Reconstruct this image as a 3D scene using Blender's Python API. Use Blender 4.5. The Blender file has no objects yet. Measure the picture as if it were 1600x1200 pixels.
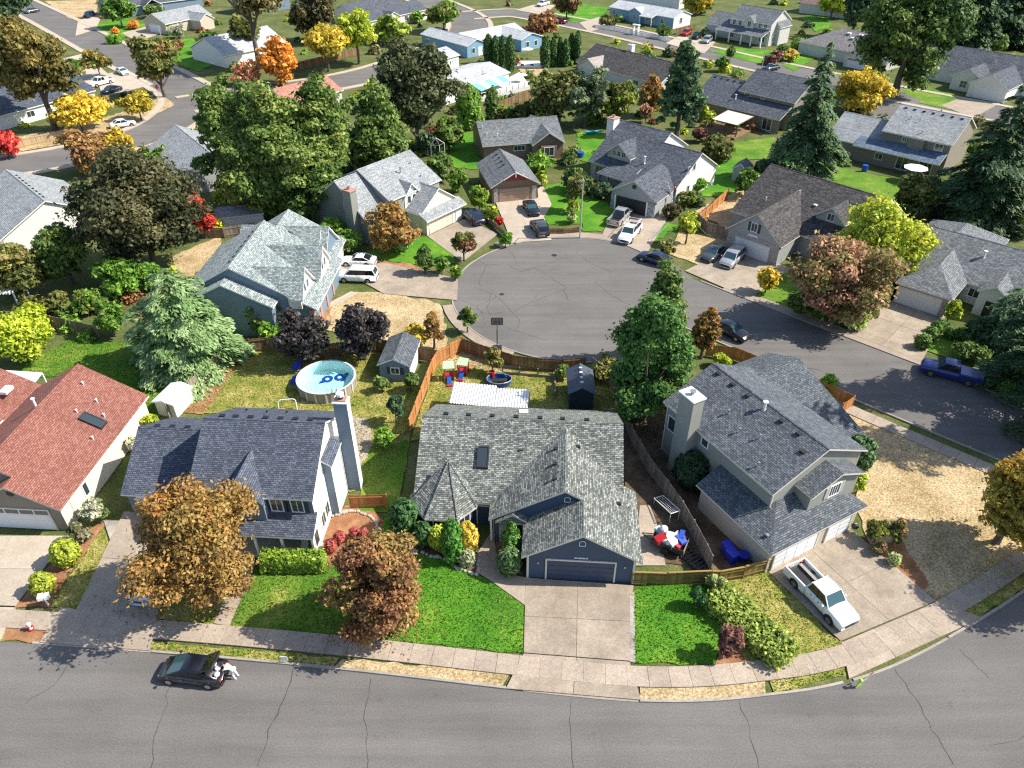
import bpy, bmesh, math, random
import numpy as np
from mathutils import Vector, Matrix
R = math.radians
random.seed(7)
sc = bpy.context.scene
COL = sc.collection
# ------------------------------------------------------------------ camera
CAM_H, CAM_PITCH, CAM_F = 45.0, R(36.5), 1150.0      # metres, down-tilt, focal length in px of a 1600 px wide picture
cd = bpy.data.cameras.new('camera')
cam = bpy.data.objects.new('camera', cd)
COL.objects.link(cam)
cam.location = (0, 0, CAM_H)
cam.rotation_euler = (math.pi / 2 - CAM_PITCH, 0, 0)
cd.sensor_width = 36
cd.lens = 36 * CAM_F / 1600
cd.clip_end = 2000
cd.clip_start = 0.5
sc.camera = cam
# ------------------------------------------------------------------ sky, sun, exposure
SUN = Vector((1.03, 0.035, 1.0)).normalized()
wd = bpy.data.worlds.new('World')
sc.world = wd
wd.use_nodes = True
wn = wd.node_tree
sky = wn.nodes.new('ShaderNodeTexSky')
sky.sky_type = 'NISHITA'
sky.sun_disc = False
sky.sun_elevation = math.asin(SUN.z)
sky.sun_rotation = math.atan2(SUN.x, SUN.y)
bg = wn.nodes['Background']
wn.links.new(sky.outputs[0], bg.inputs[0])
bg.inputs[1].default_value = 0.125
sl = bpy.data.lights.new('sun', 'SUN')
sl.energy = 4.8
sl.angle = R(0.5)
sl.color = (1.0, 0.94, 0.83)
so = bpy.data.objects.new('sun', sl)
COL.objects.link(so)
so.rotation_euler = (-SUN).to_track_quat('-Z', 'Y').to_euler()
so.location = (80, 60, 90)
sc.view_settings.view_transform = 'Standard'
sc.view_settings.look = 'None'
sc.view_settings.gamma = 1
sc.view_settings.exposure = 0.68
sc.render.engine = 'CYCLES'
sc.cycles.use_denoising = False
sc.cycles.filter_width = 1.25
sc.cycles.max_bounces = 6
sc.cycles.transparent_max_bounces = 12

# ------------------------------------------------------------------ survey: picture point (1600x1200) -> place on the ground at height z
_c, _s = math.cos(CAM_PITCH), math.sin(CAM_PITCH)
def at(px, py, z=0.0):
    u, v = (px - 800) / CAM_F, (py - 600) / CAM_F
    t = (z - CAM_H) / (-_s - v * _c)
    return Vector((u * t, (_c - v * _s) * t, z))
def pxm(x, y, z=0.0):                       # picture px per metre at a place
    return CAM_F / (y * _c - (z - CAM_H) * _s)
def height_to(x, y, top_py):                # how tall a thing at x,y is whose top shows at picture row top_py
    v = (600 - top_py) / CAM_F              # up/zc
    # up = y s + r c ; zc = y c - r s ; up = v zc
    r = (v * y * _c - y * _s) / (_c + v * _s)
    return r + CAM_H

# ------------------------------------------------------------------ tags
def tag(o, label, cat, group=None):
    o['label'] = label
    o['category'] = cat
    if group: o['group'] = group
    return o
def struct(o):
    o['kind'] = 'structure'
    return o
def stuff(o):
    o['kind'] = 'stuff'
    return o
def empty(name, loc, rz=0.0):
    o = bpy.data.objects.new(name, None)
    COL.objects.link(o)
    o.location = loc
    o.rotation_euler = (0, 0, rz)
    o.empty_display_size = 0.3
    return o
def copy_tree(o, parent=None):
    c = o.copy()
    COL.objects.link(c)
    c.parent = parent
    for ch in list(o.children):
        copy_tree(ch, c)
    return c

# ------------------------------------------------------------------ materials
MATS = {}
class NT:
    def __init__(s, m):
        m.use_nodes = True
        s.t = m.node_tree
        s.b = s.t.nodes['Principled BSDF']
        s.out = s.t.nodes['Material Output']
    def n(s, ty, _p=None, **k):
        nd = s.t.nodes.new('ShaderNode' + ty)
        for a, v in (_p or {}).items(): setattr(nd, a, v)
        for a, v in k.items():
            a = a.replace('_', ' ')
            s.set(nd.inputs[int(a[1:])] if a[0] == 'i' and a[1:].isdigit() else nd.inputs[a], v)
        return nd
    def set(s, inp, v):
        if isinstance(v, bpy.types.NodeSocket): s.t.links.new(v, inp)
        else:
            if isinstance(v, tuple) and len(v) == 3 and inp.type == 'RGBA': v = v + (1,)
            inp.default_value = v
    def ramp(s, fac, stops):
        r = s.t.nodes.new('ShaderNodeValToRGB')
        e = r.color_ramp.elements
        while len(e) < len(stops): e.new(0.5)
        for i, (p, c) in enumerate(stops):
            e[i].position = p
            e[i].color = tuple(c) + (1,) if len(c) == 3 else c
        s.t.links.new(fac, r.inputs[0])
        return r.outputs[0]
    def mix(s, fac, a, b, mode='MIX'):
        nd = s.t.nodes.new('ShaderNodeMix')
        nd.data_type = 'RGBA'
        nd.blend_type = mode
        s.set(nd.inputs[0], fac); s.set(nd.inputs[6], a); s.set(nd.inputs[7], b)
        return nd.outputs[2]
    def math(s, op, a, b=0.0):
        nd = s.t.nodes.new('ShaderNodeMath')
        nd.operation = op
        s.set(nd.inputs[0], a); s.set(nd.inputs[1], b)
        return nd.outputs[0]
    def bump(s, h, strength=.5, dist=.02):
        b = s.n('Bump', Strength=strength, Distance=dist, Height=h)
        s.t.links.new(b.outputs[0], s.b.inputs['Normal'])
    def noise(s, vec, scale, detail=4.0, rough=.6):
        return s.n('TexNoise', Vector=vec, Scale=scale, Detail=detail, Roughness=rough).outputs[0]
def mat(name, fn):
    if name in MATS: return MATS[name]
    m = bpy.data.materials.new(name)
    t = NT(m)
    t.b.inputs['Roughness'].default_value = .8
    fn(t)
    MATS[name] = m
    return m
def col_mul(c, k): return tuple(min(1, v * k) for v in c)
def plain(name, c, rough=.7, metal=0.0, spec=.5, coat=0.0, vary=.12):
    def f(t):
        p = t.n('NewGeometry').outputs['Position']
        n = t.noise(p, 1.7, 5)
        t.set(t.b.inputs['Base Color'], t.mix(n, col_mul(c, 1 - vary), col_mul(c, 1 + vary)))
        t.b.inputs['Roughness'].default_value = rough
        t.b.inputs['Metallic'].default_value = metal
        t.b.inputs['Specular IOR Level'].default_value = spec
        t.b.inputs['Coat Weight'].default_value = coat
    return mat(name, f)
def shingle(name, dark, mid, light, w=.42, h=.16, contrast=1.0):
    def f(t):
        uv = t.n('UVMap').outputs[0]
        br = t.n('TexBrick', dict(offset=.43, offset_frequency=2), Vector=uv, Color1=(0, 0, 0), Color2=(1, 1, 1), Mortar=(.0, .0, .0),
                 Scale=1.0, Mortar_Size=.022, Mortar_Smooth=.3, Bias=0.0, Brick_Width=w, Row_Height=h)
        br2 = t.n('TexBrick', dict(offset=.37, offset_frequency=3), Vector=uv, Color1=(0, 0, 0), Color2=(1, 1, 1), Mortar=(.5, .5, .5),
                 Scale=1.0, Mortar_Size=.0, Bias=0.0, Brick_Width=w * .55, Row_Height=h)
        g = t.mix(.5, br.outputs[0], br2.outputs[0])
        c = t.ramp(g, [(.2, dark), (.5, mid), (.8, light)])
        p = t.n('NewGeometry').outputs['Position']
        big = t.noise(p, .35, 3)
        fine = t.noise(p, 22, 3)
        c = t.mix(1.0, c, t.ramp(big, [(.3, (.86, .86, .86)), (.7, (1.1, 1.1, 1.1))]), 'MULTIPLY')
        c = t.mix(1.0, c, t.ramp(fine, [(.3, (.8, .8, .8)), (.7, (1.18, 1.18, 1.18))]), 'MULTIPLY')
        c = t.mix(br.outputs[1], c, col_mul(dark, .45))
        t.set(t.b.inputs['Base Color'], c)
        t.b.inputs['Roughness'].default_value = .92
        t.b.inputs['Specular IOR Level'].default_value = .25
        # every course steps down over the one below it
        sep = t.n('SeparateXYZ', Vector=uv)
        saw = t.math('FRACT', t.math('DIVIDE', sep.outputs[1], h))
        hgt = t.math('ADD', t.math('MULTIPLY', saw, -1.0), t.math('MULTIPLY', g, .7))
        t.bump(hgt, .8, .02)
    return mat(name, f)
def siding(name, c, lap=.17, rough=.6, depth=.6):
    def f(t):
        uv = t.n('UVMap').outputs[0]
        p = t.n('NewGeometry').outputs['Position']
        n = t.noise(p, .8, 5)
        t.set(t.b.inputs['Base Color'], t.mix(n, col_mul(c, .88), col_mul(c, 1.1)))
        t.b.inputs['Roughness'].default_value = rough
        sep = t.n('SeparateXYZ', Vector=uv)
        saw = t.math('FRACT', t.math('DIVIDE', sep.outputs[1], lap))
        t.bump(t.math('MULTIPLY', saw, -1.0), depth, .02)
    return mat(name, f)
def bricky(name, cols, mortar, w=.22, h=.075):
    def f(t):
        uv = t.n('UVMap').outputs[0]
        br = t.n('TexBrick', Vector=uv, Color1=(0, 0, 0), Color2=(1, 1, 1), Mortar=(0, 0, 0), Scale=1.0, Mortar_Size=.012, Bias=0.0, Brick_Width=w, Row_Height=h)
        c = t.ramp(br.outputs[0], [(.1, cols[0]), (.5, cols[1]), (.9, cols[2])])
        t.set(t.b.inputs['Base Color'], t.mix(br.outputs[1], c, mortar))
        t.bump(t.math('MULTIPLY', br.outputs[1], -1.0), .6, .02)
    return mat(name, f)
def concrete(name, a, b, speck=.35, stain=None):
    def f(t):
        p = t.n('NewGeometry').outputs['Position']
        obj = t.n('ObjectInfo')
        big = t.noise(p, .45, 5)
        mid = t.noise(p, 3.5, 5, .7)
        fine = t.noise(p, 12, 4, .8)
        c = t.mix(t.ramp(big, [(.32, (0, 0, 0)), (.68, (1, 1, 1))]), a, b)
        c = t.mix(1.0, c, t.ramp(mid, [(.3, (.86,) * 3), (.72, (1.1,) * 3)]), 'MULTIPLY')
        c = t.mix(1.0, c, t.ramp(fine, [(.3, (1 - speck,) * 3), (.5, (1, 1, 1)), (.72, (1 + speck,) * 3)]), 'MULTIPLY')
        rnd = t.ramp(obj.outputs['Random'], [(0, (.9,) * 3), (1, (1.07,) * 3)])
        c = t.mix(1.0, c, rnd, 'MULTIPLY')
        if stain:
            st = t.ramp(t.noise(p, .8, 6, .7), [(.5, (0, 0, 0)), (.7, (1, 1, 1))])
            c = t.mix(t.math('MULTIPLY', st, .55), c, stain)
        t.set(t.b.inputs['Base Color'], c)
        t.b.inputs['Roughness'].default_value = .9
        t.bump(fine, .35, .01)
    return mat(name, f)
def ground_mat(name, stops, s1=.25, s2=3.0, s3=16.0, bump=.8, con=.37):
    """earth / lawn: patches of a few metres, tufts, and blades"""
    def f(t):
        p = t.n('NewGeometry').outputs['Position']
        a = t.noise(p, s1, 4)
        b = t.noise(p, s2, 5, .7)
        d = t.noise(p, s3, 3, .7)
        m = t.math('ADD', t.math('MULTIPLY', a, .5), t.math('ADD', t.math('MULTIPLY', b, .3), t.math('MULTIPLY', d, .2)))
        c = t.ramp(m, [(.36 + .28 * i / (len(stops) - 1), s) for i, s in enumerate(stops)])
        c = t.mix(1.0, c, t.ramp(d, [(.3, (1 - con,) * 3), (.7, (1 + con,) * 3)]), 'MULTIPLY')
        t.set(t.b.inputs['Base Color'], c)
        t.b.inputs['Roughness'].default_value = .95
        t.b.inputs['Specular IOR Level'].default_value = .15
        t.bump(t.math('ADD', d, t.math('MULTIPLY', b, .6)), bump, .06)
    return mat(name, f)
def wood_fence(name, cols):
    def f(t):
        g = t.n('NewGeometry')
        p = g.outputs['Position']
        mp = t.n('Mapping', Vector=p, Scale=(5, 5, .6))
        n = t.noise(mp.outputs[0], 3, 5, .7)
        r = g.outputs['Random Per Island']
        m = t.math('ADD', t.math('MULTIPLY', n, .6), t.math('MULTIPLY', r, .4))
        t.set(t.b.inputs['Base Color'], t.ramp(m, [(.25, cols[0]), (.5, cols[1]), (.75, cols[2])]))
        t.b.inputs['Roughness'].default_value = .85
        t.bump(n, .3, .01)
    return mat(name, f)
def m_asphalt(t):
    p = t.n('NewGeometry').outputs['Position']
    big = t.noise(p, .12, 4)
    mp = t.n('Mapping', Vector=p, Scale=(.05, .75, 1))
    streak = t.noise(mp.outputs[0], .9, 5, .65)
    spots = t.noise(p, .55, 6, .75)
    fine = t.noise(p, 10, 4, .85)
    c = t.ramp(big, [(.3, (.128, .120, .112)), (.7, (.168, .158, .149))])
    c = t.mix(1.0, c, t.ramp(streak, [(.3, (.84,) * 3), (.7, (1.14,) * 3)]), 'MULTIPLY')
    c = t.mix(1.0, c, t.ramp(spots, [(.26, (.72,) * 3), (.4, (1, 1, 1)), (.66, (1.0,) * 3), (.76, (1.13,) * 3)]), 'MULTIPLY')
    c = t.mix(1.0, c, t.ramp(fine, [(.28, (.6,) * 3), (.5, (1, 1, 1)), (.72, (1.5,) * 3)]), 'MULTIPLY')
    t.set(t.b.inputs['Base Color'], c)
    t.b.inputs['Roughness'].default_value = .88
    t.b.inputs['Specular IOR Level'].default_value = .3
    t.bump(fine, .5, .012)
def m_leaf(t):
    at_ = t.n('Attribute', dict(attribute_name='col'))
    g = t.n('NewGeometry')
    r = g.outputs['Random Per Island']
    c = t.mix(1.0, at_.outputs[0], t.ramp(r, [(0, (.62,) * 3), (1, (1.38,) * 3)]), 'MULTIPLY')
    t.set(t.b.inputs['Base Color'], c)
    t.b.inputs['Roughness'].default_value = .55
    t.b.inputs['Specular IOR Level'].default_value = .35
    tr = t.n('BsdfTranslucent', Color=c)
    mx = t.n('MixShader', i0=.32, i1=t.b.outputs[0], i2=tr.outputs[0])
    t.t.links.new(mx.outputs[0], t.out.inputs[0])
def m_bark(t):
    p = t.n('NewGeometry').outputs['Position']
    mp = t.n('Mapping', Vector=p, Scale=(4, 4, .8))
    n = t.noise(mp.outputs[0], 3, 5)
    t.set(t.b.inputs['Base Color'], t.ramp(n, [(.3, (.05, .038, .03)), (.7, (.17, .14, .115))]))
    t.bump(n, .6, .03)
def m_glass(t):
    t.b.inputs['Base Color'].default_value = (.035, .05, .06, 1)
    t.b.inputs['Roughness'].default_value = .06
    t.b.inputs['Specular IOR Level'].default_value = .8
def m_water(t):
    tr = t.n('BsdfTransparent', Color=(.70, .96, .97))
    gl = t.n('BsdfGlossy', Roughness=.04)
    p = t.n('NewGeometry').outputs['Position']
    bp = t.n('Bump', Strength=.12, Distance=.03, Height=t.noise(p, 3.0, 3))
    t.t.links.new(bp.outputs[0], gl.inputs['Normal'])
    fr = t.n('Fresnel', IOR=1.33)
    mx = t.n('MixShader', i0=fr.outputs[0], i1=tr.outputs[0], i2=gl.outputs[0])
    t.t.links.new(mx.outputs[0], t.out.inputs[0])
ASPHALT = mat('asphalt', m_asphalt)
LEAF = mat('leaf', m_leaf)
BARK = mat('bark', m_bark)
GLASS = mat('window_glass', m_glass)
WATER = mat('pool_water', m_water)
CONC = concrete('sidewalk_concrete', (.33, .265, .205), (.42, .345, .27), .4)
CONC_D = concrete('driveway_concrete', (.29, .235, .178), (.41, .34, .262), .42, (.20, .16, .12))
CONC_L = concrete('pale_concrete', (.42, .35, .27), (.50, .425, .335), .3)
KERB = concrete('kerb_concrete', (.30, .265, .23), (.40, .355, .31), .3)
GREEN = ground_mat('green_lawn', [(.05, .13, .012), (.085, .19, .02), (.15, .25, .03), (.34, .34, .08)])
LUSH = ground_mat('lush_lawn', [(.045, .15, .012), (.065, .21, .016), (.11, .26, .022), (.26, .33, .05)])
MIXED = ground_mat('patchy_lawn', [(.09, .15, .02), (.18, .22, .035), (.36, .32, .09), (.55, .45, .22)], .5)
DRY = ground_mat('dry_grass', [(.24, .20, .08), (.38, .28, .15), (.48, .365, .21), (.54, .425, .27)], .3, 1.1, 6.0, 1.0, .5)
YARD = ground_mat('yard_ground', [(.05, .075, .02), (.085, .115, .03), (.13, .14, .05), (.22, .18, .10)], .2, 1.2, 9)  # mixed green-brown ground between the lots
MULCH = ground_mat('bark_mulch', [(.22, .095, .045), (.30, .14, .07), (.38, .20, .10), (.46, .27, .15)], .8, 6, 24)
SOIL = ground_mat('dark_soil', [(.06, .04, .028), (.10, .07, .045), (.16, .11, .07), (.24, .18, .12)], .8, 6, 24)
GRAVEL = ground_mat('gravel', [(.20, .18, .16), (.32, .29, .26), (.44, .40, .36), (.55, .51, .46)], .8, 8, 22)
WHITE = plain('white_paint', (.80, .80, .78), .5, vary=.04)
OFFW = plain('offwhite_trim', (.66, .62, .55), .6, vary=.06)
GREYT = plain('grey_trim', (.42, .42, .42), .6)
BLACK = plain('black_plastic', (.02, .02, .022), .5)
RUBBER = plain('tyre_rubber', (.018, .018, .018), .85)
CHROME = plain('bare_metal', (.55, .56, .58), .3, 1.0)
GREYM = plain('grey_metal', (.36, .37, .38), .45, .6)
DARKM = plain('dark_metal', (.05, .05, .055), .5, .4)
CEDAR = wood_fence('cedar_fence', [(.30, .11, .03), (.44, .19, .06), (.56, .28, .11)])
OLDWOOD = wood_fence('weathered_fence', [(.13, .10, .075), (.24, .19, .145), (.36, .29, .22)])
MOSSY = wood_fence('mossy_fence', [(.10, .075, .02), (.20, .14, .035), (.33, .22, .07)])
BROWNF = wood_fence('brown_fence', [(.11, .065, .03), (.20, .12, .06), (.30, .19, .10)])

# ------------------------------------------------------------------ mesh builder
class MB:
    """collects faces (own material slot, metre UVs laid along the face) and links them as ONE mesh object"""
    def __init__(s):
        s.v, s.f, s.m, s.mats = [], [], [], []
    def mi(s, m):
        if m not in s.mats: s.mats.append(m)
        return s.mats.index(m)
    def face(s, pts, m):
        b = len(s.v)
        s.v += [tuple(p) for p in pts]
        s.f.append(tuple(range(b, b + len(pts))))
        s.m.append(s.mi(m))
    def mesh(s, verts, faces, m):
        b = len(s.v)
        s.v += [tuple(p) for p in verts]
        k = s.mi(m)
        for f in faces:
            s.f.append(tuple(b + i for i in f)); s.m.append(k)
    def slab(s, pts, t, top, side=None):
        """a flat polygon given by its upper face, thickened downwards"""
        side = side or top
        pts = [Vector(p) for p in pts]
        n = Vector((0, 0, 0))
        for i in range(len(pts)): n += (pts[i] - pts[0]).cross(pts[(i + 1) % len(pts)] - pts[0])
        if n.z < 0: pts.reverse()
        lo = [p - Vector((0, 0, t)) for p in pts]
        b = len(s.v); k = len(pts)
        s.v += [tuple(p) for p in pts + lo]
        s.f.append(tuple(range(b, b + k))); s.m.append(s.mi(top))
        s.f.append(tuple(range(b + 2 * k - 1, b + k - 1, -1))); s.m.append(s.mi(side))
        for i in range(k):
            j = (i + 1) % k
            s.f.append((b + i, b + k + i, b + k + j, b + j)); s.m.append(s.mi(side))
    def box(s, x0, x1, y0, y1, z0, z1, m, tf=None):
        c = [Vector((x, y, z)) for z in (z0, z1) for y in (y0, y1) for x in (x0, x1)]
        if tf: c = [tf(p) for p in c]
        s.mesh(c, [(0, 2, 3, 1), (4, 5, 7, 6), (0, 1, 5, 4), (2, 6, 7, 3), (0, 4, 6, 2), (1, 3, 7, 5)], m)
    def bar(s, a, b, r, m, n=6, r2=None):
        a, b = Vector(a), Vector(b)
        r2 = r if r2 is None else r2
        d = (b - a).normalized()
        x = d.orthogonal().normalized(); y = d.cross(x)
        vs = []
        for c, rr in ((a, r), (b, r2)):
            for i in range(n):
                t = 2 * math.pi * i / n
                vs.append(c + x * rr * math.cos(t) + y * rr * math.sin(t))
        fs = [(i, (i + 1) % n, n + (i + 1) % n, n + i) for i in range(n)] + [tuple(range(n - 1, -1, -1)), tuple(range(n, 2 * n))]
        s.mesh(vs, fs, m)
    def cyl(s, cx, cy, z0, z1, r, m, n=16, r2=None):
        s.bar((cx, cy, z0), (cx, cy, z1), r, m, n, r2)
    def ball(s, c, r, m, sz=1.0, n=10, k=6):
        vs, fs = [], []
        for j in range(k + 1):
            a = math.pi * j / k
            for i in range(n):
                t = 2 * math.pi * i / n
                vs.append((c[0] + r * math.sin(a) * math.cos(t), c[1] + r * math.sin(a) * math.sin(t), c[2] + r * sz * math.cos(a)))
        for j in range(k):
            for i in range(n):
                fs.append((j * n + i, (j + 1) * n + i, (j + 1) * n + (i + 1) % n, j * n + (i + 1) % n))
        s.mesh(vs, fs, m)
    def data(s, name, smooth=False):
        me = bpy.data.meshes.new(name)
        me.from_pydata(s.v, [], s.f)
        for m in s.mats: me.materials.append(m)
        me.polygons.foreach_set('material_index', s.m)
        uv = me.uv_layers.new(name='UVMap')
        for p in me.polygons:
            n = p.normal
            if abs(n.z) > .995: d, u = Vector((1, 0, 0)), Vector((0, 1, 0))
            else:
                d = Vector((-n.y, n.x, 0)).normalized()
                u = n.cross(d)
                if u.z < 0: u = -u
            for li in p.loop_indices:
                co = me.vertices[me.loops[li].vertex_index].co
                uv.data[li].uv = (co.dot(d), co.dot(u))
        if smooth: me.polygons.foreach_set('use_smooth', [True] * len(me.polygons))
        me.update()
        return me
    def build(s, name, parent=None, smooth=False):
        o = bpy.data.objects.new(name, s.data(name, smooth))
        COL.objects.link(o)
        o.parent = parent
        return o
def obj(name, me, parent=None):
    o = bpy.data.objects.new(name, me)
    COL.objects.link(o)
    o.parent = parent
    return o
# ================================================================== THE SETTING
def smooth_line(p, k=6):
    p = [Vector((q[0], q[1], 0)) for q in p]
    out = []
    for i in range(len(p) - 1):
        a, b, c, d = p[max(i - 1, 0)], p[i], p[i + 1], p[min(i + 2, len(p) - 1)]
        for j in range(k):
            t = j / k
            out.append(.5 * ((2 * b) + (c - a) * t + (2 * a - 5 * b + 4 * c - d) * t * t + (3 * b - a - 3 * c + d) * t ** 3))
    out.append(p[-1])
    return out
def normals(p):
    n = []
    for i in range(len(p)):
        d = (p[min(i + 1, len(p) - 1)] - p[max(i - 1, 0)]).normalized()
        n.append(Vector((-d.y, d.x, 0)))
    return n
def strip(mb, p, o0, o1, z, m, thick=0.0):
    n = normals(p)
    for i in range(len(p) - 1):
        q = [p[i] + n[i] * o0, p[i + 1] + n[i + 1] * o0, p[i + 1] + n[i + 1] * o1, p[i] + n[i] * o1]
        q = [Vector((v.x, v.y, z)) for v in q]
        if thick: mb.slab(q, thick, m)
        else: mb.face(q if (q[1] - q[0]).cross(q[2] - q[0]).z > 0 else q[::-1], m)
def along(p, step):
    """points every step metres along a polyline"""
    out, acc = [p[0]], 0.0
    for i in range(len(p) - 1):
        a, b = p[i], p[i + 1]
        L = (b - a).length
        t = step - acc
        while t <= L:
            out.append(a.lerp(b, t / L)); t += step
        acc = (acc + L) % step
    return out
g = MB()
g.face([(-900, -300, -.03), (900, -300, -.03), (900, 1500, -.03), (-900, 1500, -.03)], YARD)
struct(g.build('ground'))
# ---- the street in front
KF = smooth_line([(-75, 33.2), (-55, 32.0), (-35.7, 30.6), (-24.8, 29.7), (-12.1, 28.45), (-.4, 27.0), (3.8, 26.5), (8.3, 26.1), (12.5, 26.1), (16.7, 26.5), (21.2, 27.2),
                  (26.0, 28.7), (31.6, 31.3), (38.1, 34.8), (46, 39.8), (56, 47)])
mb = MB(); strip(mb, KF, 0, -11.0, 0.0, ASPHALT)
front_road = struct(mb.build('front_street'))
mb = MB(); strip(mb, KF, -11.0, -11.2, .12, KERB, .14); strip(mb, KF, -11.2, -14, .11, CONC)
struct(mb.build('far_pavement'))
def kerb_span(p, a, b, h, name='kerb'):
    q = [v for v in p if a <= v.x <= b]
    if len(q) < 2: return
    m = MB()
    strip(m, q, 0.0, .17, h, KERB, h + .02)
    return struct(m.build(name))
for a, b, h in ((-75, -34, .05), (-34.6, -24.3, .05), (-24.9, .2, .12), (-.4, 8.6, .04), (8.0, 22.6, .12), (22.0, 30.9, .05), (30.5, 56, .12)):
    kerb_span(KF, a, b, h)
# sidewalk of single slabs behind the planting strip
def slab_walk(name, line, o0, o1, step, m, skip=()):
    root = MB()
    strip(root, line, o0 - .02, o1 + .02, .07, SOIL)
    root = struct(root.build(name))
    pts = along(line, step)
    nn = normals(pts)
    for i in range(len(pts) - 1):
        if any(a < pts[i].x < b for a, b in skip): continue
        d = (pts[i + 1] - pts[i]).normalized() * .012
        z = .115 + random.uniform(-.006, .008)
        s_ = MB()
        s_.slab([(pts[i] + d + nn[i] * o0).to_tuple()[:2] + (z,), (pts[i + 1] - d + nn[i + 1] * o0).to_tuple()[:2] + (z,),
                 (pts[i + 1] - d + nn[i + 1] * o1).to_tuple()[:2] + (z,), (pts[i] + d + nn[i] * o1).to_tuple()[:2] + (z,)], .12, m)
        s_.build('slab', root)
    return root
slab_walk('sidewalk', KF, 1.05, 2.55, 1.48, CONC)
# ---- circle and its street
CX, CY, CR = 8.0, 80.0, 15.3
mb = MB()
ring = [(CX + CR * math.cos(t * 2 * math.pi / 96), CY + CR * math.sin(t * 2 * math.pi / 96), .012) for t in range(96)]
mb.face(ring, ASPHALT)
circle = struct(mb.build('turning_circle'))
CS = smooth_line([(11, 84.5), (18, 80.6), (24.7, 74.4), (33.2, 66.4), (39.7, 60.3), (47.5, 53.2), (58, 43.5), (66, 36)])
mb = MB(); strip(mb, CS, 5.3, -5.3, .006, ASPHALT)
side_road = struct(mb.build('side_street'))
def arc(a0, a1, r=CR, n=40):
    return [Vector((CX + r * math.cos(R(a0 + (a1 - a0) * i / n)), CY + r * math.sin(R(a0 + (a1 - a0) * i / n)), 0)) for i in range(n + 1)]
mb = MB(); strip(mb, arc(305, 56), 0, .17, .11, KERB, .12) if 0 else None
for a0, a1, h in ((56, 100, .06), (100, 128, .12), (128, 148, .05), (148, 176, .12), (176, 192, .05), (192, 322, .12)):
    m2 = MB(); strip(m2, arc(a0, a1), 0, -.17, h, KERB, h + .02); struct(m2.build('kerb'))
up = [v for v in CS if v.x > 20]
m2 = MB(); strip(m2, up, 5.3, 5.47, .1, KERB, .12); struct(m2.build('kerb'))
lo = [v for v in CS if v.x > 22]
m2 = MB(); strip(m2, lo, -5.3, -5.47, .12, KERB, .14); struct(m2.build('kerb'))
slab_walk('sidewalk', [v for v in CS if v.x > 36], -6.5, -8.0, 1.5, CONC)
m2 = MB(); strip(m2, arc(192, 240), -.2, -1.4, .1, CONC, .1); struct(m2.build('sidewalk'))
m2 = MB(); strip(m2, arc(56, 128), -.2, -1.7, .09, CONC, .1); struct(m2.build('sidewalk'))
m2 = MB(); strip(m2, [v for v in up if 22 < v.x < 46], 5.5, 6.9, .085, CONC, .1); struct(m2.build('sidewalk'))
# ---- roads farther back
ROADS = [(CS, 10.6)]
_rzs = iter((.004, .008, .012))
def _rz(): return next(_rzs)
def road(name, pts, w, walks=True):
    p = smooth_line(pts)
    m = MB(); strip(m, p, w / 2, -w / 2, _rz(), ASPHALT)
    o = struct(m.build(name))
    ROADS.append((p, w))
    for s_ in (1, -1):
        m = MB(); strip(m, p, s_ * w / 2, s_ * (w / 2 + .2), .12, KERB, .14); struct(m.build('kerb'))
        if walks:
            m = MB(); strip(m, p, s_ * (w / 2 + .2), s_ * (w / 2 + 1.6), .1, CONC_L, .12); struct(m.build('sidewalk'))
    return o
road('back_street', [(-112, 108), (-95, 119), (-80, 127.5), (-71, 137), (-67.5, 150), (-70, 166), (-82, 182), (-107, 210), (-142, 250), (-180, 292)], 10)
road('back_street', [(-69, 160), (-58, 168), (-44, 175.5), (-32, 187), (-20, 208), (-13, 232), (-15, 255), (-28, 283), (-45, 310)], 11)
road('back_street', [(-14, 258), (0, 262), (12, 253), (30, 234), (46, 214), (60, 196), (74, 180), (90, 163), (112, 142), (140, 118)], 11)

# ---- ground patches laid as thin sheets, each a little above the one before
_pz = [.03]
def poly(px): return [at(x, y) for x, y in px]
BLADES = []
PATCHES = []
def ragged(pts, amp, step=.7):
    out = []
    for i in range(len(pts)):
        a, b = pts[i], pts[(i + 1) % len(pts)]
        k = max(1, int((b - a).length / step))
        for j in range(k):
            q = a.lerp(b, j / k)
            if j: q = q + Vector((random.uniform(-amp, amp), random.uniform(-amp, amp), 0))
            out.append(q)
    return out
def patch(name, px, m, blades=None, z=None, kind=True):
    _pz[0] += .0007
    z = _pz[0] if z is None else z
    pts = [Vector((p.x, p.y, z)) for p in poly(px)]
    PATCHES.append(pts)
    if m in (GREEN, LUSH, MIXED, DRY, MULCH, SOIL): pts = ragged(pts, .13 if pts[0].y < 70 else .3)
    mb = MB()
    a = sum(pts[i].x * pts[(i + 1) % len(pts)].y - pts[(i + 1) % len(pts)].x * pts[i].y for i in range(len(pts)))
    mb.face(pts if a > 0 else pts[::-1], m)
    o = mb.build(name)
    struct(o)
    if blades: BLADES.append((pts, blades, z))
    return o
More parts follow.
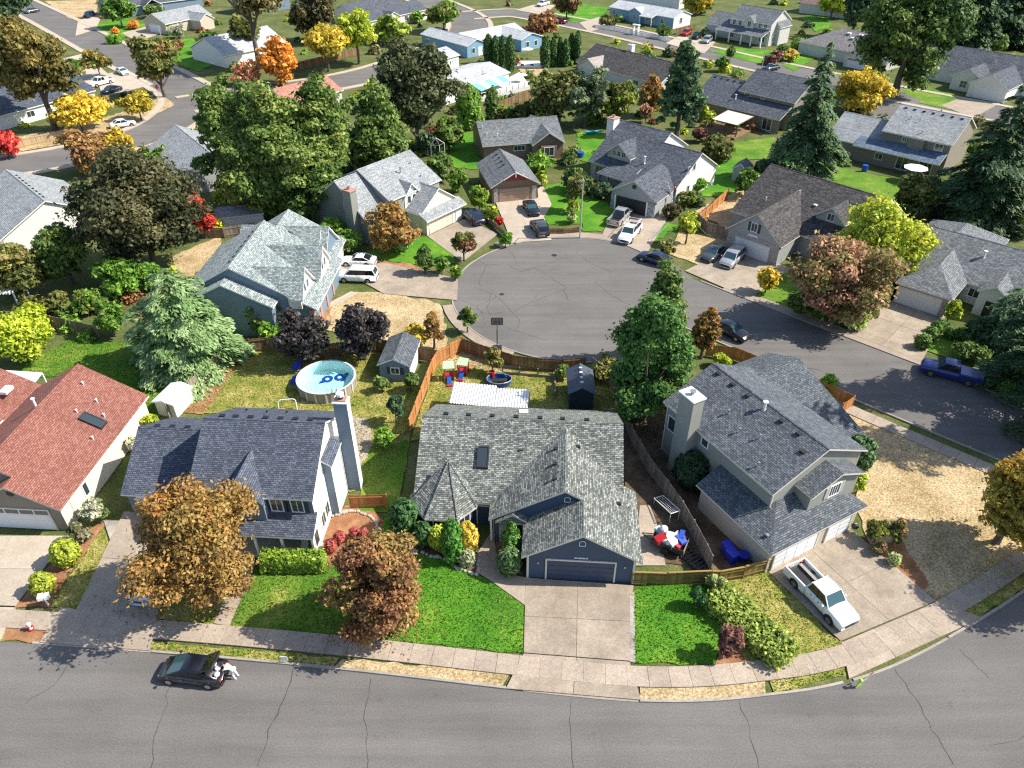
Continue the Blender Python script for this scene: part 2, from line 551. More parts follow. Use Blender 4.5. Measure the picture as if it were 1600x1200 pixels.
def slabs(name, quad, nx, ny, m, z=.1, gap=.014, bed=SOIL):
    """a drive poured in nx by ny slabs"""
    q = [Vector((p.x, p.y, 0)) for p in poly(quad)]
    PATCHES.append(q)
    f = lambda u, v: q[0].lerp(q[1], u).lerp(q[3].lerp(q[2], u), v)
    b = MB(); b.face([(p.x, p.y, z - .03) for p in (q if (q[1] - q[0]).cross(q[2] - q[0]).z > 0 else q[::-1])], bed)
    root = struct(b.build(name))
    for i in range(nx):
        for j in range(ny):
            gu, gv = gap / max(.1, (q[1] - q[0]).length), gap / max(.1, (q[3] - q[0]).length)
            c = [f(i / nx + gu, j / ny + gv), f((i + 1) / nx - gu, j / ny + gv), f((i + 1) / nx - gu, (j + 1) / ny - gv), f(i / nx + gu, (j + 1) / ny - gv)]
            zz = z + random.uniform(-.004, .004)
            s_ = MB(); s_.slab([(p.x, p.y, zz) for p in c], .1, m); s_.build('slab', root)
    return root
G1, G2, G3 = ((.05, .17, .012), (.10, .24, .02)), ((.07, .15, .015), (.16, .24, .03)), ((.16, .2, .03), (.5, .42, .16))
GD = ((.38, .28, .155), (.60, .47, .29))
# near lots, from the front street back
patch('lawn', [(-60, 950), (-60, 1000), (25, 1000), (25, 950)], MIXED)
patch('mulch_bed', [(108, 850), (160, 812), (164, 822), (82, 935), (78, 950), (22, 950)], MULCH)
patch('lawn', [(160, 824), (176, 856), (120, 955), (78, 949)], MIXED, G3)
patch('lawn', [(236, 968), (300, 860), (400, 850), (400, 882), (335, 976)], MIXED, G3)
patch('lawn', [(398, 886), (470, 900), (500, 893), (520, 880), (560, 855), (600, 846), (640, 870), (640, 1003), (560, 998), (360, 980)], GREEN, G2)
patch('mulch_bed', [(500, 862), (512, 815), (540, 790), (580, 790), (600, 815), (592, 850), (560, 858), (520, 884), (500, 893), (408, 890), (405, 860)], MULCH)
patch('lawn', [(590, 852), (610, 790), (640, 800), (640, 862), (697, 874), (745, 898), (775, 915), (802, 932), (820, 947), (818, 1021), (640, 1003), (560, 998), (575, 930)], LUSH, G1)
patch('planting_bed', [(620, 815), (632, 850), (660, 864), (697, 874), (743, 895), (748, 866), (742, 850), (716, 825), (670, 822), (640, 800)], SOIL)
patch('lawn', [(988, 925), (1010, 913), (1108, 913), (1127, 945), (1128, 985), (1117, 1038), (992, 1036)], LUSH, G1)
patch('gravel_strip', [(984, 926), (991, 926), (993, 1036), (984, 1034)], GRAVEL)
patch('mulch_bed', [(1106, 912), (1127, 945), (1128, 985), (1117, 1038), (1168, 1034), (1150, 960), (1120, 905)], MULCH)
patch('lawn', [(1118, 905), (1200, 893), (1225, 900), (1260, 950), (1300, 995), (1318, 1004), (1310, 1012), (1240, 1030), (1165, 1034)], MIXED, G3)
patch('dry_field', [(1322, 628), (1345, 642), (1540, 728), (1640, 790), (1640, 845), (1500, 930), (1466, 942), (1420, 905), (1385, 873), (1358, 850), (1340, 800), (1335, 700)], DRY)
patch('mulch_bed', [(1354, 850), (1410, 846), (1432, 880), (1452, 915), (1440, 926), (1385, 875)], MULCH)
patch('planting_strip', [(237, 1003), (530, 1028), (520, 1043), (236, 1018)], MIXED, G2)
patch('planting_strip', [(536, 1030), (797, 1052), (784, 1074), (520, 1044)], DRY)
patch('planting_strip', [(1000, 1069), (1100, 1068), (1195, 1060), (1196, 1086), (1100, 1094), (1000, 1094)], DRY)
patch('planting_strip', [(1200, 1058), (1316, 1032), (1322, 1056), (1210, 1085)], MIXED, G2)
patch('mulch_bed', [(10, 980), (80, 982), (62, 1004), (6, 1001)], MULCH)
patch('planting_strip', [(1480, 950), (1560, 900), (1620, 880), (1600, 920), (1520, 970)], MIXED, G3)
# back gardens of the near houses
patch('lawn', [(-60, 600), (25, 578), (110, 530), (250, 540), (345, 572), (240, 660), (120, 585)], GREEN, G1)
patch('lawn', [(285, 645), (365, 545), (600, 540), (655, 610), (640, 690), (590, 760), (545, 770), (545, 650)], MIXED, G3)
patch('mulch_bed', [(285, 645), (360, 556), (378, 550), (382, 560), (318, 648)], MULCH)
patch('lawn', [(575, 700), (640, 690), (622, 800), (560, 800)], GREEN)
patch('patio_paving', [(540, 650), (575, 655), (584, 690), (570, 720), (548, 740)], CONC_L)
patch('lawn', [(640, 690), (690, 545), (740, 552), (870, 575), (955, 580), (972, 660), (760, 660)], MIXED, G3)
patch('mulch_bed', [(688, 552), (712, 540), (760, 556), (800, 585), (740, 575), (690, 575)], DRY)
patch('side_yard', [(968, 655), (990, 690), (1060, 800), (1090, 880), (990, 885)], SOIL)
patch('paved_path', [(1000, 790), (1016, 790), (1030, 830), (1040, 884), (990, 884)], CONC)
patch('side_yard', [(975, 660), (1030, 640), (1095, 740), (1210, 880), (1190, 892), (1100, 895), (1050, 800)], SOIL)
# lots round the circle
patch('lawn', [(270, 400), (345, 368), (345, 400), (290, 440), (270, 430)], DRY)
patch('lawn', [(502, 495), (520, 470), (556, 456), (605, 459), (672, 470), (690, 480), (700, 530), (690, 552), (630, 540), (560, 530), (505, 515)], DRY)
patch('mulch_bed', [(500, 440), (520, 440), (520, 480), (505, 510), (495, 500)], MULCH)
patch('lawn', [(560, 402), (620, 372), (670, 372), (705, 388), (712, 412), (660, 415), (600, 408)], LUSH)
patch('mulch_bed', [(540, 404), (640, 412), (690, 432), (640, 424), (540, 410)], MULCH)
patch('lawn', [(455, 330), (500, 298), (522, 300), (525, 345), (480, 350)], GREEN)
patch('lawn', [(690, 212), (748, 205), (752, 265), (710, 262)], LUSH)
patch('lawn', [(852, 290), (905, 282), (908, 350), (858, 352), (838, 320)], LUSH)
patch('lawn', [(908, 300), (950, 318), (965, 330), (940, 362), (910, 362)], LUSH)
patch('lawn', [(900, 205), (945, 210), (940, 262), (905, 250)], LUSH)
patch('lawn', [(1080, 240), (1160, 238), (1150, 310), (1085, 305)], LUSH)
patch('lawn', [(1010, 372), (1040, 348), (1062, 352), (1016, 382)], LUSH)
patch('lawn', [(1038, 396), (1062, 362), (1150, 372), (1112, 408), (1092, 414)], DRY)
patch('lawn', [(1085, 330), (1160, 295), (1195, 305), (1175, 345), (1140, 360)], DRY)
patch('lawn', [(1170, 455), (1235, 418), (1340, 480), (1312, 516), (1240, 495)], GREEN)
patch('lawn', [(1445, 548), (1480, 520), (1640, 520), (1640, 610), (1540, 578)], GREEN)
patch('lawn', [(1235, 245), (1420, 285), (1440, 330), (1380, 320), (1250, 268)], GREEN)
patch('lawn', [(1130, 225), (1210, 215), (1200, 250), (1130, 250)], GREEN)
# lots farther back
patch('lawn', [(262, 62), (300, 60), (345, 95), (312, 112), (270, 100)], LUSH)
patch('lawn', [(138, 42), (190, 26), (238, 40), (215, 58), (172, 60)], LUSH)
patch('dry_lot', [(70, 2), (155, 0), (150, 22), (110, 30)], DRY)
patch('dry_lot', [(65, 100), (130, 84), (175, 120), (130, 150), (60, 130)], CONC_L)
patch('dry_lot', [(20, 215), (110, 200), (210, 170), (258, 150), (272, 165), (200, 198), (100, 225), (20, 240)], DRY)
patch('lawn', [(810, 108), (850, 100), (862, 118), (820, 122)], DRY)
patch('lawn', [(865, 20), (910, 5), (950, 12), (945, 25), (895, 36)], LUSH)
patch('lawn', [(1108, 80), (1140, 74), (1215, 80), (1250, 92), (1200, 104)], LUSH)
patch('lawn', [(1222, 102), (1262, 82), (1275, 90), (1240, 112)], LUSH)
patch('lawn', [(1400, 142), (1440, 134), (1498, 150), (1490, 172), (1430, 160)], GREEN)
patch('lawn', [(1252, 30), (1290, 5), (1300, 40), (1275, 50)], LUSH)
patch('lawn', [(1250, 92), (1262, 70), (1268, 80)], LUSH)
# drives and paths
slabs('driveway', [(-70, 838), (108, 838), (24, 948), (-110, 944)], 2, 2, CONC_L)
slabs('driveway_apron', [(-110, 948), (24, 950), (2, 1001), (-120, 996)], 2, 1, CONC_L)
slabs('driveway', [(194, 800), (285, 806), (246, 966), (118, 956)], 2, 2, CONC)
slabs('driveway_apron', [(96, 950), (247, 966), (235, 1018), (62, 1005)], 2, 1, CONC)
slabs('garden_path', [(378, 876), (401, 879), (359, 979), (334, 975)], 1, 4, CONC, .09)
slabs('garden_path', [(162, 814), (190, 815), (198, 848), (176, 856)], 1, 1, GRAVEL, .09)
patch('walkway', [(744, 868), (770, 828), (775, 860), (790, 897), (818, 903), (850, 906), (990, 916), (988, 930), (822, 948), (800, 932), (772, 912), (745, 895)], CONC, z=.088)
patch('planting_bed', [(775, 845), (778, 872), (790, 893), (806, 900), (826, 898), (828, 850), (800, 838)], SOIL, z=.096)
slabs('driveway', [(821, 912), (984, 916), (984, 1034), (818, 1021)], 2, 2, CONC_D, .104)
slabs('driveway_apron', [(818, 1022), (984, 1035), (1002, 1095), (790, 1077)], 2, 1, CONC_D, .104)
slabs('driveway', [(1199, 893), (1325, 824), (1462, 940), (1313, 1003)], 2, 2, CONC_D, .1)
slabs('driveway_apron', [(1314, 1005), (1463, 942), (1535, 966), (1326, 1062)], 3, 1, CONC, .1)
slabs('driveway', [(518, 414), (604, 412), (716, 436), (600, 460)], 2, 1, CONC_D, .1)
slabs('driveway', [(516, 412), (600, 460), (714, 470), (716, 438)], 2, 2, CONC_D, .106)
slabs('garden_path', [(514, 482), (516, 474), (548, 456), (562, 458)], 3, 1, CONC_L, .09)
slabs('driveway', [(668, 370), (726, 342), (778, 366), (722, 410)], 2, 2, CONC_D, .1)
slabs('driveway', [(774, 316), (840, 309), (862, 376), (800, 380)], 2, 3, CONC_L, .1)
patch('walkway', [(840, 296), (848, 290), (862, 320), (850, 340), (842, 330)], CONC_L, z=.09)
slabs('driveway', [(962, 322), (1045, 338), (1010, 398), (940, 368)], 2, 2, CONC, .1)
slabs('driveway', [(1148, 384), (1236, 420), (1172, 468), (1070, 424)], 2, 2, CONC_D, .1)
slabs('driveway', [(1396, 468), (1478, 494), (1440, 566), (1318, 518)], 2, 2, CONC_D, .1)
slabs('driveway', [(228, 42), (252, 52), (215, 66), (190, 52)], 1, 1, CONC_L, .1)
slabs('driveway', [(122, 32), (160, 22), (150, 46), (118, 56)], 1, 1, CONC_L, .1)
slabs('driveway', [(150, 118), (200, 110), (240, 132), (160, 152)], 1, 1, CONC_L, .1)
slabs('driveway', [(1062, 56), (1118, 66), (1100, 84), (1040, 68)], 2, 1, CONC_L, .1)
slabs('driveway', [(832, 8), (868, 8), (850, 24), (806, 16)], 1, 1, CONC_L, .1)
slabs('driveway', [(905, 36), (945, 24), (948, 42), (920, 50)], 1, 1, CONC_L, .1)
slabs('driveway', [(1505, 152), (1562, 162), (1520, 185), (1470, 165)], 1, 1, CONC, .1)
patch('road_patch', [(1330, 160), (1400, 140), (1440, 158), (1390, 190), (1345, 178)], ASPHALT)
# cracks and seams in the asphalt
CRACK = plain('tar_crack', (.055, .052, .05), .8)
def crack(px, parent, w=.05, z=.018, amp=.12):
    p = [at(x, y) for x, y in px]
    q = [p[0]]
    for i in range(len(p) - 1):
        L = (p[i + 1] - p[i]).length
        k = max(2, int(L / .5))
        for j in range(1, k + 1):
            r = p[i].lerp(p[i + 1], j / k)
            if j < k: r = r + Vector((random.uniform(-amp, amp), random.uniform(-amp, amp), 0))
            q.append(r)
    n = normals(q)
    mb = MB()
    wj = [w * .62 * random.uniform(.2, 1.2) for _ in q]
    for i in range(len(q) - 1):
        c = [q[i] + n[i] * wj[i], q[i] - n[i] * wj[i], q[i + 1] - n[i + 1] * wj[i + 1], q[i + 1] + n[i + 1] * wj[i + 1]]
        mb.face([(v.x, v.y, z) for v in c], CRACK)
    o = mb.build('crack', parent)
for px in ([(735, 398), (760, 415), (790, 412), (812, 425), (850, 415), (880, 402)], [(760, 415), (748, 440), (752, 448)], [(812, 425), (835, 418), (858, 432), (885, 450), (882, 455)],
           [(740, 448), (775, 462), (800, 488), (830, 472), (870, 457), (885, 452)], [(775, 462), (760, 480), (766, 492), (790, 486)], [(800, 488), (812, 500), (808, 518)],
           [(745, 478), (765, 470), (770, 452)], [(900, 395), (930, 415), (955, 425)], [(880, 452), (888, 470)], [(790, 512), (830, 525), (855, 532)], [(722, 470), (745, 478), (752, 490)],
           [(808, 412), (800, 395), (780, 385)], [(930, 440), (955, 462), (985, 478)], [(1235, 565), (1262, 575), (1285, 580)], [(1262, 575), (1275, 583)],
           [(690, 420), (712, 430)], [(746, 500), (757, 497), (752, 486)]):
    crack(px, circle, .045)
for px, w in (([(118, 1020), (105, 1040), (85, 1070), (50, 1090), (40, 1100)], .03), ([(262, 1060), (262, 1100), (245, 1140), (236, 1200)], .045), ([(458, 1045), (445, 1090), (425, 1130), (402, 1198)], .06),
              ([(580, 1060), (570, 1110), (574, 1200)], .03), ([(893, 1092), (892, 1140), (896, 1200)], .03), ([(1155, 1095), (1172, 1140), (1185, 1200)], .04),
              ([(1398, 1045), (1430, 1090), (1455, 1140), (1490, 1195)], .045), ([(1545, 1165), (1575, 1160), (1600, 1150)], .05), ([(1500, 1015), (1530, 1045), (1545, 1060)], .03)):
    crack(px, front_road, w, .01)
def disc(name, px, py, r, m, z, parent):
    p = at(px, py); mb = MB()
    mb.cyl(p.x, p.y, 0, z, r, m, 18); return mb.build(name, parent)
disc('manhole_cover', 866, 399, .38, DARKM, .02, circle)
disc('manhole_cover', 784, 460, .3, DARKM, .02, circle)
# ================================================================== HOUSES
T = .16          # roof thickness
FOOT = []
class House:
    def __init__(s, name, label, cat, x, y, ang, wall, roof, trim=None, group=None):
        s.o = empty(name, (x, y, 0), R(ang))
        tag(s.o, label, cat, group)
        s.wall, s.roof, s.trim = wall, roof, trim or WHITE
    def fr(s, ox, oy, rot):
        c, k = math.cos(R(rot)), math.sin(R(rot))
        return lambda p: Vector((ox + p[0] * c - p[1] * k, oy + p[0] * k + p[1] * c, p[2]))
    ID = staticmethod(lambda p: Vector(p))
    def gable(s, axis, u0, u1, v0, vr, v1, ze, zr, f=None, hip=(0, 0), ov=.4, rake=.3, wall=None, roof=None, walls=True, zb=0.0, ze1=None, name='roof'):
        """a block under a gable (or hipped) roof. u runs along the ridge, v across; roof edges are given, walls stand in under them"""
        f = f or s.ID
        ca, sa = math.cos(s.o.rotation_euler.z), math.sin(s.o.rotation_euler.z)
        FOOT.append([Vector((s.o.location.x + q.x * ca - q.y * sa, s.o.location.y + q.x * sa + q.y * ca, 0)) for q in [f((u, v, 0)) if axis == 'x' else f((v, u, 0)) for u, v in ((u0 - 1, v0 - 1), (u1 + 1, v0 - 1), (u1 + 1, v1 + 1), (u0 - 1, v1 + 1))]])
        mp = (lambda u, v, z: f((u, v, z))) if axis == 'x' else (lambda u, v, z: f((v, u, z)))
        p0 = (zr - ze) / (vr - v0)
        ze1 = zr - p0 * (v1 - vr) if ze1 is None else ze1
        p1 = (zr - ze1) / (v1 - vr)
        rm = roof or s.roof
        mb = MB()
        h0, h1 = hip
        A = mp(u0, v0, ze); B = mp(u1, v0, ze); C = mp(u1, v1, ze1); D = mp(u0, v1, ze1)
        r0, r1 = mp(u0 + h0, vr, zr), mp(u1 - h1, vr, zr)
        mb.slab([A, B, r1, r0], T, rm, s.trim)
        mb.slab([D, r0, r1, C], T, rm, s.trim)
        if h0: mb.slab([A, r0, D], T, rm, s.trim)
        if h1: mb.slab([B, C, r1], T, rm, s.trim)
        # ridge caps
        d = (r1 - r0)
        if d.length > .4:
            n = Vector((-d.y, d.x, 0)).normalized() * .13
            dz = Vector((0, 0, .035)); dn = Vector((0, 0, -.13 * min(p0, p1)))
            for sg in (1, -1):
                mb.slab([r0 + dz, r1 + dz, r1 + n * sg + dn + dz, r0 + n * sg + dn + dz], .03, rm)
        ro = mb.build(name, s.o)
        if walls:
            w = wall or s.wall
            za = ze + p0 * ov - T - .04
            zc = ze1 + p1 * ov - T - .04
            zt = zr - T - .04
            mb = MB()
            ua, ub = u0 + (ov if h0 else rake), u1 - (ov if h1 else rake)
            va, vb = v0 + ov, v1 - ov
            if h0 or h1:
                zm = min(za, zc)
                ring = [(ua, va), (ub, va), (ub, vb), (ua, vb)]
                for i in range(4):
                    a, b = ring[i], ring[(i + 1) % 4]
                    mb.face([mp(a[0], a[1], zb), mp(b[0], b[1], zb), mp(b[0], b[1], zm), mp(a[0], a[1], zm)], w)
                for uu, hh in ((ua, h0), (ub, h1)):
                    if not hh: mb.face([mp(uu, va, zm), mp(uu, vb, zm), mp(uu, vr, zt)], w)
            else:
                mb.face([mp(ua, va, zb), mp(ub, va, zb), mp(ub, va, za), mp(ua, va, za)], w)
                mb.face([mp(ub, vb, zb), mp(ua, vb, zb), mp(ua, vb, zc), mp(ub, vb, zc)], w)
                mb.face([mp(ua, vb, zb), mp(ua, va, zb), mp(ua, va, za), mp(ua, vr, zt), mp(ua, vb, zc)], w)
                mb.face([mp(ub, va, zb), mp(ub, vb, zb), mp(ub, vb, zc), mp(ub, vr, zt), mp(ub, va, za)], w)
            mb.build('wall', s.o)
        return ro
    def roofs(s, polys, f=None, roof=None, name='roof', t=T):
        f = f or s.ID
        mb = MB()
        for p in polys: mb.slab([f(q) for q in p], t, roof or s.roof, s.trim)
        return mb.build(name, s.o)
    def cross(s, xc, w, y0, ze, zr, main, f=None, zb=None, ov=.25, wall=None, roof=None, front=.3, y_l=None, y_r=None):
        """gable wing or dormer that runs back into a slope z = zm + pm*(y-ym)"""
        ym, zm, pm = main
        ye, yr = ym + (ze - zm) / pm, ym + (zr - zm) / pm
        f = f or s.ID
        s.roofs([[(xc - w, y0, ze), (xc, y0, zr), (xc, yr, zr), (xc - w, y_l if y_l is not None else ye, ze)],
                 [(xc + w, y0, ze), (xc, y0, zr), (xc, yr, zr), (xc + w, y_r if y_r is not None else ye, ze)]], f, roof)
        if zb is not None:
            mb = MB()
            p = (zr - ze) / w
            za, zt = ze + p * ov - T - .03, zr - T - .03
            xa, xb, ya, yb = xc - w + ov, xc + w - ov, y0 + front, max(ye, y0 + front + .3) + .5
            wm = wall or s.wall
            mb.face([f(q) for q in ((xa, ya, zb), (xb, ya, zb), (xb, ya, za), (xc, ya, zt), (xa, ya, za))], wm)
            mb.face([f(q) for q in ((xa, yb, zb), (xa, ya, zb), (xa, ya, za), (xa, yb, za))], wm)
            mb.face([f(q) for q in ((xb, ya, zb), (xb, yb, zb), (xb, yb, za), (xb, ya, za))], wm)
            mb.build('wall', s.o)
    def box(s, name, x0, x1, y0, y1, z0, z1, m, f=None, parent=None):
        mb = MB(); mb.box(x0, x1, y0, y1, z0, z1, m, f or s.ID)
        return mb.build(name, parent or s.o)
    def window(s, x, z, w, h, y, f=None, frame=None, bars=1, shutter=None, arch=False):
        """window in a wall that faces -y of the frame f; x,z its centre"""
        f = f or s.ID
        fm = frame or s.trim
        b = .09
        mb = MB()
        x0, x1, z0, z1 = x - w / 2, x + w / 2, z - h / 2, z + h / 2
        for a in ((x0 - b, x1 + b, z1, z1 + b), (x0 - b, x1 + b, z0 - b, z0), (x0 - b, x0, z0, z1), (x1, x1 + b, z0, z1)):
            mb.box(a[0], a[1], y - .06, y + .02, a[2], a[3], fm, f)
        for i in range(1, bars + 1):
            xx = x0 + w * i / (bars + 1)
            mb.box(xx - .025, xx + .025, y - .045, y + .02, z0, z1, fm, f)
        wo = mb.build('window', s.o)
        mb = MB(); mb.box(x0, x1, y - .02, y + .03, z0, z1, GLASS, f)
        mb.build('pane', wo)
        if shutter:
            for q in (x0 - b - .38, x1 + b + .03):
                mb = MB(); mb.box(q, q + .35, y - .05, y + .02, z0 - .05, z1 + .05, shutter, f); mb.build('shutter', wo)
        return wo
    def door(s, x, w, h, y, m, f=None, z=0.05, frame=None):
        f = f or s.ID
        mb = MB()
        fm = frame or s.trim
        for a in ((x - w / 2 - .1, x - w / 2, z, z + h + .1), (x + w / 2, x + w / 2 + .1, z, z + h + .1), (x - w / 2, x + w / 2, z + h, z + h + .1)):
            mb.box(a[0], a[1], y - .06, y + .02, a[2], a[3], fm, f)
        mb.box(x - w / 2, x + w / 2, y - .03, y + .02, z, z + h, m, f)
        d = mb.build('door', s.o)
        mb = MB(); mb.box(x + w / 2 - .15, x + w / 2 - .09, y - .09, y - .03, z + 1.0, z + 1.1, CHROME, f); mb.build('handle', d)
        return d
    def garage_door(s, x, w, h, y, m, f=None, rows=4, cols=4, lights=False, frame=None):
        f = f or s.ID
        fm = frame or s.trim
        mb = MB()
        for a in ((x - w / 2 - .12, x - w / 2, .05, h + .17), (x + w / 2, x + w / 2 + .12, .05, h + .17), (x - w / 2, x + w / 2, h + .05, h + .17)):
            mb.box(a[0], a[1], y - .07, y + .02, a[2], a[3], fm, f)
        mb.box(x - w / 2, x + w / 2, y - .015, y + .03, .05, h + .05, m, f)
        d = mb.build('garage_door', s.o)
        cw, rh = w / cols, h / rows
        for i in range(cols):
            for j in range(rows):
                mb = MB()
                lit = lights and j == rows - 1
                mb.box(x - w / 2 + i * cw + .07, x - w / 2 + (i + 1) * cw - .07, y - .035, y - .01, .05 + j * rh + .06, .05 + (j + 1) * rh - .06, GLASS if lit else m, f)
                mb.build('panel', d)
        return d
    def vents(s, roof, pts, m=BLACK, size=.16):
        for p in pts:
            mb = MB()
            mb.box(p[0] - size * 1.3, p[0] + size * 1.3, p[1] - size, p[1] + size, p[2] - .04, p[2] + .12, m)
            mb.build('roof_vent', roof)
    def pipes(s, roof, pts, m=WHITE, h=.45, r=.05):
        for p in pts:
            mb = MB()
            mb.cyl(p[0], p[1], p[2] - .1, p[2] + h, r, m, 8)
            mb.cyl(p[0], p[1], p[2] + h, p[2] + h + .08, r * 1.9, m, 8)
            mb.cyl(p[0], p[1], p[2] - .12, p[2] + .05, r * 2.6, GREYM, 8, r)
            mb.build('vent_pipe', roof)
    def skylight(s, roof, x, y, z, w, l, p, axis='y'):
        mb = MB(); c = MB()
        def q(dx, dy, dz): return Vector((x + dx, y + dy, z + dz + (p * dy if axis == 'y' else p * dx)))
        for a in ((-w / 2 - .1, w / 2 + .1, -l / 2 - .1, -l / 2), (-w / 2 - .1, w / 2 + .1, l / 2, l / 2 + .1), (-w / 2 - .1, -w / 2, -l / 2, l / 2), (w / 2, w / 2 + .1, -l / 2, l / 2)):
            mb.box(a[0], a[1], a[2], a[3], -.1, .22, DARKM, lambda v: q(v.x, v.y, v.z))
        o = mb.build('skylight', roof)
        c.box(-w / 2, w / 2, -l / 2, l / 2, -.05, .16, GLASS, lambda v: q(v.x, v.y, v.z)); c.build('pane', o)
    def chimney(s, x0, x1, y0, y1, z1, m, cap=None, z0=0.0, pot=False):
        mb = MB()
        mb.box(x0, x1, y0, y1, z0, z1, m)
        o = mb.build('chimney', s.o)
        mb = MB(); mb.box(x0 - .1, x1 + .1, y0 - .1, y1 + .1, z1, z1 + .12, cap or m); mb.build('cap', o)
        mb = MB()
        xm, ym = (x0 + x1) / 2, (y0 + y1) / 2
        mb.cyl(xm, ym, z1 + .1, z1 + .4, .16, GREYM, 10); mb.cyl(xm, ym, z1 + .42, z1 + .52, .26, WHITE if pot else GREYM, 10)
        mb.build('flue', o)
        return o

RF1 = shingle('roof_mottled_grey', (.10, .11, .105), (.20, .214, .198), (.37, .39, .35), .34, .155)
RF2 = shingle('roof_slate_blue', (.062, .074, .102), (.094, .11, .148), (.14, .16, .205), .34, .16)
RF3 = shingle('roof_red', (.235, .09, .066), (.295, .125, .097), (.355, .17, .137), .34, .155)
RF4 = shingle('roof_grey_blue', (.078, .09, .104), (.12, .136, .154), (.19, .208, .23), .34, .16)
RF5 = shingle('roof_pale_mottled', (.17, .21, .215), (.31, .355, .35), (.48, .53, .51), .34, .16)
RF6 = shingle('roof_pale_grey', (.24, .26, .27), (.33, .35, .36), (.44, .46, .47), .45, .17)
RF7 = shingle('roof_steel_grey', (.12, .13, .14), (.18, .195, .21), (.26, .28, .29), .45, .17)
RF8 = shingle('roof_dark_slate', (.065, .075, .095), (.105, .12, .145), (.16, .175, .20), .45, .17)
RF9 = shingle('roof_brown_black', (.05, .047, .048), (.085, .08, .08), (.14, .13, .13), .45, .17)
RF10 = shingle('roof_white_grey', (.40, .42, .44), (.52, .54, .56), (.64, .66, .68), .45, .2)
NAVY = siding('siding_navy', (.042, .074, .135))
BLUEW = siding('siding_slate_blue', (.16, .22, .29))
WHITEW = siding('siding_white', (.74, .73, .70))
CREAM = siding('siding_cream', (.72, .66, .54))
TAUPE = siding('siding_taupe', (.24, .21, .175))
SAGE = siding('siding_sage_grey', (.27, .28, .25))
GREYW = siding('siding_grey', (.36, .37, .37))
PALE = siding('siding_pale_grey', (.56, .56, .53))
BROWNW = siding('siding_brown', (.20, .14, .105))
LTBLUE = siding('siding_light_blue', (.20, .36, .50))
BEIGE = siding('siding_beige', (.50, .44, .35))
STONE = bricky('stone_veneer', [(.16, .19, .21), (.30, .34, .36), (.48, .50, .50)], (.20, .2, .2), .35, .14)
BRICKR = bricky('red_brick', [(.36, .11, .07), (.46, .16, .10), (.55, .24, .16)], (.5, .44, .38), .22, .08)
BRICKG = bricky('grey_brick', [(.25, .22, .22), (.40, .34, .33), (.55, .48, .46)], (.42, .4, .38), .22, .08)
NAVYP = plain('navy_door_paint', (.032, .06, .115), .5)
TANP = plain('tan_door_paint', (.36, .25, .19), .6)
CREAMP = plain('cream_door_paint', (.60, .55, .45), .6)
WHITEP = plain('white_door_paint', (.74, .75, .76), .45, vary=.04)
SHUT = plain('dark_shutter', (.03, .045, .07), .5)
REDP = plain('red_paint', (.45, .03, .04), .5)
DRED = plain('dark_red_paint', (.28, .03, .035), .5)

# ---------- navy house in the middle
h = House('house', 'navy blue house with mottled grey roof and turret in the middle', 'house', -7.9, 41.65, -3.8, NAVY, RF1, OFFW)
P = .59
zr = 2.7 + 6.2 * P
r = h.gable('x', 0, 16.7, 0, 6.2, 12.4, 2.7, zr)
h.vents(r, [(x, 6.75, zr - .22) for x in (1.9, 3.8, 5.8, 7.8, 9.8, 11.7, 13.7)])
h.skylight(r, 5.35, 3.15, 2.7 + 3.15 * P + .05, .75, 1.35, P)
h.pipes(r, [(8.6, 3.9, 2.7 + 3.9 * P)], GREYM, .3)
h.vents(r, [(8.3, 9.8, 2.7 + 2.6 * P)], WHITE, .3)
zw = 2.7 + 5.8 * P
h.roofs([[(6.2, -1.7, 2.7), (12, -1.7, zw), (12, 5.8, zw), (6.2, 0, 2.7)],
         [(17.8, -1.7, 2.7), (12, -1.7, zw), (12, 5.8, zw), (16.55, 1.3, 2.7 + 1.25 * P), (16.55, 2.05, 2.7 + 1.25 * P), (17.8, 2.05, 2.7)]])
mb = MB()
mb.face([(6.6, -1.4, 0), (17.4, -1.4, 0), (17.4, -1.4, 2.75), (12, -1.4, zw - .2), (6.6, -1.4, 2.75)], NAVY)
mb.face([(17.4, -1.4, 0), (17.4, 1.8, 0), (17.4, 1.8, 2.75), (17.4, -1.4, 2.75)], NAVY)
mb.face([(17.4, 1.8, 0), (16.3, 1.8, 0), (16.3, 1.8, 3.3), (17.4, 1.8, 2.75)], NAVY)
mb.face([(6.6, .6, 0), (6.6, -1.4, 0), (6.6, -1.4, 2.75), (6.6, .6, 2.75)], NAVY)
mb.build('wall', h.o)
zg = 2.68 + 4.45 * P
rg = h.roofs([[(8.95, -5.25, 2.68), (13.35, -5.25, zg), (13.35, -1.3, zg), (8.95, -1.3, 2.68)], [(17.8, -5.25, 2.68), (13.35, -5.25, zg), (13.35, -1.72, zg), (17.8, -1.72, 2.68)]])
h.vents(rg, [(16.2, -.3, 2.7 + 1.6 * P), (13.0, 4.0, zw - 1.0 * P)], BLACK, .14)
h.vents(rg, [(11.2, y, zw - .8 * P + .02) for y in (.0, 1.7, 3.5)], BLACK, .14)
mb = MB()
mb.face([(9.4, -4.9, 0), (17.35, -4.9, 0), (17.35, -4.9, 2.72), (13.35, -4.9, zg - .22), (9.4, -4.9, 2.72)], NAVY)
mb.face([(17.35, -4.9, 0), (17.35, -1.42, 0), (17.35, -1.42, 2.72), (17.35, -4.9, 2.72)], NAVY)
mb.face([(9.4, -1.42, 0), (9.4, -4.9, 0), (9.4, -4.9, 2.72), (9.4, -1.42, 2.72)], NAVY)
mb.build('wall', h.o)
for x in (9.4, 17.25): h.box('corner_board', x - .06, x + .1, -4.96, -4.85, 0, 2.7, OFFW)
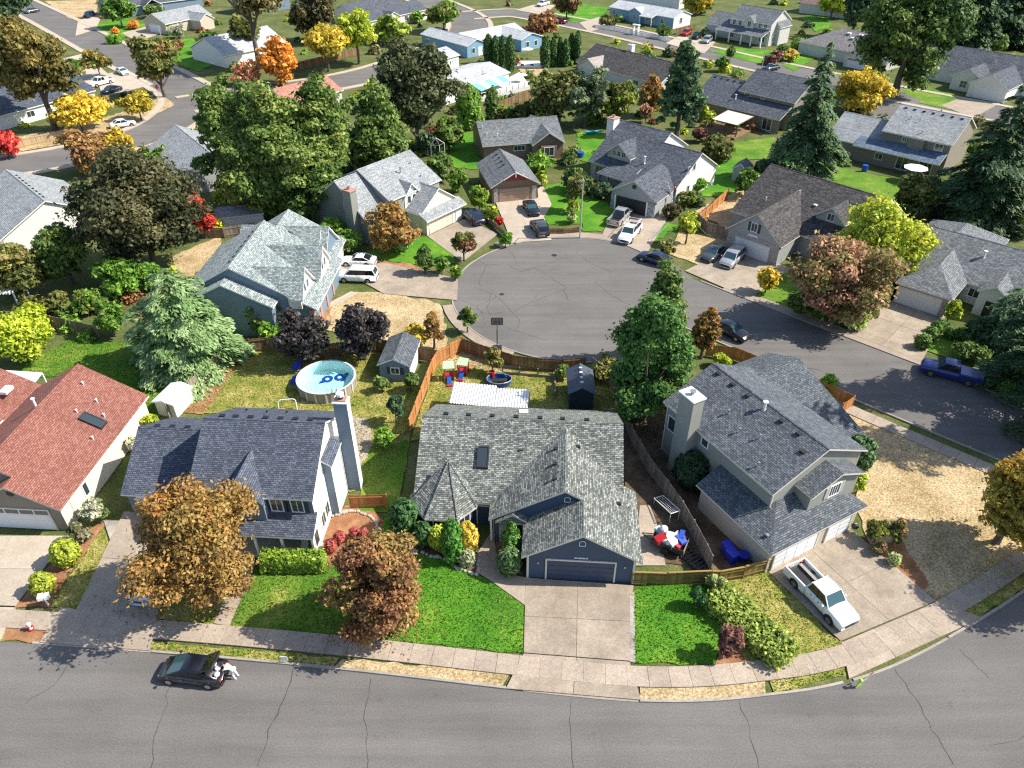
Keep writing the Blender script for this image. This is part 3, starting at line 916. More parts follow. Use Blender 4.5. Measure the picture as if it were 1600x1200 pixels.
h.garage_door(13.35, 5.0, 2.15, -4.93, NAVYP, rows=4, cols=4)
for (x, y, z) in ((13.35, -4.95, 4.15), (12.2, -1.45, 5.0)):
    mb = MB()
    for a, b in (((-.22, -.25), (-.22, .1)), ((.22, -.25), (.22, .1)), ((-.22, -.25), (.22, -.25)), ((-.22, .1), (-.1, .25)), ((.22, .1), (.1, .25)), ((-.1, .25), (.1, .25))):
        mb.bar((x + a[0], y, z + a[1]), (x + b[0], y, z + b[1]), .03, WHITE, 4)
    mb.build('gable_vent', h.o)
# house number plate over the door: small pale letters
mb = MB()
xx = 12.85
for i in range(9):
    mb.box(xx, xx + random.uniform(.06, .1), -4.96, -4.93, 2.5, 2.63, WHITE); xx += .115
mb.build('house_sign', h.o)
for x in (10.2, 16.6):
    mb = MB(); mb.box(x - .07, x + .07, -5.03, -4.9, 1.75, 1.95, GREYM); mb.build('wall_lamp', h.o)
for x, y in ((9.33, -4.8), (17.38, -4.6), (6.52, -1.2)): h.box('downpipe', x, x + .08, y, y + .08, 0, 2.6, OFFW)
# turret
apex = (2.75, 1.9, 5.35)
oc = [(-.35, .75), (-.3, -.1), (1.25, -1.85), (3.8, -1.8), (5.15, -.25), (5.2, 1.2)]
h.roofs([[oc[i] + (2.5,), oc[i + 1] + (2.5,), apex] for i in range(5)], t=.14)
mb = MB()
for q in oc[1:5]: mb.bar(q + (2.52,), (apex[0], apex[1], apex[2] + .02), .07, RF1, 5)
mb.bar(apex, (apex[0], apex[1], apex[2] + .12), .09, RF1, 6)
mb.build('hip_caps', h.o)['kind'] = 'stuff'
mb = MB()
ic = [(2.45 + (x - 2.45) * .84, .35 + (y - .35) * .82) for x, y in oc]
for i in range(5):
    a, b = ic[i], ic[i + 1]
    mb.face([a + (0,), b + (0,), b + (2.62,), a + (2.62,)], NAVY)
mb.build('wall', h.o)
def wall_frame(a, b):       # frame whose x runs along wall a->b, -y outwards
    ang = math.degrees(math.atan2(b[1] - a[1], b[0] - a[0]))
    return h.fr(a[0], a[1], ang), math.hypot(b[0] - a[0], b[1] - a[1])
for i in (1, 2, 3):
    f, L = wall_frame(ic[i], ic[i + 1])
    h.window(L / 2, 1.65, L * .62, 1.2, -.01, f, WHITE, 1)
# entry
h.roofs([[(6.75, -1.95, 2.72), (8.1, -1.95, 3.6), (8.1, -.2, 3.6), (6.75, -.2, 2.72)], [(9.5, -1.95, 2.7), (8.1, -1.95, 3.6), (8.1, -.2, 3.6), (9.5, -.2, 2.7)]])
mb = MB(); mb.face([(7.0, -1.62, 0), (9.3, -1.62, 0), (9.3, -1.62, 2.75), (8.1, -1.62, 3.4), (7.0, -1.62, 2.75)], STONE)
mb.face([(7.0, -1.0, 0), (7.0, -1.62, 0), (7.0, -1.62, 2.75), (7.0, -1.0, 2.75)], STONE); mb.build('wall', h.o)
h.window(8.4, 1.5, .9, 1.5, -1.63, None, WHITE, 1)
h.box('porch_post', 6.3, 6.45, -1.5, -1.35, 0, 2.6, WHITE)
h.door(5.6, .95, 2.05, .28, NAVYP)
fx = h.fr(17.4, 0, 90)
h.window(-3.2, 1.5, 1.0, 1.0, -.01, fx, WHITE)
# patio roof of white corrugated sheets behind
pr = empty('patio_cover', (0, 0, 0)); tag(pr, 'white corrugated patio cover behind the navy house', 'patio cover')
a, b, c, d = at(701, 630, 2.5), at(824, 641, 2.5), at(827, 609, 2.3), at(709, 597, 2.3)
CORR = plain('white_sheet', (.66, .66, .66), .5, vary=.05)
b2 = a.lerp(b, .57)
def sheet(q0, q1, q2, q3, n, m=CORR, name='corrugated_sheet', par=None):
    mb = MB()
    for i in range(n):
        u0, u1 = i / n, (i + 1) / n
        um = (u0 + u1) / 2
        for ua, ub, za, zb in ((u0, um, 0, .10), (um, u1, .10, 0)):
            A, B = q0.lerp(q1, ua), q0.lerp(q1, ub)
            C, D = q3.lerp(q2, ub), q3.lerp(q2, ua)
            mb.slab([(A.x, A.y, A.z + za), (B.x, B.y, B.z + zb), (C.x, C.y, C.z + zb), (D.x, D.y, D.z + za)], .02, m)
    return mb.build(name, par)
e1 = at(776, 603, 2.3); e2 = at(776, 606, 2.32)
sheet(a, b2, e1, d, 16, par=pr)
f1 = d.lerp(c, .57); f2 = at(776, 607, 2.3)
sheet(b2, b, c, f2, 12, par=pr)
for q in (d, e1, c):
    mb = MB(); mb.box(q.x - .06, q.x + .06, q.y - .3, q.y - .18, 0, 2.28, WHITE); mb.build('post', pr)

# ---------- blue and white house beside it
h = House('house', 'blue and white two-storey house with slate blue roof and tall white chimney', 'house', -24.62, 39.69, -3.7, WHITEW, RF2, WHITE)
P = .6; ze = 5.3; zr = ze + 5.3 * P
r = h.gable('x', 0, 9.75, 0, 5.3, 10.6, ze, zr, ov=.35, rake=.25)
h.vents(r, [(x, 5.75, zr - .2) for x in (1.3, 2.4, 3.6, 4.8, 6.0, 7.2, 8.4)])
h.pipes(r, [(1.9, 8.6, zr - 3.3 * P), (3.8, 8.2, zr - 2.9 * P), (5.4, 8.4, zr - 3.1 * P)], BLACK, .2)
zg = 2.7 + 4.95 * P
rg = h.gable('x', -7.0, .2, 2.1, 7.05, 12.0, 2.7, zg, ov=.35, rake=.25, wall=WHITEW)
h.vents(rg, [(x, 7.45, zg - .2) for x in (-5.6, -4.3, -3.0)])
# blue face of the front walls
mb = MB(); mb.face([(.27, .33, 0), (9.48, .33, 0), (9.48, .33, 5.3), (.27, .33, 5.3)], BLUEW); mb.build('wall', h.o)
mb = MB(); mb.face([(-6.73, 2.43, 0), (.2, 2.43, 0), (.2, 2.43, 2.7), (-6.73, 2.43, 2.7)], BLUEW); mb.build('wall', h.o)
h.garage_door(-3.4, 4.9, 2.15, 2.4, WHITEP)
h.cross(4.35, 1.85, -.55, 5.0, 7.3, (0, 5.3, .6), zb=3.2, wall=BLUEW, front=.25)
h.window(4.35, 4.6, .9, 1.3, -.31, None, WHITE, 1)
mb = MB()
vs = [(4.35 + .55 * math.cos(t * math.pi / 10), -.34, 5.35 + .45 * math.sin(t * math.pi / 10)) for t in range(11)]
mb.face(vs, WHITE); mb.build('arch_window', h.o)
vs = [(4.35 + .46 * math.cos(t * math.pi / 10), -.36, 5.38 + .36 * math.sin(t * math.pi / 10)) for t in range(11)]
mb = MB(); mb.face(vs, GLASS); mb.build('pane', h.o.children[-1])
for x in (6.7, 8.3): h.window(x, 4.35, .85, 1.35, .32, None, WHITE, 1, SHUT)
# porch
h.roofs([[(2.3, -1.35, 2.55), (9.72, -1.35, 2.55), (9.72, .45, 3.6), (2.3, .45, 3.6)]])
for x in (2.5, 5.0, 7.1, 9.5): h.box('porch_post', x - .09, x + .09, -1.2, -1.02, 0, 2.45, WHITE)
h.box('porch_floor', 2.3, 9.7, -1.3, .35, 0, .25, CONC_L)
rl = h.box('porch_rail', 7.1, 9.5, -1.16, -1.08, 1.0, 1.08, WHITE)
for i in range(16):
    x = 7.25 + i * .143
    mb = MB(); mb.box(x - .025, x + .025, -1.14, -1.1, .25, 1.0, WHITE); mb.build('baluster', rl)
mb = MB(); mb.face([(9.46, -1.1, 0), (9.46, .36, 0), (9.46, .36, 3.3), (9.46, -1.1, 2.45)], WHITEW)
mb.build('wall', h.o)
fx = h.fr(9.5, 0, 90)
h.window(-.35, 1.5, .8, 1.5, -.02, fx, WHITE, 0)
for z, yy in ((1.5, 1.6), (1.5, 2.7)): h.window(yy, z, .8, 1.3, -.02, fx, WHITE, 1)
# bump-out with its own strip of roof, then the chimney
h.roofs([[(9.35, 3.4, 6.25), (10.35, 3.4, 5.6), (10.35, 6.3, 5.6), (9.35, 6.3, 6.25)]])
mb = MB(); mb.box(9.4, 10.15, 3.6, 6.2, 0, 5.55, WHITEW); mb.build('wall', h.o)
mb = MB(); mb.face([(9.4, 3.59, 0), (10.16, 3.59, 0), (10.16, 3.59, 5.5), (9.4, 3.59, 5.9)], BLUEW); mb.build('wall', h.o)
mb = MB(); mb.box(10.15, 11.25, 6.5, 7.35, 0, 9.4, WHITEW)
mb.face([(10.15, 6.49, 0), (11.25, 6.49, 0), (11.25, 6.49, 9.4), (10.15, 6.49, 9.4)], BLUEW)
mb.box(9.4, 10.16, 6.3, 8.6, 0, 5.4, WHITEW)
ch = mb.build('chimney', h.o)
mb = MB(); mb.box(10.08, 11.32, 6.42, 7.43, 9.4, 9.5, WHITE); mb.build('cap', ch)
mb = MB(); mb.box(10.25, 11.15, 6.6, 7.25, 9.5, 9.62, BRICKR); mb.cyl(10.7, 6.92, 9.6, 9.85, .2, BLACK, 12); mb.cyl(10.7, 6.92, 9.9, 10.15, .3, WHITE, 12); mb.build('flue', ch)

# ---------- red roofed house
h = House('house', 'cream house with red shingle roof and white garage door', 'house', -35.39, 40.47, 86.1, CREAM, RF3, OFFW)
P = .6
zr = 2.7 + 5.7 * P; zl = 2.68 + 3.8 * P
f = h.ID
r = h.gable('x', 1.2, 14.9, 0, 5.7, 11.4, 2.7, zr, rake=.3)
mb = MB(); mb.face([(1.48, .4, 2.6), (1.48, 5.7, zr - .2), (1.48, 11, 2.6)], TAUPE); mb.build('wall', h.o)
rg = h.roofs([[(-.0, 0, 2.68), (-.0, 3.8, zl), (1.3, 3.8, zl), (1.3, 0, 2.68)], [(0, 7.6, 2.68), (0, 3.8, zl), (2.0, 3.8, zl), (2.0, 7.6, 2.68)]])
mb = MB()
mb.face([(.35, .4, 0), (.35, 7.2, 0), (.35, 7.2, 2.7), (.35, 3.8, zl - .2), (.35, .4, 2.7)], TAUPE)
mb.face([(.35, .4, 0), (1.6, .4, 0), (1.6, .4, 2.7), (.35, .4, 2.7)], CREAM); mb.build('wall', h.o)
fg = h.fr(.35, 0, -90)
h.garage_door(-3.9, 4.9, 2.2, -.02, WHITEP, fg, lights=True)
mb = MB(); mb.bar(fg((-3.8, -.06, 4.0)), fg((-3.8, .02, 4.0)), .3, BLACK, 16); mb.build('round_vent', h.o)
h.pipes(r, [(7.6, 1.2, 2.7 + 1.2 * P), (9.6, 3.3, 2.7 + 3.3 * P), (11.6, 2.7, 2.7 + 2.7 * P), (12.8, 4.3, 2.7 + 4.3 * P), (10.4, 1.6, 2.7 + 1.6 * P)], WHITE, .3)
mb = MB()
h.skylight(r, 9.4, 2.0, 2.7 + 2.0 * P + .05, .8, 1.5, P)
h.pipes(r, [(8.6, 5.9, zr - .1)], WHITE, .8, .09)
# lower wing beyond the ridge
r2 = h.gable('y', 9.5, 17.0, 5.0, 9.0, 13.0, 2.7, 5.1) if 0 else h.gable('x', 6.0, 15.5, 10.2, 14.4, 18.6, 2.65, 4.9)
h.roofs([[(5.5, 10.5, 3.6), (9.5, 10.5, 3.6), (9.5, 16, 2.7), (5.5, 16, 2.7)]])
for y in (11.6, 13.0):
    mb = MB(); mb.box(12.2, 13.3, y, y + .7, 3.6 + (y - 10.5) * .55, 3.9 + (y - 10.5) * .55, WHITE); mb.build('skylight', r2)
fx = h.fr(0, .4, 0)
h.window(3.6, 1.5, .5, 1.2, -.01, fx, WHITE, 0)
pc = empty('patio_cover', (0, 0, 0)); tag(pc, 'white flat patio cover behind the red roofed house', 'patio cover')
q = [at(-14, 598, 2.6), at(48, 605, 2.6), at(66, 582, 2.5), at(4, 578, 2.5)]
mb = MB(); mb.slab(q, .1, CORR); mb.build('cover_sheet', pc)
for p in (q[2], q[1]):
    mb = MB(); mb.box(p.x - .08, p.x + .08, p.y - .2, p.y - .05, 0, 2.5, WHITE); mb.build('post', pc)

# ---------- grey house on the corner
h = House('house', 'sage grey two-storey corner house with stepped blue-grey roofs', 'house', 13.75, 49.89, -61, SAGE, RF4, OFFW)
P = .45; ze = 5.5; zr = ze + 5.2 * P
r = h.gable('x', -1.1, 12.0, 0, 5.2, 10.4, ze, zr, ov=.35, rake=.3)
mb = MB()
h.vents(r, [(x, 4.7, zr - .22) for x in (.2, 2.0, 3.8, 7.6, 9.4)])
h.vents(r, [(10.8, 3.8, zr - .63)])
h.pipes(r, [(4.0, 2.6, ze + 2.6 * P), (6.0, 2.0, ze + 2.0 * P), (7.6, 2.6, ze + 2.6 * P), (9.4, .9, ze + .9 * P)], GREYM, .35)
h.pipes(r, [(5.7, 4.7, zr - .2)], WHITE, .6, .12)
# the chimney stands against the long wall
h.chimney(1.6, 3.3, -.85, .3, 8.6, SAGE, WHITE)
# garage wing
rg = h.gable('x', 6.3, 14.75, -2.05, 3.1, 8.25, 2.7, 5.2, hip=(0, 5.1), ov=.4, rake=.3, wall=BEIGE)
h.vents(rg, [(13.4, -1.3, 3.1)], GREYM, .1)
# front bump-out over the garage
f = h.fr(13.35, 0, 90)          # faces the drive
h.cross(5.55, 2.9, -.15, 5.15, 6.35, (3.0, 6.35, 1.0), f, zb=2.9, wall=SAGE, front=.3, y_l=3.2, y_r=3.2)
h.window(5.55, 4.45, 1.1, 1.1, .14, f, WHITE, 3, GREYT)
fd = h.fr(14.37, 0, 90)
h.garage_door(1.2, 4.5, 2.1, -.02, WHITEP, fd)
h.garage_door(5.9, 2.5, 2.1, -.02, WHITEP, fd, cols=2)
# rear wing towards the side street
h.gable('y', 6.0, 14.9, -3.4, .2, 9.0, 4.4, 5.95, ov=.35, rake=.3, ze1=2.95)
fl = h.fr(0, .35, 0)
h.window(4.2, 4.6, .7, .7, -.01, fl, WHITE, 0)
h.window(.1, 3.6, .9, 1.4, -.01, fl, WHITE, 0)

for x, y in ((-.75, .28), (11.75, .28)): h.box('downpipe', x, x + .09, y, y + .08, 0, 5.3, OFFW)
# ---------- pale mottled roof, left of the circle
h = House('house', 'slate blue house with pale mottled roof and three gables facing the circle', 'house', -21.73, 70.3, 87.4, BLUEW, RF5, WHITE)
P = .56; zr = 2.8 + 9.0 * P
r = h.gable('x', .6, 13.0, 0, 9.0, 15.2, 2.8, zr, ov=.6, rake=.3, ze1=4.4)
h.vents(r, [(x, 9.5, zr - .35) for x in (2.5, 3.8, 5.1, 6.4, 7.7, 9.0, 10.3)], BLACK, .14)
for xc, w, yf, zz, ztop in ((2.75, 2.6, 1.3, 4.2, 7.0), (8.1, 2.5, .7, 4.1, 7.0), (13.6, 1.8, 2.4, 4.6, 6.4)):
    h.cross(xc, w, yf, zz, ztop, (0, 2.8, P), zb=3.0, wall=WHITEW, front=.3)
    h.window(xc - .55, 4.7, .6, .95, yf + .29, None, WHITE, 0); h.window(xc + .55, 4.7, .6, .95, yf + .29, None, WHITE, 0)
h.gable('x', 12.6, 18.6, .9, 7.8, 14.2, 2.85, 6.9, ov=.5, rake=.3)
h.gable('x', -1.0, 1.0, 4.3, 9.6, 14.9, 3.9, 6.6, ov=.3, rake=.2)
h.gable('y', 1.5, 12.5, 10.0, 14.2, 18.4, 2.8, 6.6, ov=.4, rake=.3)
for x in (.9, 3.4, 6.2, 9.0): h.box('porch_post', x - .25, x + .25, .5, 1.0, 0, 2.6, BRICKR)
h.box('porch_wall', 1.0, 3.3, .55, .75, 0, 1.0, BRICKR)
h.garage_door(15.6, 4.6, 2.1, 1.36, WHITEP)
h.vents(r, [(5.0, 4.6, 2.8 + 4.6 * P)], WHITE, .12)

# ---------- grey-green house with the bare chimney
h = House('house', 'grey-green two-storey house with pale grey roof and broad chimney', 'house', -15.35, 97.5, 51.5, SAGE, RF6, WHITE)
P = .5; ze = 5.2; zr = ze + 6.1 * P
r = h.gable('x', -2.2, 8.2, 0, 6.1, 12.2, ze, zr, ov=.3, rake=.25, wall=SAGE)
h.gable('x', -6.4, -2.0, .2, 6.1, 12.0, 3.4, zr - .35, ov=.3, rake=.3)
h.chimney(-7.2, -6.1, 2.0, 3.7, 7.5, SAGE, BRICKR)
h.pipes(r, [(3.2, 3.2, ze + 3.2 * P)], GREYM, .8, .09); h.pipes(r, [(6.0, 4.0, ze + 4 * P), (5.6, 1.6, ze + 1.6 * P)], BLACK, .2)
h.cross(2.1, 1.6, -.1, 4.7, 6.5, (0, 5.2, P), zb=2.6, wall=WHITEW, front=.3, y_l=.6, y_r=.6)
h.window(1.6, 4.2, .6, 1.0, .19, None, WHITE, 0); h.window(2.6, 4.2, .6, 1.0, .19, None, WHITE, 0)
# garage wing
h.gable('y', -2.9, 2.4, .6, 4.6, 8.6, 2.9, 5.7, ov=.35, rake=.25, wall=CREAM)
h.roofs([[(.45, -4.25, 2.45), (8.75, -4.25, 2.45), (8.75, -2.65, 3.2), (.45, -2.65, 3.2)]])
mb = MB(); mb.box(.95, 8.25, -3.6, -2.4, 0, 2.5, CREAM); mb.build('wall', h.o)
h.garage_door(3.9, 4.8, 2.1, -3.62, CREAMP)
h.door(7.5, .9, 2.0, -3.62, WHITEP)
fl = h.fr(-6.1, 0, -90)
h.window(-4.6, 4.6, .8, 1.0, -.02, fl, WHITE, 0); h.window(-4.8, 1.6, .8, 1.2, -.02, fl, WHITE, 0)

# ---------- brown house with its own garage in front
h = House('house', 'brown house with bay window and steel grey roof behind its garage', 'house', -5.05, 125.04, 13.2, BROWNW, RF7, OFFW)
r = h.gable('x', 0, 14.6, 0, 5.3, 10.6, 2.9, 5.55, ov=.4)
h.pipes(r, [(1.2, 2.0, 3.9), (3.0, 1.7, 3.75), (.8, 3.6, 4.7)], WHITE, .5)
h.cross(11.4, 3.0, -1.6, 2.9, 4.9, (0, 2.9, .5), zb=0, front=.9)
mb = MB(); mb.box(10.0, 12.8, -1.6, -.7, .6, 2.6, BROWNW); mb.build('bay', h.o)
h.window(11.4, 1.65, 1.6, 1.4, -1.62, None, WHITE, 1)
h.window(6.6, 2.0, 1.9, .8, .38, None, WHITE, 2)
h.roofs([[(9.6, 10.2, 3.2), (11.0, 10.2, 4.6), (11.0, 5.5, 5.5), (9.6, 7, 4.4)]])
hg = House('garage', 'brown detached garage with red gable and grey roof', 'garage', -3.25, 106.85, 14.0, BROWNW, RF7, OFFW)
r = hg.gable('y', 0, 10.8, 0, 3.95, 7.9, 2.7, 4.85, ov=.35, rake=.6)
hg.vents(r, [(3.1, y, 4.45) for y in (4.4, 6.0, 7.6, 9.2)], BLACK, .14)
hg.garage_door(3.9, 4.9, 2.1, .58, TANP, frame=BROWNW)
mb = MB(); mb.face([(2.0, .57, 3.3), (5.9, .57, 3.3), (3.95, .57, 4.5)], DRED); mb.build('gable_panel', hg.o)
mb = MB()
for sg in (-1, 1): mb.bar((3.95, -.02, 4.75), (3.95 + sg * 1.9, -.02, 3.72), .07, WHITE, 4)
mb.bar((3.95, -.03, 4.9), (3.95, -.03, 4.0), .08, WHITE, 4); mb.build('gable_truss', hg.o)
for sg in (-1, 1): hg.box('brick_pier', 3.95 + sg * 3.0 - .35, 3.95 + sg * 3.0 + .35, .5, .62, 0, 2.3, BRICKG)

# ---------- blue-grey house with the open garage
h = House('house', 'blue-grey house with navy roof, dormer and open garage', 'house', 13.07, 117.23, -43, GREYW, RF8, OFFW)
P = .58; zr = 3.0 + 8.2 * P
r = h.gable('x', -1.0, 9.0, 0, 8.2, 14.0, 3.0, zr, ov=.6, rake=.3, wall=WHITEW)
h.gable('x', 8.6, 16.0, 0, 6.2, 12.4, 3.0, 6.7, ov=.5, rake=.3, wall=WHITEW)
mb = MB(); mb.face([(-.7, .57, 0), (15.7, .57, 0), (15.7, .57, 3.0), (-.7, .57, 3.0)], GREYW); mb.build('wall', h.o)
h.cross(3.9, 2.5, 1.2, 4.6, 6.5, (0, 3.0, P), zb=3.4, wall=GREYW, front=.4)
for x in (3.0, 3.9, 4.8): h.window(x, 4.85, .6, .8, 1.59, None, OFFW, 1)
h.chimney(-2.1, -.75, 6.0, 7.6, 8.2, WHITEW, BRICKR)
h.pipes(r, [(8.4, 2.2, 4.3)], WHITE, 1.0, .1); h.pipes(r, [(7.0, 6.0, 6.4)], GREYM, .3)
f = h.fr(8.8, -7.4, 8)
zg = 5.1
h.gable('y', 0, 9, 0, 4.0, 8.0, 2.7, zg, f, ov=.4, rake=.35, wall=GREYW)
mb = MB(); mb.box(1.3, 6.2, .25, .32, .05, 2.2, BLACK, f); mb.build('garage_dark_sheet', h.o)  # black sheet stands in for the shaded inside of the open garage
for x in (1.1, 6.35):
    mb = MB(); mb.box(x - .12, x + .12, .2, .34, 0, 2.3, WHITE, f); mb.build('door_jamb', h.o)
for x0, x1 in ((.4, .97), (6.5, 7.5)):
    mb = MB(); mb.box(x0, x1, .2, .34, 0, 2.3, STONE, f); mb.build('stone_facing', h.o)
mb = MB(); mb.bar(f((4.0, .2, 4.1)), f((4.0, .36, 4.1)), .3, BLACK, 16); mb.build('round_vent', h.o)
h.roofs([[(2.6, -2.4, 2.6), (8.9, -2.4, 2.6), (8.9, .8, 3.9), (4.0, .8, 3.6)]])
for x in (2.9, 4.6): h.box('porch_post', x - .2, x + .2, -2.2, -1.8, 0, 2.5, STONE)
h.window(1.0, 1.6, 1.4, 1.6, .55, None, OFFW, 1)
fx = h.fr(15.7, 0, 90)
for yy, z in ((3.2, 4.7), (4.8, 4.9), (3.8, 1.6)): h.window(yy, z, .45, 1.0, -.02, fx, GREYT, 0)

# ---------- dark roofed house with brick garage front
h = House('house', 'grey house with brown-black roof and pale brick garage front', 'house', 33.27, 95.42, -47.5, GREYW, RF9, OFFW)
P = .54; zr = 2.9 + 8.6 * P
r = h.gable('x', -3.6, 14.5, 0, 8.6, 15.2, 2.9, zr, ov=.5, rake=.3, ze1=3.4)
h.pipes(r, [(3.2, 5.4, 5.8), (-.2, 3.0, 4.5)], WHITE, .5); h.vents(r, [(4.0, 3.4, 4.74), (6.2, 4.6, 5.4)], WHITE, .18)
h.cross(9.4, 2.3, 2.6, 4.9, 6.6, (0, 2.9, P), zb=3.6, front=.35)
h.window(9.4, 5.2, .9, .9, 2.93, None, WHITE, 1)
f = h.fr(.6, -5.6, 3)
h.gable('y', 0, 12, -1.2, 2.9, 7.0, 2.9, 6.3, f, ov=.35, rake=.35)
mb = MB(); mb.face([f(q) for q in ((-.8, .33, 0), (6.6, .33, 0), (6.6, .33, 2.9), (-.8, .33, 2.9))], BRICKG); mb.build('brick_front', h.o)
h.garage_door(2.9, 4.9, 2.15, .31, WHITEP, f)
h.window(2.7, 4.2, .8, 1.1, .34, f, WHITE, 1, SHUT)
mb = MB(); mb.box(2.1, 3.5, .2, .34, 2.95, 3.2, WHITE, f); mb.build('window_box', h.o)

# ---------- house with hipped garage at the street
h = House('house', 'pale grey house with hipped garage roof by the weeping cedar', 'house', 45.55, 77.49, -42, PALE, RF7, OFFW)
P = .5
h.gable('y', 0, 11.0, 0, 3.2, 6.4, 2.7, 4.7, hip=(4.0, 0), ov=.4)
h.garage_door(2.9, 4.8, 2.1, .38, WHITEP)
mb = MB(); mb.face([(5.4, .37, 0), (6.02, .37, 0), (6.02, .37, 2.5), (5.4, .37, 2.5)], BRICKG); mb.build('brick_pier', h.o)
r = h.gable('x', -2.2, 22, 5.6, 11.6, 17.6, 2.7, 5.9, ov=.5)
h.pipes(r, [(6.5, 9.4, 4.7)], WHITE, .7, .12)
h.pipes(r, [(2.0, 12.5, 5.4), (-.6, 13.2, 5.1)], BLACK, .2)
h.cross(9.6, 1.7, 3.6, 3.0, 4.1, (5.6, 2.7, .53), zb=0, front=.3)
h.door(9.6, .95, 2.05, 3.86, BLACK)
h.window(7.4, 1.5, 1.1, 1.0, 6.06, None, WHITE, 1)
h.gable('y', 12, 22, -2.6, 2.2, 7.0, 2.7, 4.9, hip=(0, 4.0), ov=.45, wall=BEIGE)

# ---------- grey roofed house behind the lawn
h = House('house', 'taupe two-storey house with light grey roof and blue lower roofs', 'house', 62.69, 125.92, -43, TAUPE, RF6, OFFW)
r = h.gable('x', 0, 11.4, 0, 6.3, 12.6, 5.3, 8.45, ov=.35)
h.vents(r, [(1.2 + 1.5 * i, 5.6, 8.1) for i in range(7)]); h.pipes(r, [(3.0, 3.6, 7.1), (4.6, 3.4, 7.0), (6.0, 1.2, 5.9)], GREYM, .4)
RF2b = shingle('roof_steel_blue', (.10, .14, .20), (.15, .20, .28), (.22, .28, .36), .45, .17)
h.gable('x', -8.4, 1.0, -1.8, 4.4, 10.6, 2.8, 5.9, ov=.4)
h.roofs([[(-3.2, -2.6, 2.75), (11.0, -2.6, 2.75), (11.0, .5, 3.9), (-3.2, .5, 3.9)]], roof=RF2b)
mb = MB(); mb.face([(-3.0, -1.6, 0), (10.8, -1.6, 0), (10.8, -1.6, 2.9), (-3.0, -1.6, 2.9)], TAUPE); mb.build('wall', h.o)
h.window(3.9, 4.6, .6, .7, .34, None, WHITE, 1); h.window(9.4, 4.5, 1.2, 1.0, .34, None, WHITE, 1)
h.window(1.2, 1.6, 1.2, 1.0, -1.61, None, WHITE, 1); h.window(5.2, 1.4, 1.8, 2.0, -1.61, None, WHITE, 1); h.window(8.8, 1.4, 2.0, 2.0, -1.61, None, WHITE, 2)
h.box('wall_panel', 4.6, 7.2, -.2, .4, 3.4, 5.2, TAUPE)

# ---------- navy roofed house with the pergola patio
h = House('house', 'taupe house with dark navy roof behind the sail-roofed patio', 'house', 39.09, 151.52, -46, TAUPE, RF8, OFFW)
r = h.gable('x', -4.0, 6.5, 0, 7, 14, 2.8, 6.3, ov=.4)
h.vents(r, [(-3 + 1.5 * i, 6.4, 6.0) for i in range(6)]); h.pipes(r, [(4.6, 2.4, 4.0)], WHITE, .7, .1)
h.gable('x', 4.2, 16.5, 3.4, 9.4, 15.4, 5.3, 8.4, ov=.4)
h.roofs([[(4.5, -.2, 2.8), (16.0, -.2, 2.8), (16.0, 3.9, 4.6), (4.5, 3.9, 4.6)]])
mb = MB(); mb.face([(4.5, .5, 0), (15.8, .5, 0), (15.8, .5, 2.9), (4.5, .5, 2.9)], TAUPE); mb.build('wall', h.o)
h.window(6.2, 4.9, 1.2, .8, 3.78, None, WHITE, 1); h.window(9.6, 4.9, .6, .8, 3.78, None, WHITE, 0)
h.window(13.2, 1.3, 1.8, 2.0, .48, None, WHITE, 1)

# ---------- dark ranch roof
h = House('house', 'low house with long brown-black roof and white chimney', 'house', 17.61, 182.23, -50.5, PALE, RF9, OFFW)
r = h.gable('x', -4, 22, 0, 6.5, 13, 2.7, 5.9, ov=.4)
h.vents(r, [(-2 + 2.1 * i, 6.9, 5.75) for i in range(11)], GREYM)
h.chimney(5.6, 6.8, 7.2, 8.2, 7.0, WHITE, WHITE, 4.0)
h.cross(1.4, 3.2, -1.5, 2.8, 4.6, (0, 2.7, .49), zb=0, roof=shingle('roof_pinkish', (.36, .31, .29), (.44, .38, .36), (.52, .46, .43)))
h.window(15, 1.6, 1.4, 1.0, .39, None, WHITE, 1)

# ---------- white and blue homes past the oak
h = House('house', 'white single-storey house with teal striped awning on its deck', 'house', -11.9, 161.6, 50, WHITEW, RF10, WHITE)
r = h.gable('x', -3, 18, 0, 6.2, 12.4, 2.8, 4.1, ov=.3)
h.vents(r, [(4, 7.0, 4.0), (8, 7.2, 3.95), (12, 3.0, 3.4)], BLACK, .12)
for i in (0, 1): h.vents(r, [(11.0 + i * .7, 2.2, 3.25)], BRICKR, .2)
TEAL = plain('teal_awning', (.22, .66, .64), .5, vary=.05)
aw = empty('awning', (0, 0, 0)); tag(aw, 'teal and white striped awning over the deck', 'awning')
q = [at(728, 127, 2.7), at(774, 112, 2.7), at(796, 126, 2.3), at(752, 142, 2.3)]
for i in range(5):
    a, b = q[0].lerp(q[1], i / 5), q[0].lerp(q[1], (i + 1) / 5)
    d, c = q[3].lerp(q[2], i / 5), q[3].lerp(q[2], (i + 1) / 5)
    mb = MB(); mb.slab([a, b, c, d], .06, TEAL if i % 2 == 0 else CORR); mb.build('stripe', aw)
for p in (q[2], q[3]):
    mb = MB(); mb.box(p.x - .08, p.x + .08, p.y + .05, p.y + .2, 0, 2.25, WHITE); mb.build('post', aw)
h = House('house', 'white house with pale grey roof beside the great oak', 'house', -21, 182.5, 50, WHITEW, RF10, WHITE)
h.gable('x', -2, 13, 0, 4.6, 9.2, 2.7, 4.0, ov=.3)
h = House('house', 'light blue L-shaped house with pale roof behind the thin cypresses', 'house', -11.4, 200.5, 42, LTBLUE, RF10, WHITE)
h.gable('y', 0, 20, 0, 3.4, 6.8, 2.9, 4.2, ov=.3)
h.window(2.3, 1.5, .9, 1.2, .28, None, WHITE, 0); h.door(4.6, 1.2, 2.0, .28, WHITEP)
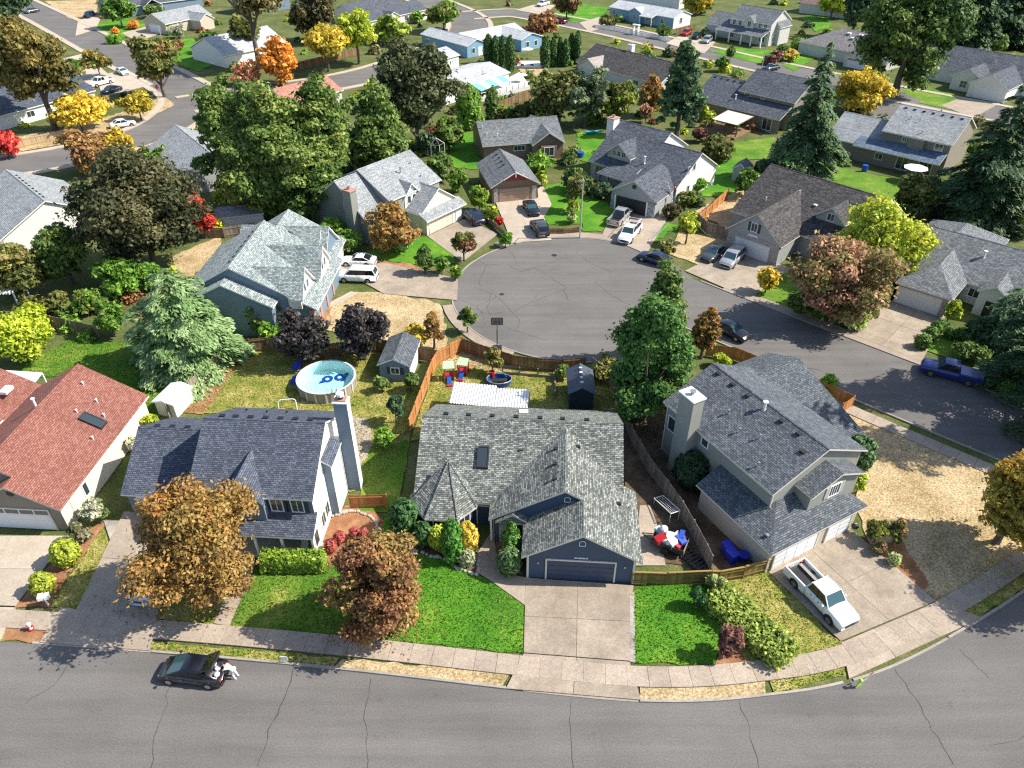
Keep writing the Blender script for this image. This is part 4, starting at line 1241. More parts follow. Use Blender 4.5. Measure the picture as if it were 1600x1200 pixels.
h2 = h.gable('x', 2, 22, -12, -7.6, -3.2, 2.9, 4.3, h.fr(2, 16, 0), ov=.3)
h.gable('y', -4, 8, 15, 19, 23, 2.9, 4.2, ov=.3)
h.window(17.5, 1.5, 1.0, 1.2, -3.72, None, WHITE, 0); h.window(20.5, 1.5, 1.0, 1.2, -3.72, None, WHITE, 0)
h = House('house', 'light blue house with white picket fence and pale roof', 'house', 30.15, 254.6, -46.5, LTBLUE, RF10, WHITE)
h.gable('x', 0, 25, 0, 4.6, 9.2, 3.0, 4.5, ov=.35)
mb = MB(); mb.face([(24.72, .35, 0), (24.72, 8.85, 0), (24.72, 8.85, 3.0), (24.72, 4.6, 4.3), (24.72, .35, 3.0)], WHITEW); mb.build('wall', h.o)
h.cross(11.0, 2.6, -.9, 3.0, 4.2, (0, 3.0, .33), zb=0)
h.roofs([[(13.8, -2.2, 2.5), (18.6, -2.2, 2.5), (18.6, .4, 3.2), (13.8, .4, 3.2)]], roof=RF10)
for x in (2.0, 11.0, 15.2, 17.0, 20.6): h.window(x, 1.7, 1.0, 1.3, -.62 if x == 11 else .33, None, WHITE, 1)
for x in (14, 18.4): h.box('porch_post', x - .08, x + .08, -2.05, -1.9, 0, 2.4, WHITE)
h.window(29, 1.9, 1.0, 1.4, -.04, h.fr(24.72, -25, 90), WHITE, 1)
h = House('house', 'pale two-storey house with white porch and steel grey roof', 'house', 59.95, 223.3, -46.5, PALE, RF7, WHITE)
r = h.gable('x', 0, 13.2, 0, 5.2, 10.4, 5.4, 8.3, ov=.35)
h.gable('x', -8, .5, .8, 6, 11.2, 2.9, 5.6, ov=.35)
h.roofs([[(-2, -3.2, 2.8), (12.8, -3.2, 2.8), (12.8, .5, 4.0), (-2, .5, 4.0)]])
for x in (-1.6, 2.6, 6.4, 9.4, 12.4): h.box('porch_post', x - .15, x + .15, -3.0, -2.7, 0, 2.7, WHITE)
h.cross(6.6, 1.6, -.5, 5.4, 6.9, (0, 5.4, .55), zb=3.5)
h.window(6.6, 4.8, .9, 1.3, -.22, None, WHITE, 1)
for x in (1.6, 3.4, 9.6, 11.2): h.window(x, 4.6, .9, 1.2, .33, None, WHITE, 1)
for x in (1.2, 10.8): h.window(x, 1.5, 1.6, 1.3, .33, None, WHITE, 2)
h.gable('y', 3, 9, 11.5, 14.0, 16.5, 4.4, 6.8, h.fr(-2.2, 0, 0), ov=.3)
fx = h.fr(12.9, 0, 90)
h.window(2.2, 1.6, .8, 1.2, -.03, fx, WHITE, 1)
h = House('house', 'pale house with taupe hip roof and three skylights', 'house', 77.4, 204, -51, PALE, RF9, OFFW)
RFT = shingle('roof_taupe', (.16, .15, .15), (.22, .21, .21), (.29, .28, .28), .45, .17)
h.roof = RFT
r = h.gable('x', -4, 21, -1, 7.5, 16, 2.8, 6.0, hip=(7, 7), ov=.4)
for x, y in ((6, 5.6), (8, 4.0), (9.0, 5.8)):
    mb = MB(); mb.box(x - .5, x + .5, y - .35, y + .35, 2.8 + (y + 1) * .376, 3.15 + (y + 1) * .376, WHITE); mb.build('skylight', r)
h.cross(14.8, 3.6, -4.2, 2.8, 4.8, (-1, 2.8, .376), zb=0)
h.garage_door(14.8, 4.8, 2.1, -3.92, WHITEP, lights=True)
h = House('house', 'white house with navy roof and big white garage door past the tall green tree', 'house', 98.5, 166.4, -48, WHITEW, RF8, WHITE)
h.gable('x', -14, 14, 8.2, 15, 21.8, 2.9, 6.6, ov=.4)
h.gable('y', 0, 16, 0, 4.1, 8.2, 2.8, 5.2, ov=.35)
h.garage_door(4.1, 4.9, 2.1, .28, WHITEP)
h.gable('y', 3.2, 14, -5, -1.6, 1.8, 2.8, 4.8, ov=.35)
h.window(-2.0, 1.5, 1.4, 1.3, 3.48, None, WHITE, 1)
h = House('house', 'brown house with pale grey roof at the picture edge by the firs', 'house', 128, 196, -45, BROWNW, RF6, OFFW)
h.gable('x', 0, 18, 0, 6, 12, 3.0, 5.8, ov=.4)
h = House('house', 'far house with faded red roof beyond the hedge', 'house', 92, 262, -40, PALE, shingle('roof_faded_red', (.20, .12, .11), (.26, .17, .155), (.33, .23, .21)), OFFW)
h.gable('x', 0, 24, 0, 6, 12, 3.0, 5.8, ov=.4)
h = House('house', 'far white house above the light blue one', 'house', 38, 282, -40, WHITEW, RF10, WHITE)
h.gable('x', 0, 22, 0, 5, 10, 3.0, 4.6, ov=.4)
# ---------- houses on the far side of the back street
h = House('house', 'white house with slate roof below the tall maple', 'house', -96.5, 144.6, 60.4, WHITEW, RF2, WHITE)
r = h.gable('x', -8, 18.6, 0, 6.8, 13.6, 2.7, 6.0, ov=.4)
h.window(4, 1.5, 1.5, 1.0, .39, None, WHITE, 1)
h.pipes(r, [(12, 3.0, 4.2), (6, 1.2, 3.3)], WHITE, .3)
h = House('house', 'white house with pale roof beside the huge dark maple', 'house', -62.4, 93.6, -45, WHITEW, RF6, WHITE)
r = h.gable('x', -16.5, 0, -6.8, 0, 6.8, 2.7, 6.2, ov=.4)
h.vents(r, [(-2 - 1.4 * i, .35, 6.0) for i in range(9)], BLACK, .14)
h.box('ac_unit', 1.0, 1.9, 3.6, 4.5, 0, .9, GREYM)
h = House('house', 'grey house with blue-grey roof half hidden by the big trees', 'house', -62.2, 124.9, -53, GREYW, RF6, WHITE)
h.gable('x', 0, 19, 0, 5.5, 11, 2.8, 5.6, ov=.4)
h = House('house', 'beige house with pale roof and blue-shaded garage door', 'house', -98.5, 228.7, 60, BEIGE, RF6, WHITE)
r = h.gable('x', 0, 17, 0, 4.9, 9.8, 2.8, 5.1, ov=.4)
h.gable('y', -4.5, 6, 8.5, 11.2, 13.9, 2.7, 4.3, ov=.3)
fx = h.fr(.3, 0, -90)
h.garage_door(-5.0, 4.8, 2.1, -.02, WHITEP, fx)
h = House('house', 'dark blue house with long slate roof at the top', 'house', -124, 252, 45, BLUEW, RF8, WHITE)
h.gable('x', 0, 30, 0, 6, 12, 2.8, 5.6, ov=.4)
h.cross(12, 3, -3.0, 2.8, 4.6, (0, 2.8, .46), zb=None)
for x in (9.3, 14.7): h.box('porch_post', x - .12, x + .12, -2.8, -2.5, 0, 2.7, WHITE)
h = House('house', 'white house with blue-white roof behind the leaning tree', 'house', -66, 195, 51.7, WHITEW, RF10, WHITE)
h.gable('x', -6, 13, 0, 7.5, 15, 2.8, 6.0, ov=.4)
h = House('house', 'low cream house with dark slate roof at the corner', 'house', -41.2, 232.3, 52, CREAM, RF8, WHITE)
h.gable('x', -2, 25, 0, 5.2, 10.4, 2.8, 5.0, ov=.4)
h.cross(9, 3, -1.2, 2.8, 4.3, (0, 2.8, .42), zb=0)
for x in (9, 15.5, 17.5): h.window(x, 1.6, 1.2, 1.2, -.92 if x == 9 else .38, None, WHITE, 1)
h.gable('x', 4, 26, 11, 16, 21, 3.0, 5.2, ov=.4)
h = House('house', 'far dark blue house behind the orange tree', 'house', -84, 258, 45, BLUEW, RF8, WHITE)
h.gable('x', 0, 16, 0, 5, 10, 5.0, 7.6, ov=.4)
for x in (4, 8, 12): h.window(x, 3.8, 1.0, 1.2, .38, None, WHITE, 1)
h = House('house', 'low house with coral red roof beside the back street', 'house', -44, 150, 52, PALE, shingle('roof_coral', (.38, .16, .11), (.50, .24, .17), (.60, .34, .26)), WHITE)
h.gable('x', 0, 14, 0, 5, 10, 2.7, 4.9, ov=.4)

# ---------- sheds
def shed(name, label, px, py, ang, w, l, ze, zr, wall, roof, trim, axis='y', cat='shed'):
    p = at(px, py)
    s_ = House(name, label, cat, p.x, p.y, ang, wall, roof, trim)
    if axis == 'y': s_.gable('y', 0, l, 0, w / 2, w, ze, zr, ov=.18, rake=.2)
    else: s_.gable('x', 0, l, 0, w / 2, w, ze, zr, ov=.18, rake=.2)
    return s_
s_ = shed('garden_shed', 'blue garden shed with black shutters near the pool', 592, 596, -6, 3.5, 5.2, 2.1, 2.95, BLUEW, RF4, WHITE)
mb = MB(); mb.box(3.3, 3.33, .22, 4.98, 0, 2.05, WHITEW); mb.build('wall', s_.o)
s_.window(1.8, 1.35, .8, .7, .19, None, WHITE, 1, SHUT)
PLAST = plain('dark_resin', (.035, .045, .06), .5)
s_ = shed('storage_shed', 'dark blue-black plastic shed in the shade of the green tree', 886, 642, -1, 2.7, 4.2, 2.0, 2.8, PLAST, plain('dark_resin_roof', (.06, .075, .105), .5), PLAST)
for i in range(4):
    mb = MB(); mb.box(1.2, 1.5, .8 + i * .8, 1.0 + i * .8, 2.76, 2.9, WHITE); mb.build('roof_vent', s_.o)
METALW = plain('white_metal_wall', (.62, .60, .55), .5)
s_ = shed('metal_shed', 'small white metal shed beside the wooden fence', 244, 650, -14, 2.4, 3.2, 1.75, 2.05, METALW, plain('white_metal_roof', (.74, .74, .72), .4), WHITE)
s_ = shed('garden_shed', 'white shed with grey roof beside the red maple', 342, 362, 16, 3.2, 6.6, 2.0, 2.9, WHITEW, RF6, WHITE, 'x')
s_ = shed('garden_shed', 'grey barn-shaped shed on the shaded lawn', 1140, 282, -30, 2.6, 3.4, 2.0, 3.0, GREYW, RF7, WHITE)
# ================================================================== PLANTS
rng = np.random.default_rng(11)
def mesh_np(name, V, Fq, cols=None, m=LEAF):
    me = bpy.data.meshes.new(name)
    n, k = len(V), len(Fq)
    w = Fq.shape[1]
    me.vertices.add(n); me.vertices.foreach_set('co', np.ascontiguousarray(V, dtype=np.float32).ravel())
    me.loops.add(k * w); me.loops.foreach_set('vertex_index', np.ascontiguousarray(Fq, dtype=np.int32).ravel())
    me.polygons.add(k); me.polygons.foreach_set('loop_start', np.arange(0, k * w, w, dtype=np.int32))
    me.polygons.foreach_set('loop_total', np.full(k, w, dtype=np.int32))
    if cols is not None:
        a = me.attributes.new('col', 'FLOAT_COLOR', 'FACE')
        c = np.ones((k, 4), dtype=np.float32); c[:, :3] = cols
        a.data.foreach_set('color', c.ravel())
    me.materials.append(m)
    me.update(calc_edges=True)
    return me
def unit(a): return a / np.maximum(np.linalg.norm(a, axis=1, keepdims=True), 1e-6)
def leaves(C, N, S, cols, stretch=1.5, dirs=None):
    """one rhombic leaf per centre C, facing N, size S"""
    n = len(C)
    r = dirs if dirs is not None else rng.normal(size=(n, 3))
    T1 = unit(r - (r * N).sum(1, keepdims=True) * N)
    T2 = np.cross(N, T1)
    s = S[:, None]
    fold = N * s * .18
    V = np.empty((n, 4, 3))
    V[:, 0] = C - T1 * s * stretch * .5
    V[:, 1] = C + T2 * s * .42 + fold
    V[:, 2] = C + T1 * s * stretch * .5
    V[:, 3] = C - T2 * s * .42 + fold
    Fq = np.arange(n * 4).reshape(n, 4)
    return V.reshape(-1, 3), Fq, cols
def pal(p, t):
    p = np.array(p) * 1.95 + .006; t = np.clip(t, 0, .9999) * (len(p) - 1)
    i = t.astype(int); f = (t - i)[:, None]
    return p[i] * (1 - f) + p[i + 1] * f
def tube(mb, pts, radii, m, n=7):
    for i in range(len(pts) - 1): mb.bar(pts[i], pts[i + 1], radii[i], m, n, radii[i + 1])
def trunk_mesh(h, r, spread, crown0, lean=(0, 0), forks=5, n=7):
    mb = MB()
    top = Vector((lean[0], lean[1], h * .72))
    k = 5
    pts = [Vector((lean[0] * (i / k) ** 1.5 + random.uniform(-.5, .5) * r * (i > 0), lean[1] * (i / k) ** 1.5 + random.uniform(-.5, .5) * r * (i > 0), top.z * i / k - (.15 if i == 0 else 0))) for i in range(k + 1)]
    tube(mb, pts, [r * (1.25 if i == 0 else 1 - .75 * i / k) for i in range(k + 1)], BARK, n)
    for j in range(forks):
        a = 2 * math.pi * (j + random.random() * .6) / forks
        z0 = crown0 + (top.z - crown0) * random.uniform(0, .55)
        t = z0 / top.z
        b = Vector((lean[0] * t ** 1.5, lean[1] * t ** 1.5, z0))
        e = b + Vector((math.cos(a) * spread * random.uniform(.5, .8), math.sin(a) * spread * random.uniform(.5, .8), (h - z0) * random.uniform(.35, .6)))
        mid = b.lerp(e, .5) + Vector((0, 0, -.05 * h * .5))
        tube(mb, [b, mid, e], [r * .5, r * .32, r * .1], BARK, 6)
    return mb
def ico_core(cx, cy, cz, rx, ry, rz, col):
    V, F = [], []
    for j in range(7):
        a = math.pi * j / 6
        for i in range(10):
            t = 2 * math.pi * i / 10
            V.append((cx + rx * math.sin(a) * math.cos(t), cy + ry * math.sin(a) * math.sin(t), cz + rz * math.cos(a)))
    for j in range(6):
        for i in range(10): F.append((j * 10 + i, (j + 1) * 10 + i, (j + 1) * 10 + (i + 1) % 10, j * 10 + (i + 1) % 10))
    return np.array(V), np.array(F), np.tile(np.array(col), (len(F), 1))
def join(parts):
    V, F, C, b = [], [], [], 0
    for v, f, c in parts:
        V.append(v); F.append(f + b); C.append(c); b += len(v)
    return np.concatenate(V), np.concatenate(F), np.concatenate(C)

def crown_round(r, z0, z1, s, palette, dens=1.0, shape='round', lean=(0, 0), clump=.2, open_=0.0):
    """a crown of boughs: each bough a lobe of leaf clumps, so the outline is uneven and sky shows between"""
    hz = (z1 - z0) / 2; zc = (z0 + z1) / 2
    nl = 24 if not open_ else 13
    if r < 1.3: nl = 9
    d = unit(rng.normal(size=(nl * 4, 3)))
    d = d[d[:, 2] > -.88][:nl]
    lob = d * rng.uniform(.42, .72, len(d))[:, None]
    lob = np.concatenate([lob, [[0, 0, .1]]])
    lr = rng.uniform(.20, .38, len(lob)); lr[-1] = .5
    lh = rng.uniform(0, 1, len(lob))
    nc = 9 if not open_ else 7
    pick = np.repeat(np.arange(len(lob)), nc)
    u = unit(rng.normal(size=(len(pick), 3)))
    cc = lob[pick] + u * (lr[pick] * rng.uniform(.5, 1.0, len(pick)))[:, None]
    # keep within the crown shape
    ln = np.linalg.norm(cc, axis=1, keepdims=True)
    cc = np.where(ln > .92, cc / ln * (.92 + (ln - .92) * .5), cc)
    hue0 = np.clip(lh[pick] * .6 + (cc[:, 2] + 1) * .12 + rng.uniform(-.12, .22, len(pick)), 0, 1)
    cc = cc * np.array([r, r, hz])
    if shape == 'cone':
        t = (cc[:, 2] / hz + 1) / 2
        k = np.clip(1.25 * (1 - t) ** .75 + .1, .1, 1.05) / np.sqrt(np.maximum(1 - (cc[:, 2] / hz) ** 2, .12))
        cc[:, :2] *= np.minimum(k, 1.5)[:, None]
    elif shape == 'vase':
        t = (cc[:, 2] / hz + 1) / 2
        cc[:, :2] *= (.62 + .5 * t)[:, None]
    elif shape == 'dome':
        cc[:, 2] = np.maximum(cc[:, 2], -.5 * hz + .2 * cc[:, 2])
    cc[:, 2] += zc
    t = np.clip((cc[:, 2] - z0) / max(z1 - z0, .1), 0, 1)[:, None]
    cc[:, :2] += np.array(lean) * (t ** 1.5)
    rc = clump * r * rng.uniform(.55, 1.35, len(cc))
    area = 4 * math.pi * r * (r + 2 * hz) / 3
    n = int(7.0 * dens * area / (s * s))
    n = min(max(n, 500), 40000)
    w = rc ** 2 / (rc ** 2).sum()
    idx = rng.choice(len(cc), n, p=w)
    u = unit(rng.normal(size=(n, 3)))
    u[:, 2] = np.where(u[:, 2] < -.3, -u[:, 2] * .6, u[:, 2])
    u = unit(u)
    rr = rng.uniform(.35, 1.0, n) ** .6
    far = rng.uniform(0, 1, n) < .10
    rr = np.where(far, rng.uniform(1.0, 1.55, n), rr)
    C = cc[idx] + u * (rc[idx] * rr)[:, None] * np.array([1, 1, .75])
    C[:, 2] = np.maximum(C[:, 2], .05)
    N = unit(u + rng.normal(size=(n, 3)) * .7 + np.array([0, 0, .4]))
    S = s * rng.uniform(.55, 1.35, n)
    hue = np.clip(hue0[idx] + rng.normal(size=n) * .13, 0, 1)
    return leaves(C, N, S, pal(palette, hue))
def crown_fir(r, z0, z1, s, palette, droop=.35, dens=1.0, pw=.8):
    """whorls of boughs, each a spray of needles hanging from a line"""
    H = z1 - z0
    levels = max(9, int(H / (.55 + .03 * H)))
    Cs, Ns, Ds, hue = [], [], [], []
    ph = rng.uniform(0, 6)
    for L in range(levels):
        t = (L + .3) / levels
        rl = r * (1 - t) ** pw + .12
        nb = max(5, int(15 * (1 - t) + 5))
        a0 = rng.uniform(0, 6.28)
        for b in range(nb):
            a = a0 + 2 * math.pi * b / nb + rng.normal() * .18
            le = rl * rng.uniform(.55, 1.12) * (1 + .22 * math.sin(3 * a + L * .7 + ph))
            z = z0 + H * t + rng.normal() * H * .012
            k = max(8, int(dens * 4.2 * le / s * (1 + .5 * le)))
            q = np.sqrt(rng.uniform(.02, 1, k))
            side = rng.normal(size=k) * (.16 * le) * (1.15 - q * .55)
            dx, dy = math.cos(a), math.sin(a)
            x = dx * q * le - dy * side; y = dy * q * le + dx * side
            zz = z + .10 * le * q - droop * le * q ** 2 + rng.normal(size=k) * s * .3 - abs(side) * .25
            Cs.append(np.stack([x, y, zz], 1))
            Ns.append(np.stack([dx * .35 + rng.normal(size=k) * .3, dy * .35 + rng.normal(size=k) * .3, np.full(k, 1.0)], 1))
            Ds.append(np.stack([dx + rng.normal(size=k) * .5, dy + rng.normal(size=k) * .5, -droop * q * 1.6], 1))
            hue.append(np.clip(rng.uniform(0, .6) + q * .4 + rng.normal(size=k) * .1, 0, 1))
    C, N, D, hu = np.concatenate(Cs), unit(np.concatenate(Ns)), unit(np.concatenate(Ds)), np.concatenate(hue)
    if len(C) > 34000:
        k = rng.choice(len(C), 34000, replace=False); C, N, D, hu = C[k], N[k], D[k], hu[k]
    return leaves(C, N, .72 * s * rng.uniform(.7, 1.4, len(C)), pal(palette, hu), 2.6, D)
def crown_dense(r, z0, z1, s, palette, shape='ball', ry=None, rough=.35):
    """clipped or close-grown: a tight skin of leaves over a dark core"""
    H = z1 - z0
    ry = ry or r
    area = 2 * math.pi * max(r, ry) * H * .8 + math.pi * r * ry
    n = min(max(int(5.0 * area / (s * s)), 400), 9000)
    if shape == 'box':
        f = rng.choice(5, n, p=np.array([ry * 2 * H, ry * 2 * H, r * 2 * H, r * 2 * H, 4 * r * ry]) / (4 * ry * H + 4 * r * H + 4 * r * ry))
        u, v = rng.uniform(-1, 1, n), rng.uniform(-1, 1, n)
        C = np.zeros((n, 3)); N = np.zeros((n, 3))
        for k, (ax, sg) in enumerate(((0, 1), (0, -1), (1, 1), (1, -1), (2, 1))):
            m = f == k
            if ax == 0: C[m] = np.stack([np.full(m.sum(), sg * r), u[m] * ry, (v[m] + 1) / 2 * H], 1); N[m] = (sg, 0, .3)
            elif ax == 1: C[m] = np.stack([u[m] * r, np.full(m.sum(), sg * ry), (v[m] + 1) / 2 * H], 1); N[m] = (0, sg, .3)
            else: C[m] = np.stack([u[m] * r, v[m] * ry, np.full(m.sum(), H)], 1); N[m] = (0, 0, 1)
        C[:, 2] += z0
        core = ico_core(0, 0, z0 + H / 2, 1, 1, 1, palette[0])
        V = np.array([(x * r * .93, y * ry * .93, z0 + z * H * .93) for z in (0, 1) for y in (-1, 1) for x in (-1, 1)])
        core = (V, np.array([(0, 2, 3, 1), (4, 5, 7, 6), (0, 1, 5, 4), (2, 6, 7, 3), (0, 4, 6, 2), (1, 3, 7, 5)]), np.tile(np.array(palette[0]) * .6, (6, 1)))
    else:
        u = unit(rng.normal(size=(n, 3)))
        if shape == 'column' or shape == 'cone':
            t = rng.uniform(0, 1, n)
            a = rng.uniform(0, 6.283, n)
            prof = (np.minimum(1, (1 - t) * 3.2) ** .6 * np.minimum(1, .72 + t * 1.2)) if shape == 'column' else np.minimum(1, t * 6 + .55) * (1 - t) ** .8 + .03
            lump = 1 + .12 * np.sin(a * 3 + t * 9) + .08 * np.sin(a * 7 - t * 17)
            C = np.stack([np.cos(a) * r * prof * lump, np.sin(a) * ry * prof * lump, z0 + t * H], 1)
            N = np.stack([np.cos(a), np.sin(a), np.full(n, .45)], 1)
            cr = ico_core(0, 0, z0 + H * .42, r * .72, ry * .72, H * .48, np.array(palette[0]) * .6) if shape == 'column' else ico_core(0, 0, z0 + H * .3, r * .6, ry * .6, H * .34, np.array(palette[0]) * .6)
        else:
            lump = (1 + .10 * np.sin(u[:, 0] * 6 + 1) * np.sin(u[:, 1] * 7) + .06 * np.sin(u[:, 2] * 11 + u[:, 0] * 9))[:, None]
            C = u * np.array([r, ry, H / 2]) * lump + np.array([0, 0, z0 + H / 2])
            N = u + np.array([0, 0, .3])
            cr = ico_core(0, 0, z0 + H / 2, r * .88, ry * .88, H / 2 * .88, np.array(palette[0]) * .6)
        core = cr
    N = unit(N + rng.normal(size=(n, 3)) * .45)
    C = C + rng.normal(size=(n, 3)) * s * rough
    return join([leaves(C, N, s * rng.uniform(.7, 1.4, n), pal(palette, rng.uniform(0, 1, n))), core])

DG = [(.016, .038, .014), (.034, .066, .026), (.06, .098, .04)]
BG = [(.022, .048, .022), (.045, .085, .036), (.08, .13, .055)]
GR = [(.035, .070, .012), (.07, .115, .022), (.125, .17, .035)]
OL = [(.045, .055, .012), (.09, .10, .022), (.15, .15, .035)]
BR = [(.05, .12, .012), (.10, .20, .02), (.18, .27, .035)]
YG = [(.13, .18, .015), (.24, .29, .025), (.38, .38, .04)]
GO = [(.22, .16, .015), (.36, .26, .025), (.48, .36, .04)]
GOG = [(.10, .11, .015), (.28, .22, .02), (.46, .34, .04)]
OR = [(.30, .11, .015), (.44, .20, .03), (.52, .30, .06)]
OB = [(.10, .06, .02), (.19, .105, .03), (.23, .145, .04), (.17, .13, .035), (.27, .11, .025)]
RB = [(.08, .035, .02), (.16, .07, .03), (.26, .15, .05)]
RD = [(.20, .015, .012), (.36, .03, .025), (.46, .08, .05)]
PU = [(.014, .012, .011), (.032, .027, .025), (.075, .065, .06)]
CE = [(.06, .12, .035), (.13, .20, .075), (.22, .29, .14)]
DM = [(.030, .030, .010), (.06, .055, .018), (.11, .095, .04)]
PK = [(.20, .09, .06), (.30, .17, .10), (.12, .13, .03)]
MR = [(.045, .018, .016), (.11, .045, .035), (.20, .10, .07)]
RS = [(.16, .03, .03), (.28, .06, .05), (.36, .11, .08)]
ORD = 'first second third fourth fifth sixth seventh eighth ninth tenth'.split()
LEAFPX = 4.6
def plant(kind, name, label, px, py, top, wpx, palette, cat=None, group=None, s_k=1.0, crown0=None, dens=1.0, depth=None, rz=0.0, rough=.35, **kw):
    p = at(px, py)
    H = height_to(p.x, p.y, top)
    H = max(H, .3)
    p.x = (px - 800) / pxm(p.x, p.y, H * .55)      # the crown, not the foot, sits at that picture column
    r = .5 * wpx / pxm(p.x, p.y, H * .5)
    s = max(.07, s_k * LEAFPX / pxm(p.x, p.y, H * .6))
    o = empty(name, (p.x, p.y, .02), rz)
    if cat is None: cat = 'tree' if 'tree' in name or 'maple' in name or 'fir' in name or 'oak' in name or 'cedar' in name else 'shrub'
    tag(o, label, cat, group)
    z0 = crown0 * H if crown0 is not None else {'round': .0, 'dome': .18, 'vase': .1, 'cone': .0, 'fir': .04}.get(kind, .02) * H
    if kind in ('round', 'dome', 'vase', 'cone'):
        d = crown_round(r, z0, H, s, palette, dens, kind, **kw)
        tr = trunk_mesh(H, max(.05, .028 * H), r, max(z0, .12 * H), kw.get('lean', (0, 0)))
    elif kind == 'fir':
        d = crown_fir(r, z0, H, s, palette, dens=dens, **kw)
        tr = trunk_mesh(H * 1.25, max(.06, .022 * H), r * .2, H * .3, forks=0)
    else:
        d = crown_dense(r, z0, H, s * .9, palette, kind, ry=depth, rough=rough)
        tr = MB(); tr.cyl(0, 0, -.1, z0 + H * .3, max(.03, .05 * r), BARK, 7)
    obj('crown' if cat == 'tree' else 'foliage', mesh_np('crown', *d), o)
    tr.build('trunk' if cat == 'tree' else 'stem', o)
    return o
T_ = plant
# near trees
T_('round', 'maple_tree', 'broad orange-brown maple over the driveway of the blue house', 296, 940, 748, 208, OB, dens=1.4, crown0=-.02)
T_('round', 'maple_tree', 'red-brown and gold maple on the front lawn by the sidewalk', 590, 982, 848, 154, RB[:2] + [(.20, .12, .04), (.19, .15, .04), (.14, .05, .03)], dens=1.4, crown0=-.02)
T_('cone', 'broadleaf_tree', 'dense bright green tree behind the black shed', 1018, 652, 452, 148, [(.03, .08, .015), (.06, .13, .025), (.10, .19, .04)], dens=1.9, crown0=-.03)
T_('cone', 'broadleaf_tree', 'narrow dark green tree standing behind the dense bright green one', 1040, 566, 398, 92, GR)
T_('round', 'small_tree', 'rusty brown small tree beside the dense green tree', 1103, 560, 478, 46, OB)
T_('round', 'maple_tree', 'golden orange tree at the edge of the dry corner lot', 1598, 848, 708, 124, [(.12, .12, .02), (.22, .17, .025), (.28, .20, .03), (.26, .13, .025)], dens=1.1)
T_('fir', 'cedar_tree', 'pale blue-green cedar with drooping boughs', 276, 566, 418, 200, CE, droop=.36, pw=.45, dens=1.1, crown0=.0)
T_('round', 'maple_tree', 'huge dark bronze maple left of the pale roofed house', 212, 420, 228, 210, [(.022, .028, .010), (.042, .046, .016), (.075, .072, .028), (.10, .085, .035)], dens=1.35)
T_('round', 'japanese_maple', 'bright red maple beside the white shed', 312, 372, 300, 56, RD)
T_('round', 'broadleaf_tree', 'leafy green tree, first of the big trees above the mottled roof', 352, 318, 108, 116, GR, dens=1.2)
T_('round', 'broadleaf_tree', 'olive green tree amid the big trees above the mottled roof', 425, 330, 118, 150, GR + [(.17, .17, .05)], dens=1.1)
T_('round', 'broadleaf_tree', 'tall green tree beside the great oak group', 495, 318, 108, 124, GR + [(.14, .16, .03)], dens=1.1)
T_('cone', 'broadleaf_tree', 'narrow pointed green tree against the great oak', 585, 280, 92, 92, GR, dens=1.1)
T_('round', 'broadleaf_tree', 'green tree filling the gap below the olive green tree', 388, 340, 190, 130, GR + [(.13, .16, .03)], crown0=.0)
T_('round', 'broadleaf_tree', 'green tree filling the gap beside the grey-green house roof', 470, 345, 200, 130, GR + [(.13, .16, .03)], crown0=.0)
T_('round', 'broadleaf_tree', 'dark green lower tree at the foot of the narrow pointed one', 590, 285, 160, 100, GR, crown0=.0)
T_('round', 'oak_tree', 'great dark oak with open branches by the white houses', 648, 240, 44, 160, [(.025, .035, .012), (.05, .06, .02), (.10, .11, .045)], crown0=.1, dens=1.0, open_=1.0)
T_('round', 'plum_tree', 'dark purple-leaved tree behind the pool', 472, 566, 478, 88, PU, dens=1.1)
T_('round', 'plum_tree', 'dark purple-leaved tree between pool and blue shed', 565, 562, 474, 86, PU, dens=1.1)
T_('cone', 'conifer_tree', 'pointed dark green conifer past the blue-grey house', 1068, 212, 56, 86, BG + [(.09, .15, .06)], dens=1.4, clump=.14)
T_('fir', 'fir_tree', 'loose dark fir with drooping boughs behind the dark roofed house', 1276, 280, 60, 128, BG + [(.10, .16, .06)], droop=.5, pw=.85, dens=1.1)
T_('round', 'broadleaf_tree', 'yellow-green tree in front of the dark roofed house', 1388, 436, 302, 152, YG + GR[1:2], dens=1.2, crown0=-.02)
T_('round', 'maple_tree', 'russet and green tree at the side street corner', 1322, 506, 368, 168, PK + [(.34, .18, .10)], dens=1.2, crown0=-.02)
T_('round', 'broadleaf_tree', 'giant green tree towering at the top', 1432, 150, -70, 160, [(.02, .05, .012), (.05, .09, .02), (.11, .15, .025)], dens=1.1, crown0=-.05)
T_('fir', 'fir_tree', 'huge dark fir by the light grey roof', 1566, 350, 130, 158, DG, droop=.35, pw=.6, dens=1.2)
T_('fir', 'fir_tree', 'dark fir half hidden behind the huge dark fir', 1625, 330, 130, 150, DG, droop=.35, pw=.6)
T_('fir', 'weeping_cedar', 'weeping blue-green cedar by the hipped garage', 1580, 540, 448, 96, [(.035, .07, .03), (.07, .12, .05), (.13, .19, .09)], droop=.75, pw=.35, dens=1.0)
T_('round', 'broadleaf_tree', 'leafy tree with brown tinge below the copyright corner', 50, 205, 8, 128, [(.06, .06, .012), (.12, .10, .025), (.20, .15, .04)], crown0=.16, open_=1.0)
T_('dome', 'maple_tree', 'spreading gold tree beside the white wall', 120, 208, 150, 96, GO + [(.18, .16, .02)])
T_('dome', 'small_tree', 'small gold-green tree on the street corner', 214, 188, 142, 56, GOG)
T_('vase', 'maple_tree', 'oval green maple with red top at the road junction', 243, 152, 48, 86, OL + [(.22, .09, .04)], dens=1.2)
T_('dome', 'small_tree', 'small reddish green street tree near the white pickup', 150, 122, 78, 48, OL + [(.28, .14, .03)])
T_('round', 'small_tree', 'bronze tree above the huge dark maple', 135, 268, 200, 88, RB[1:] + DM[1:2])
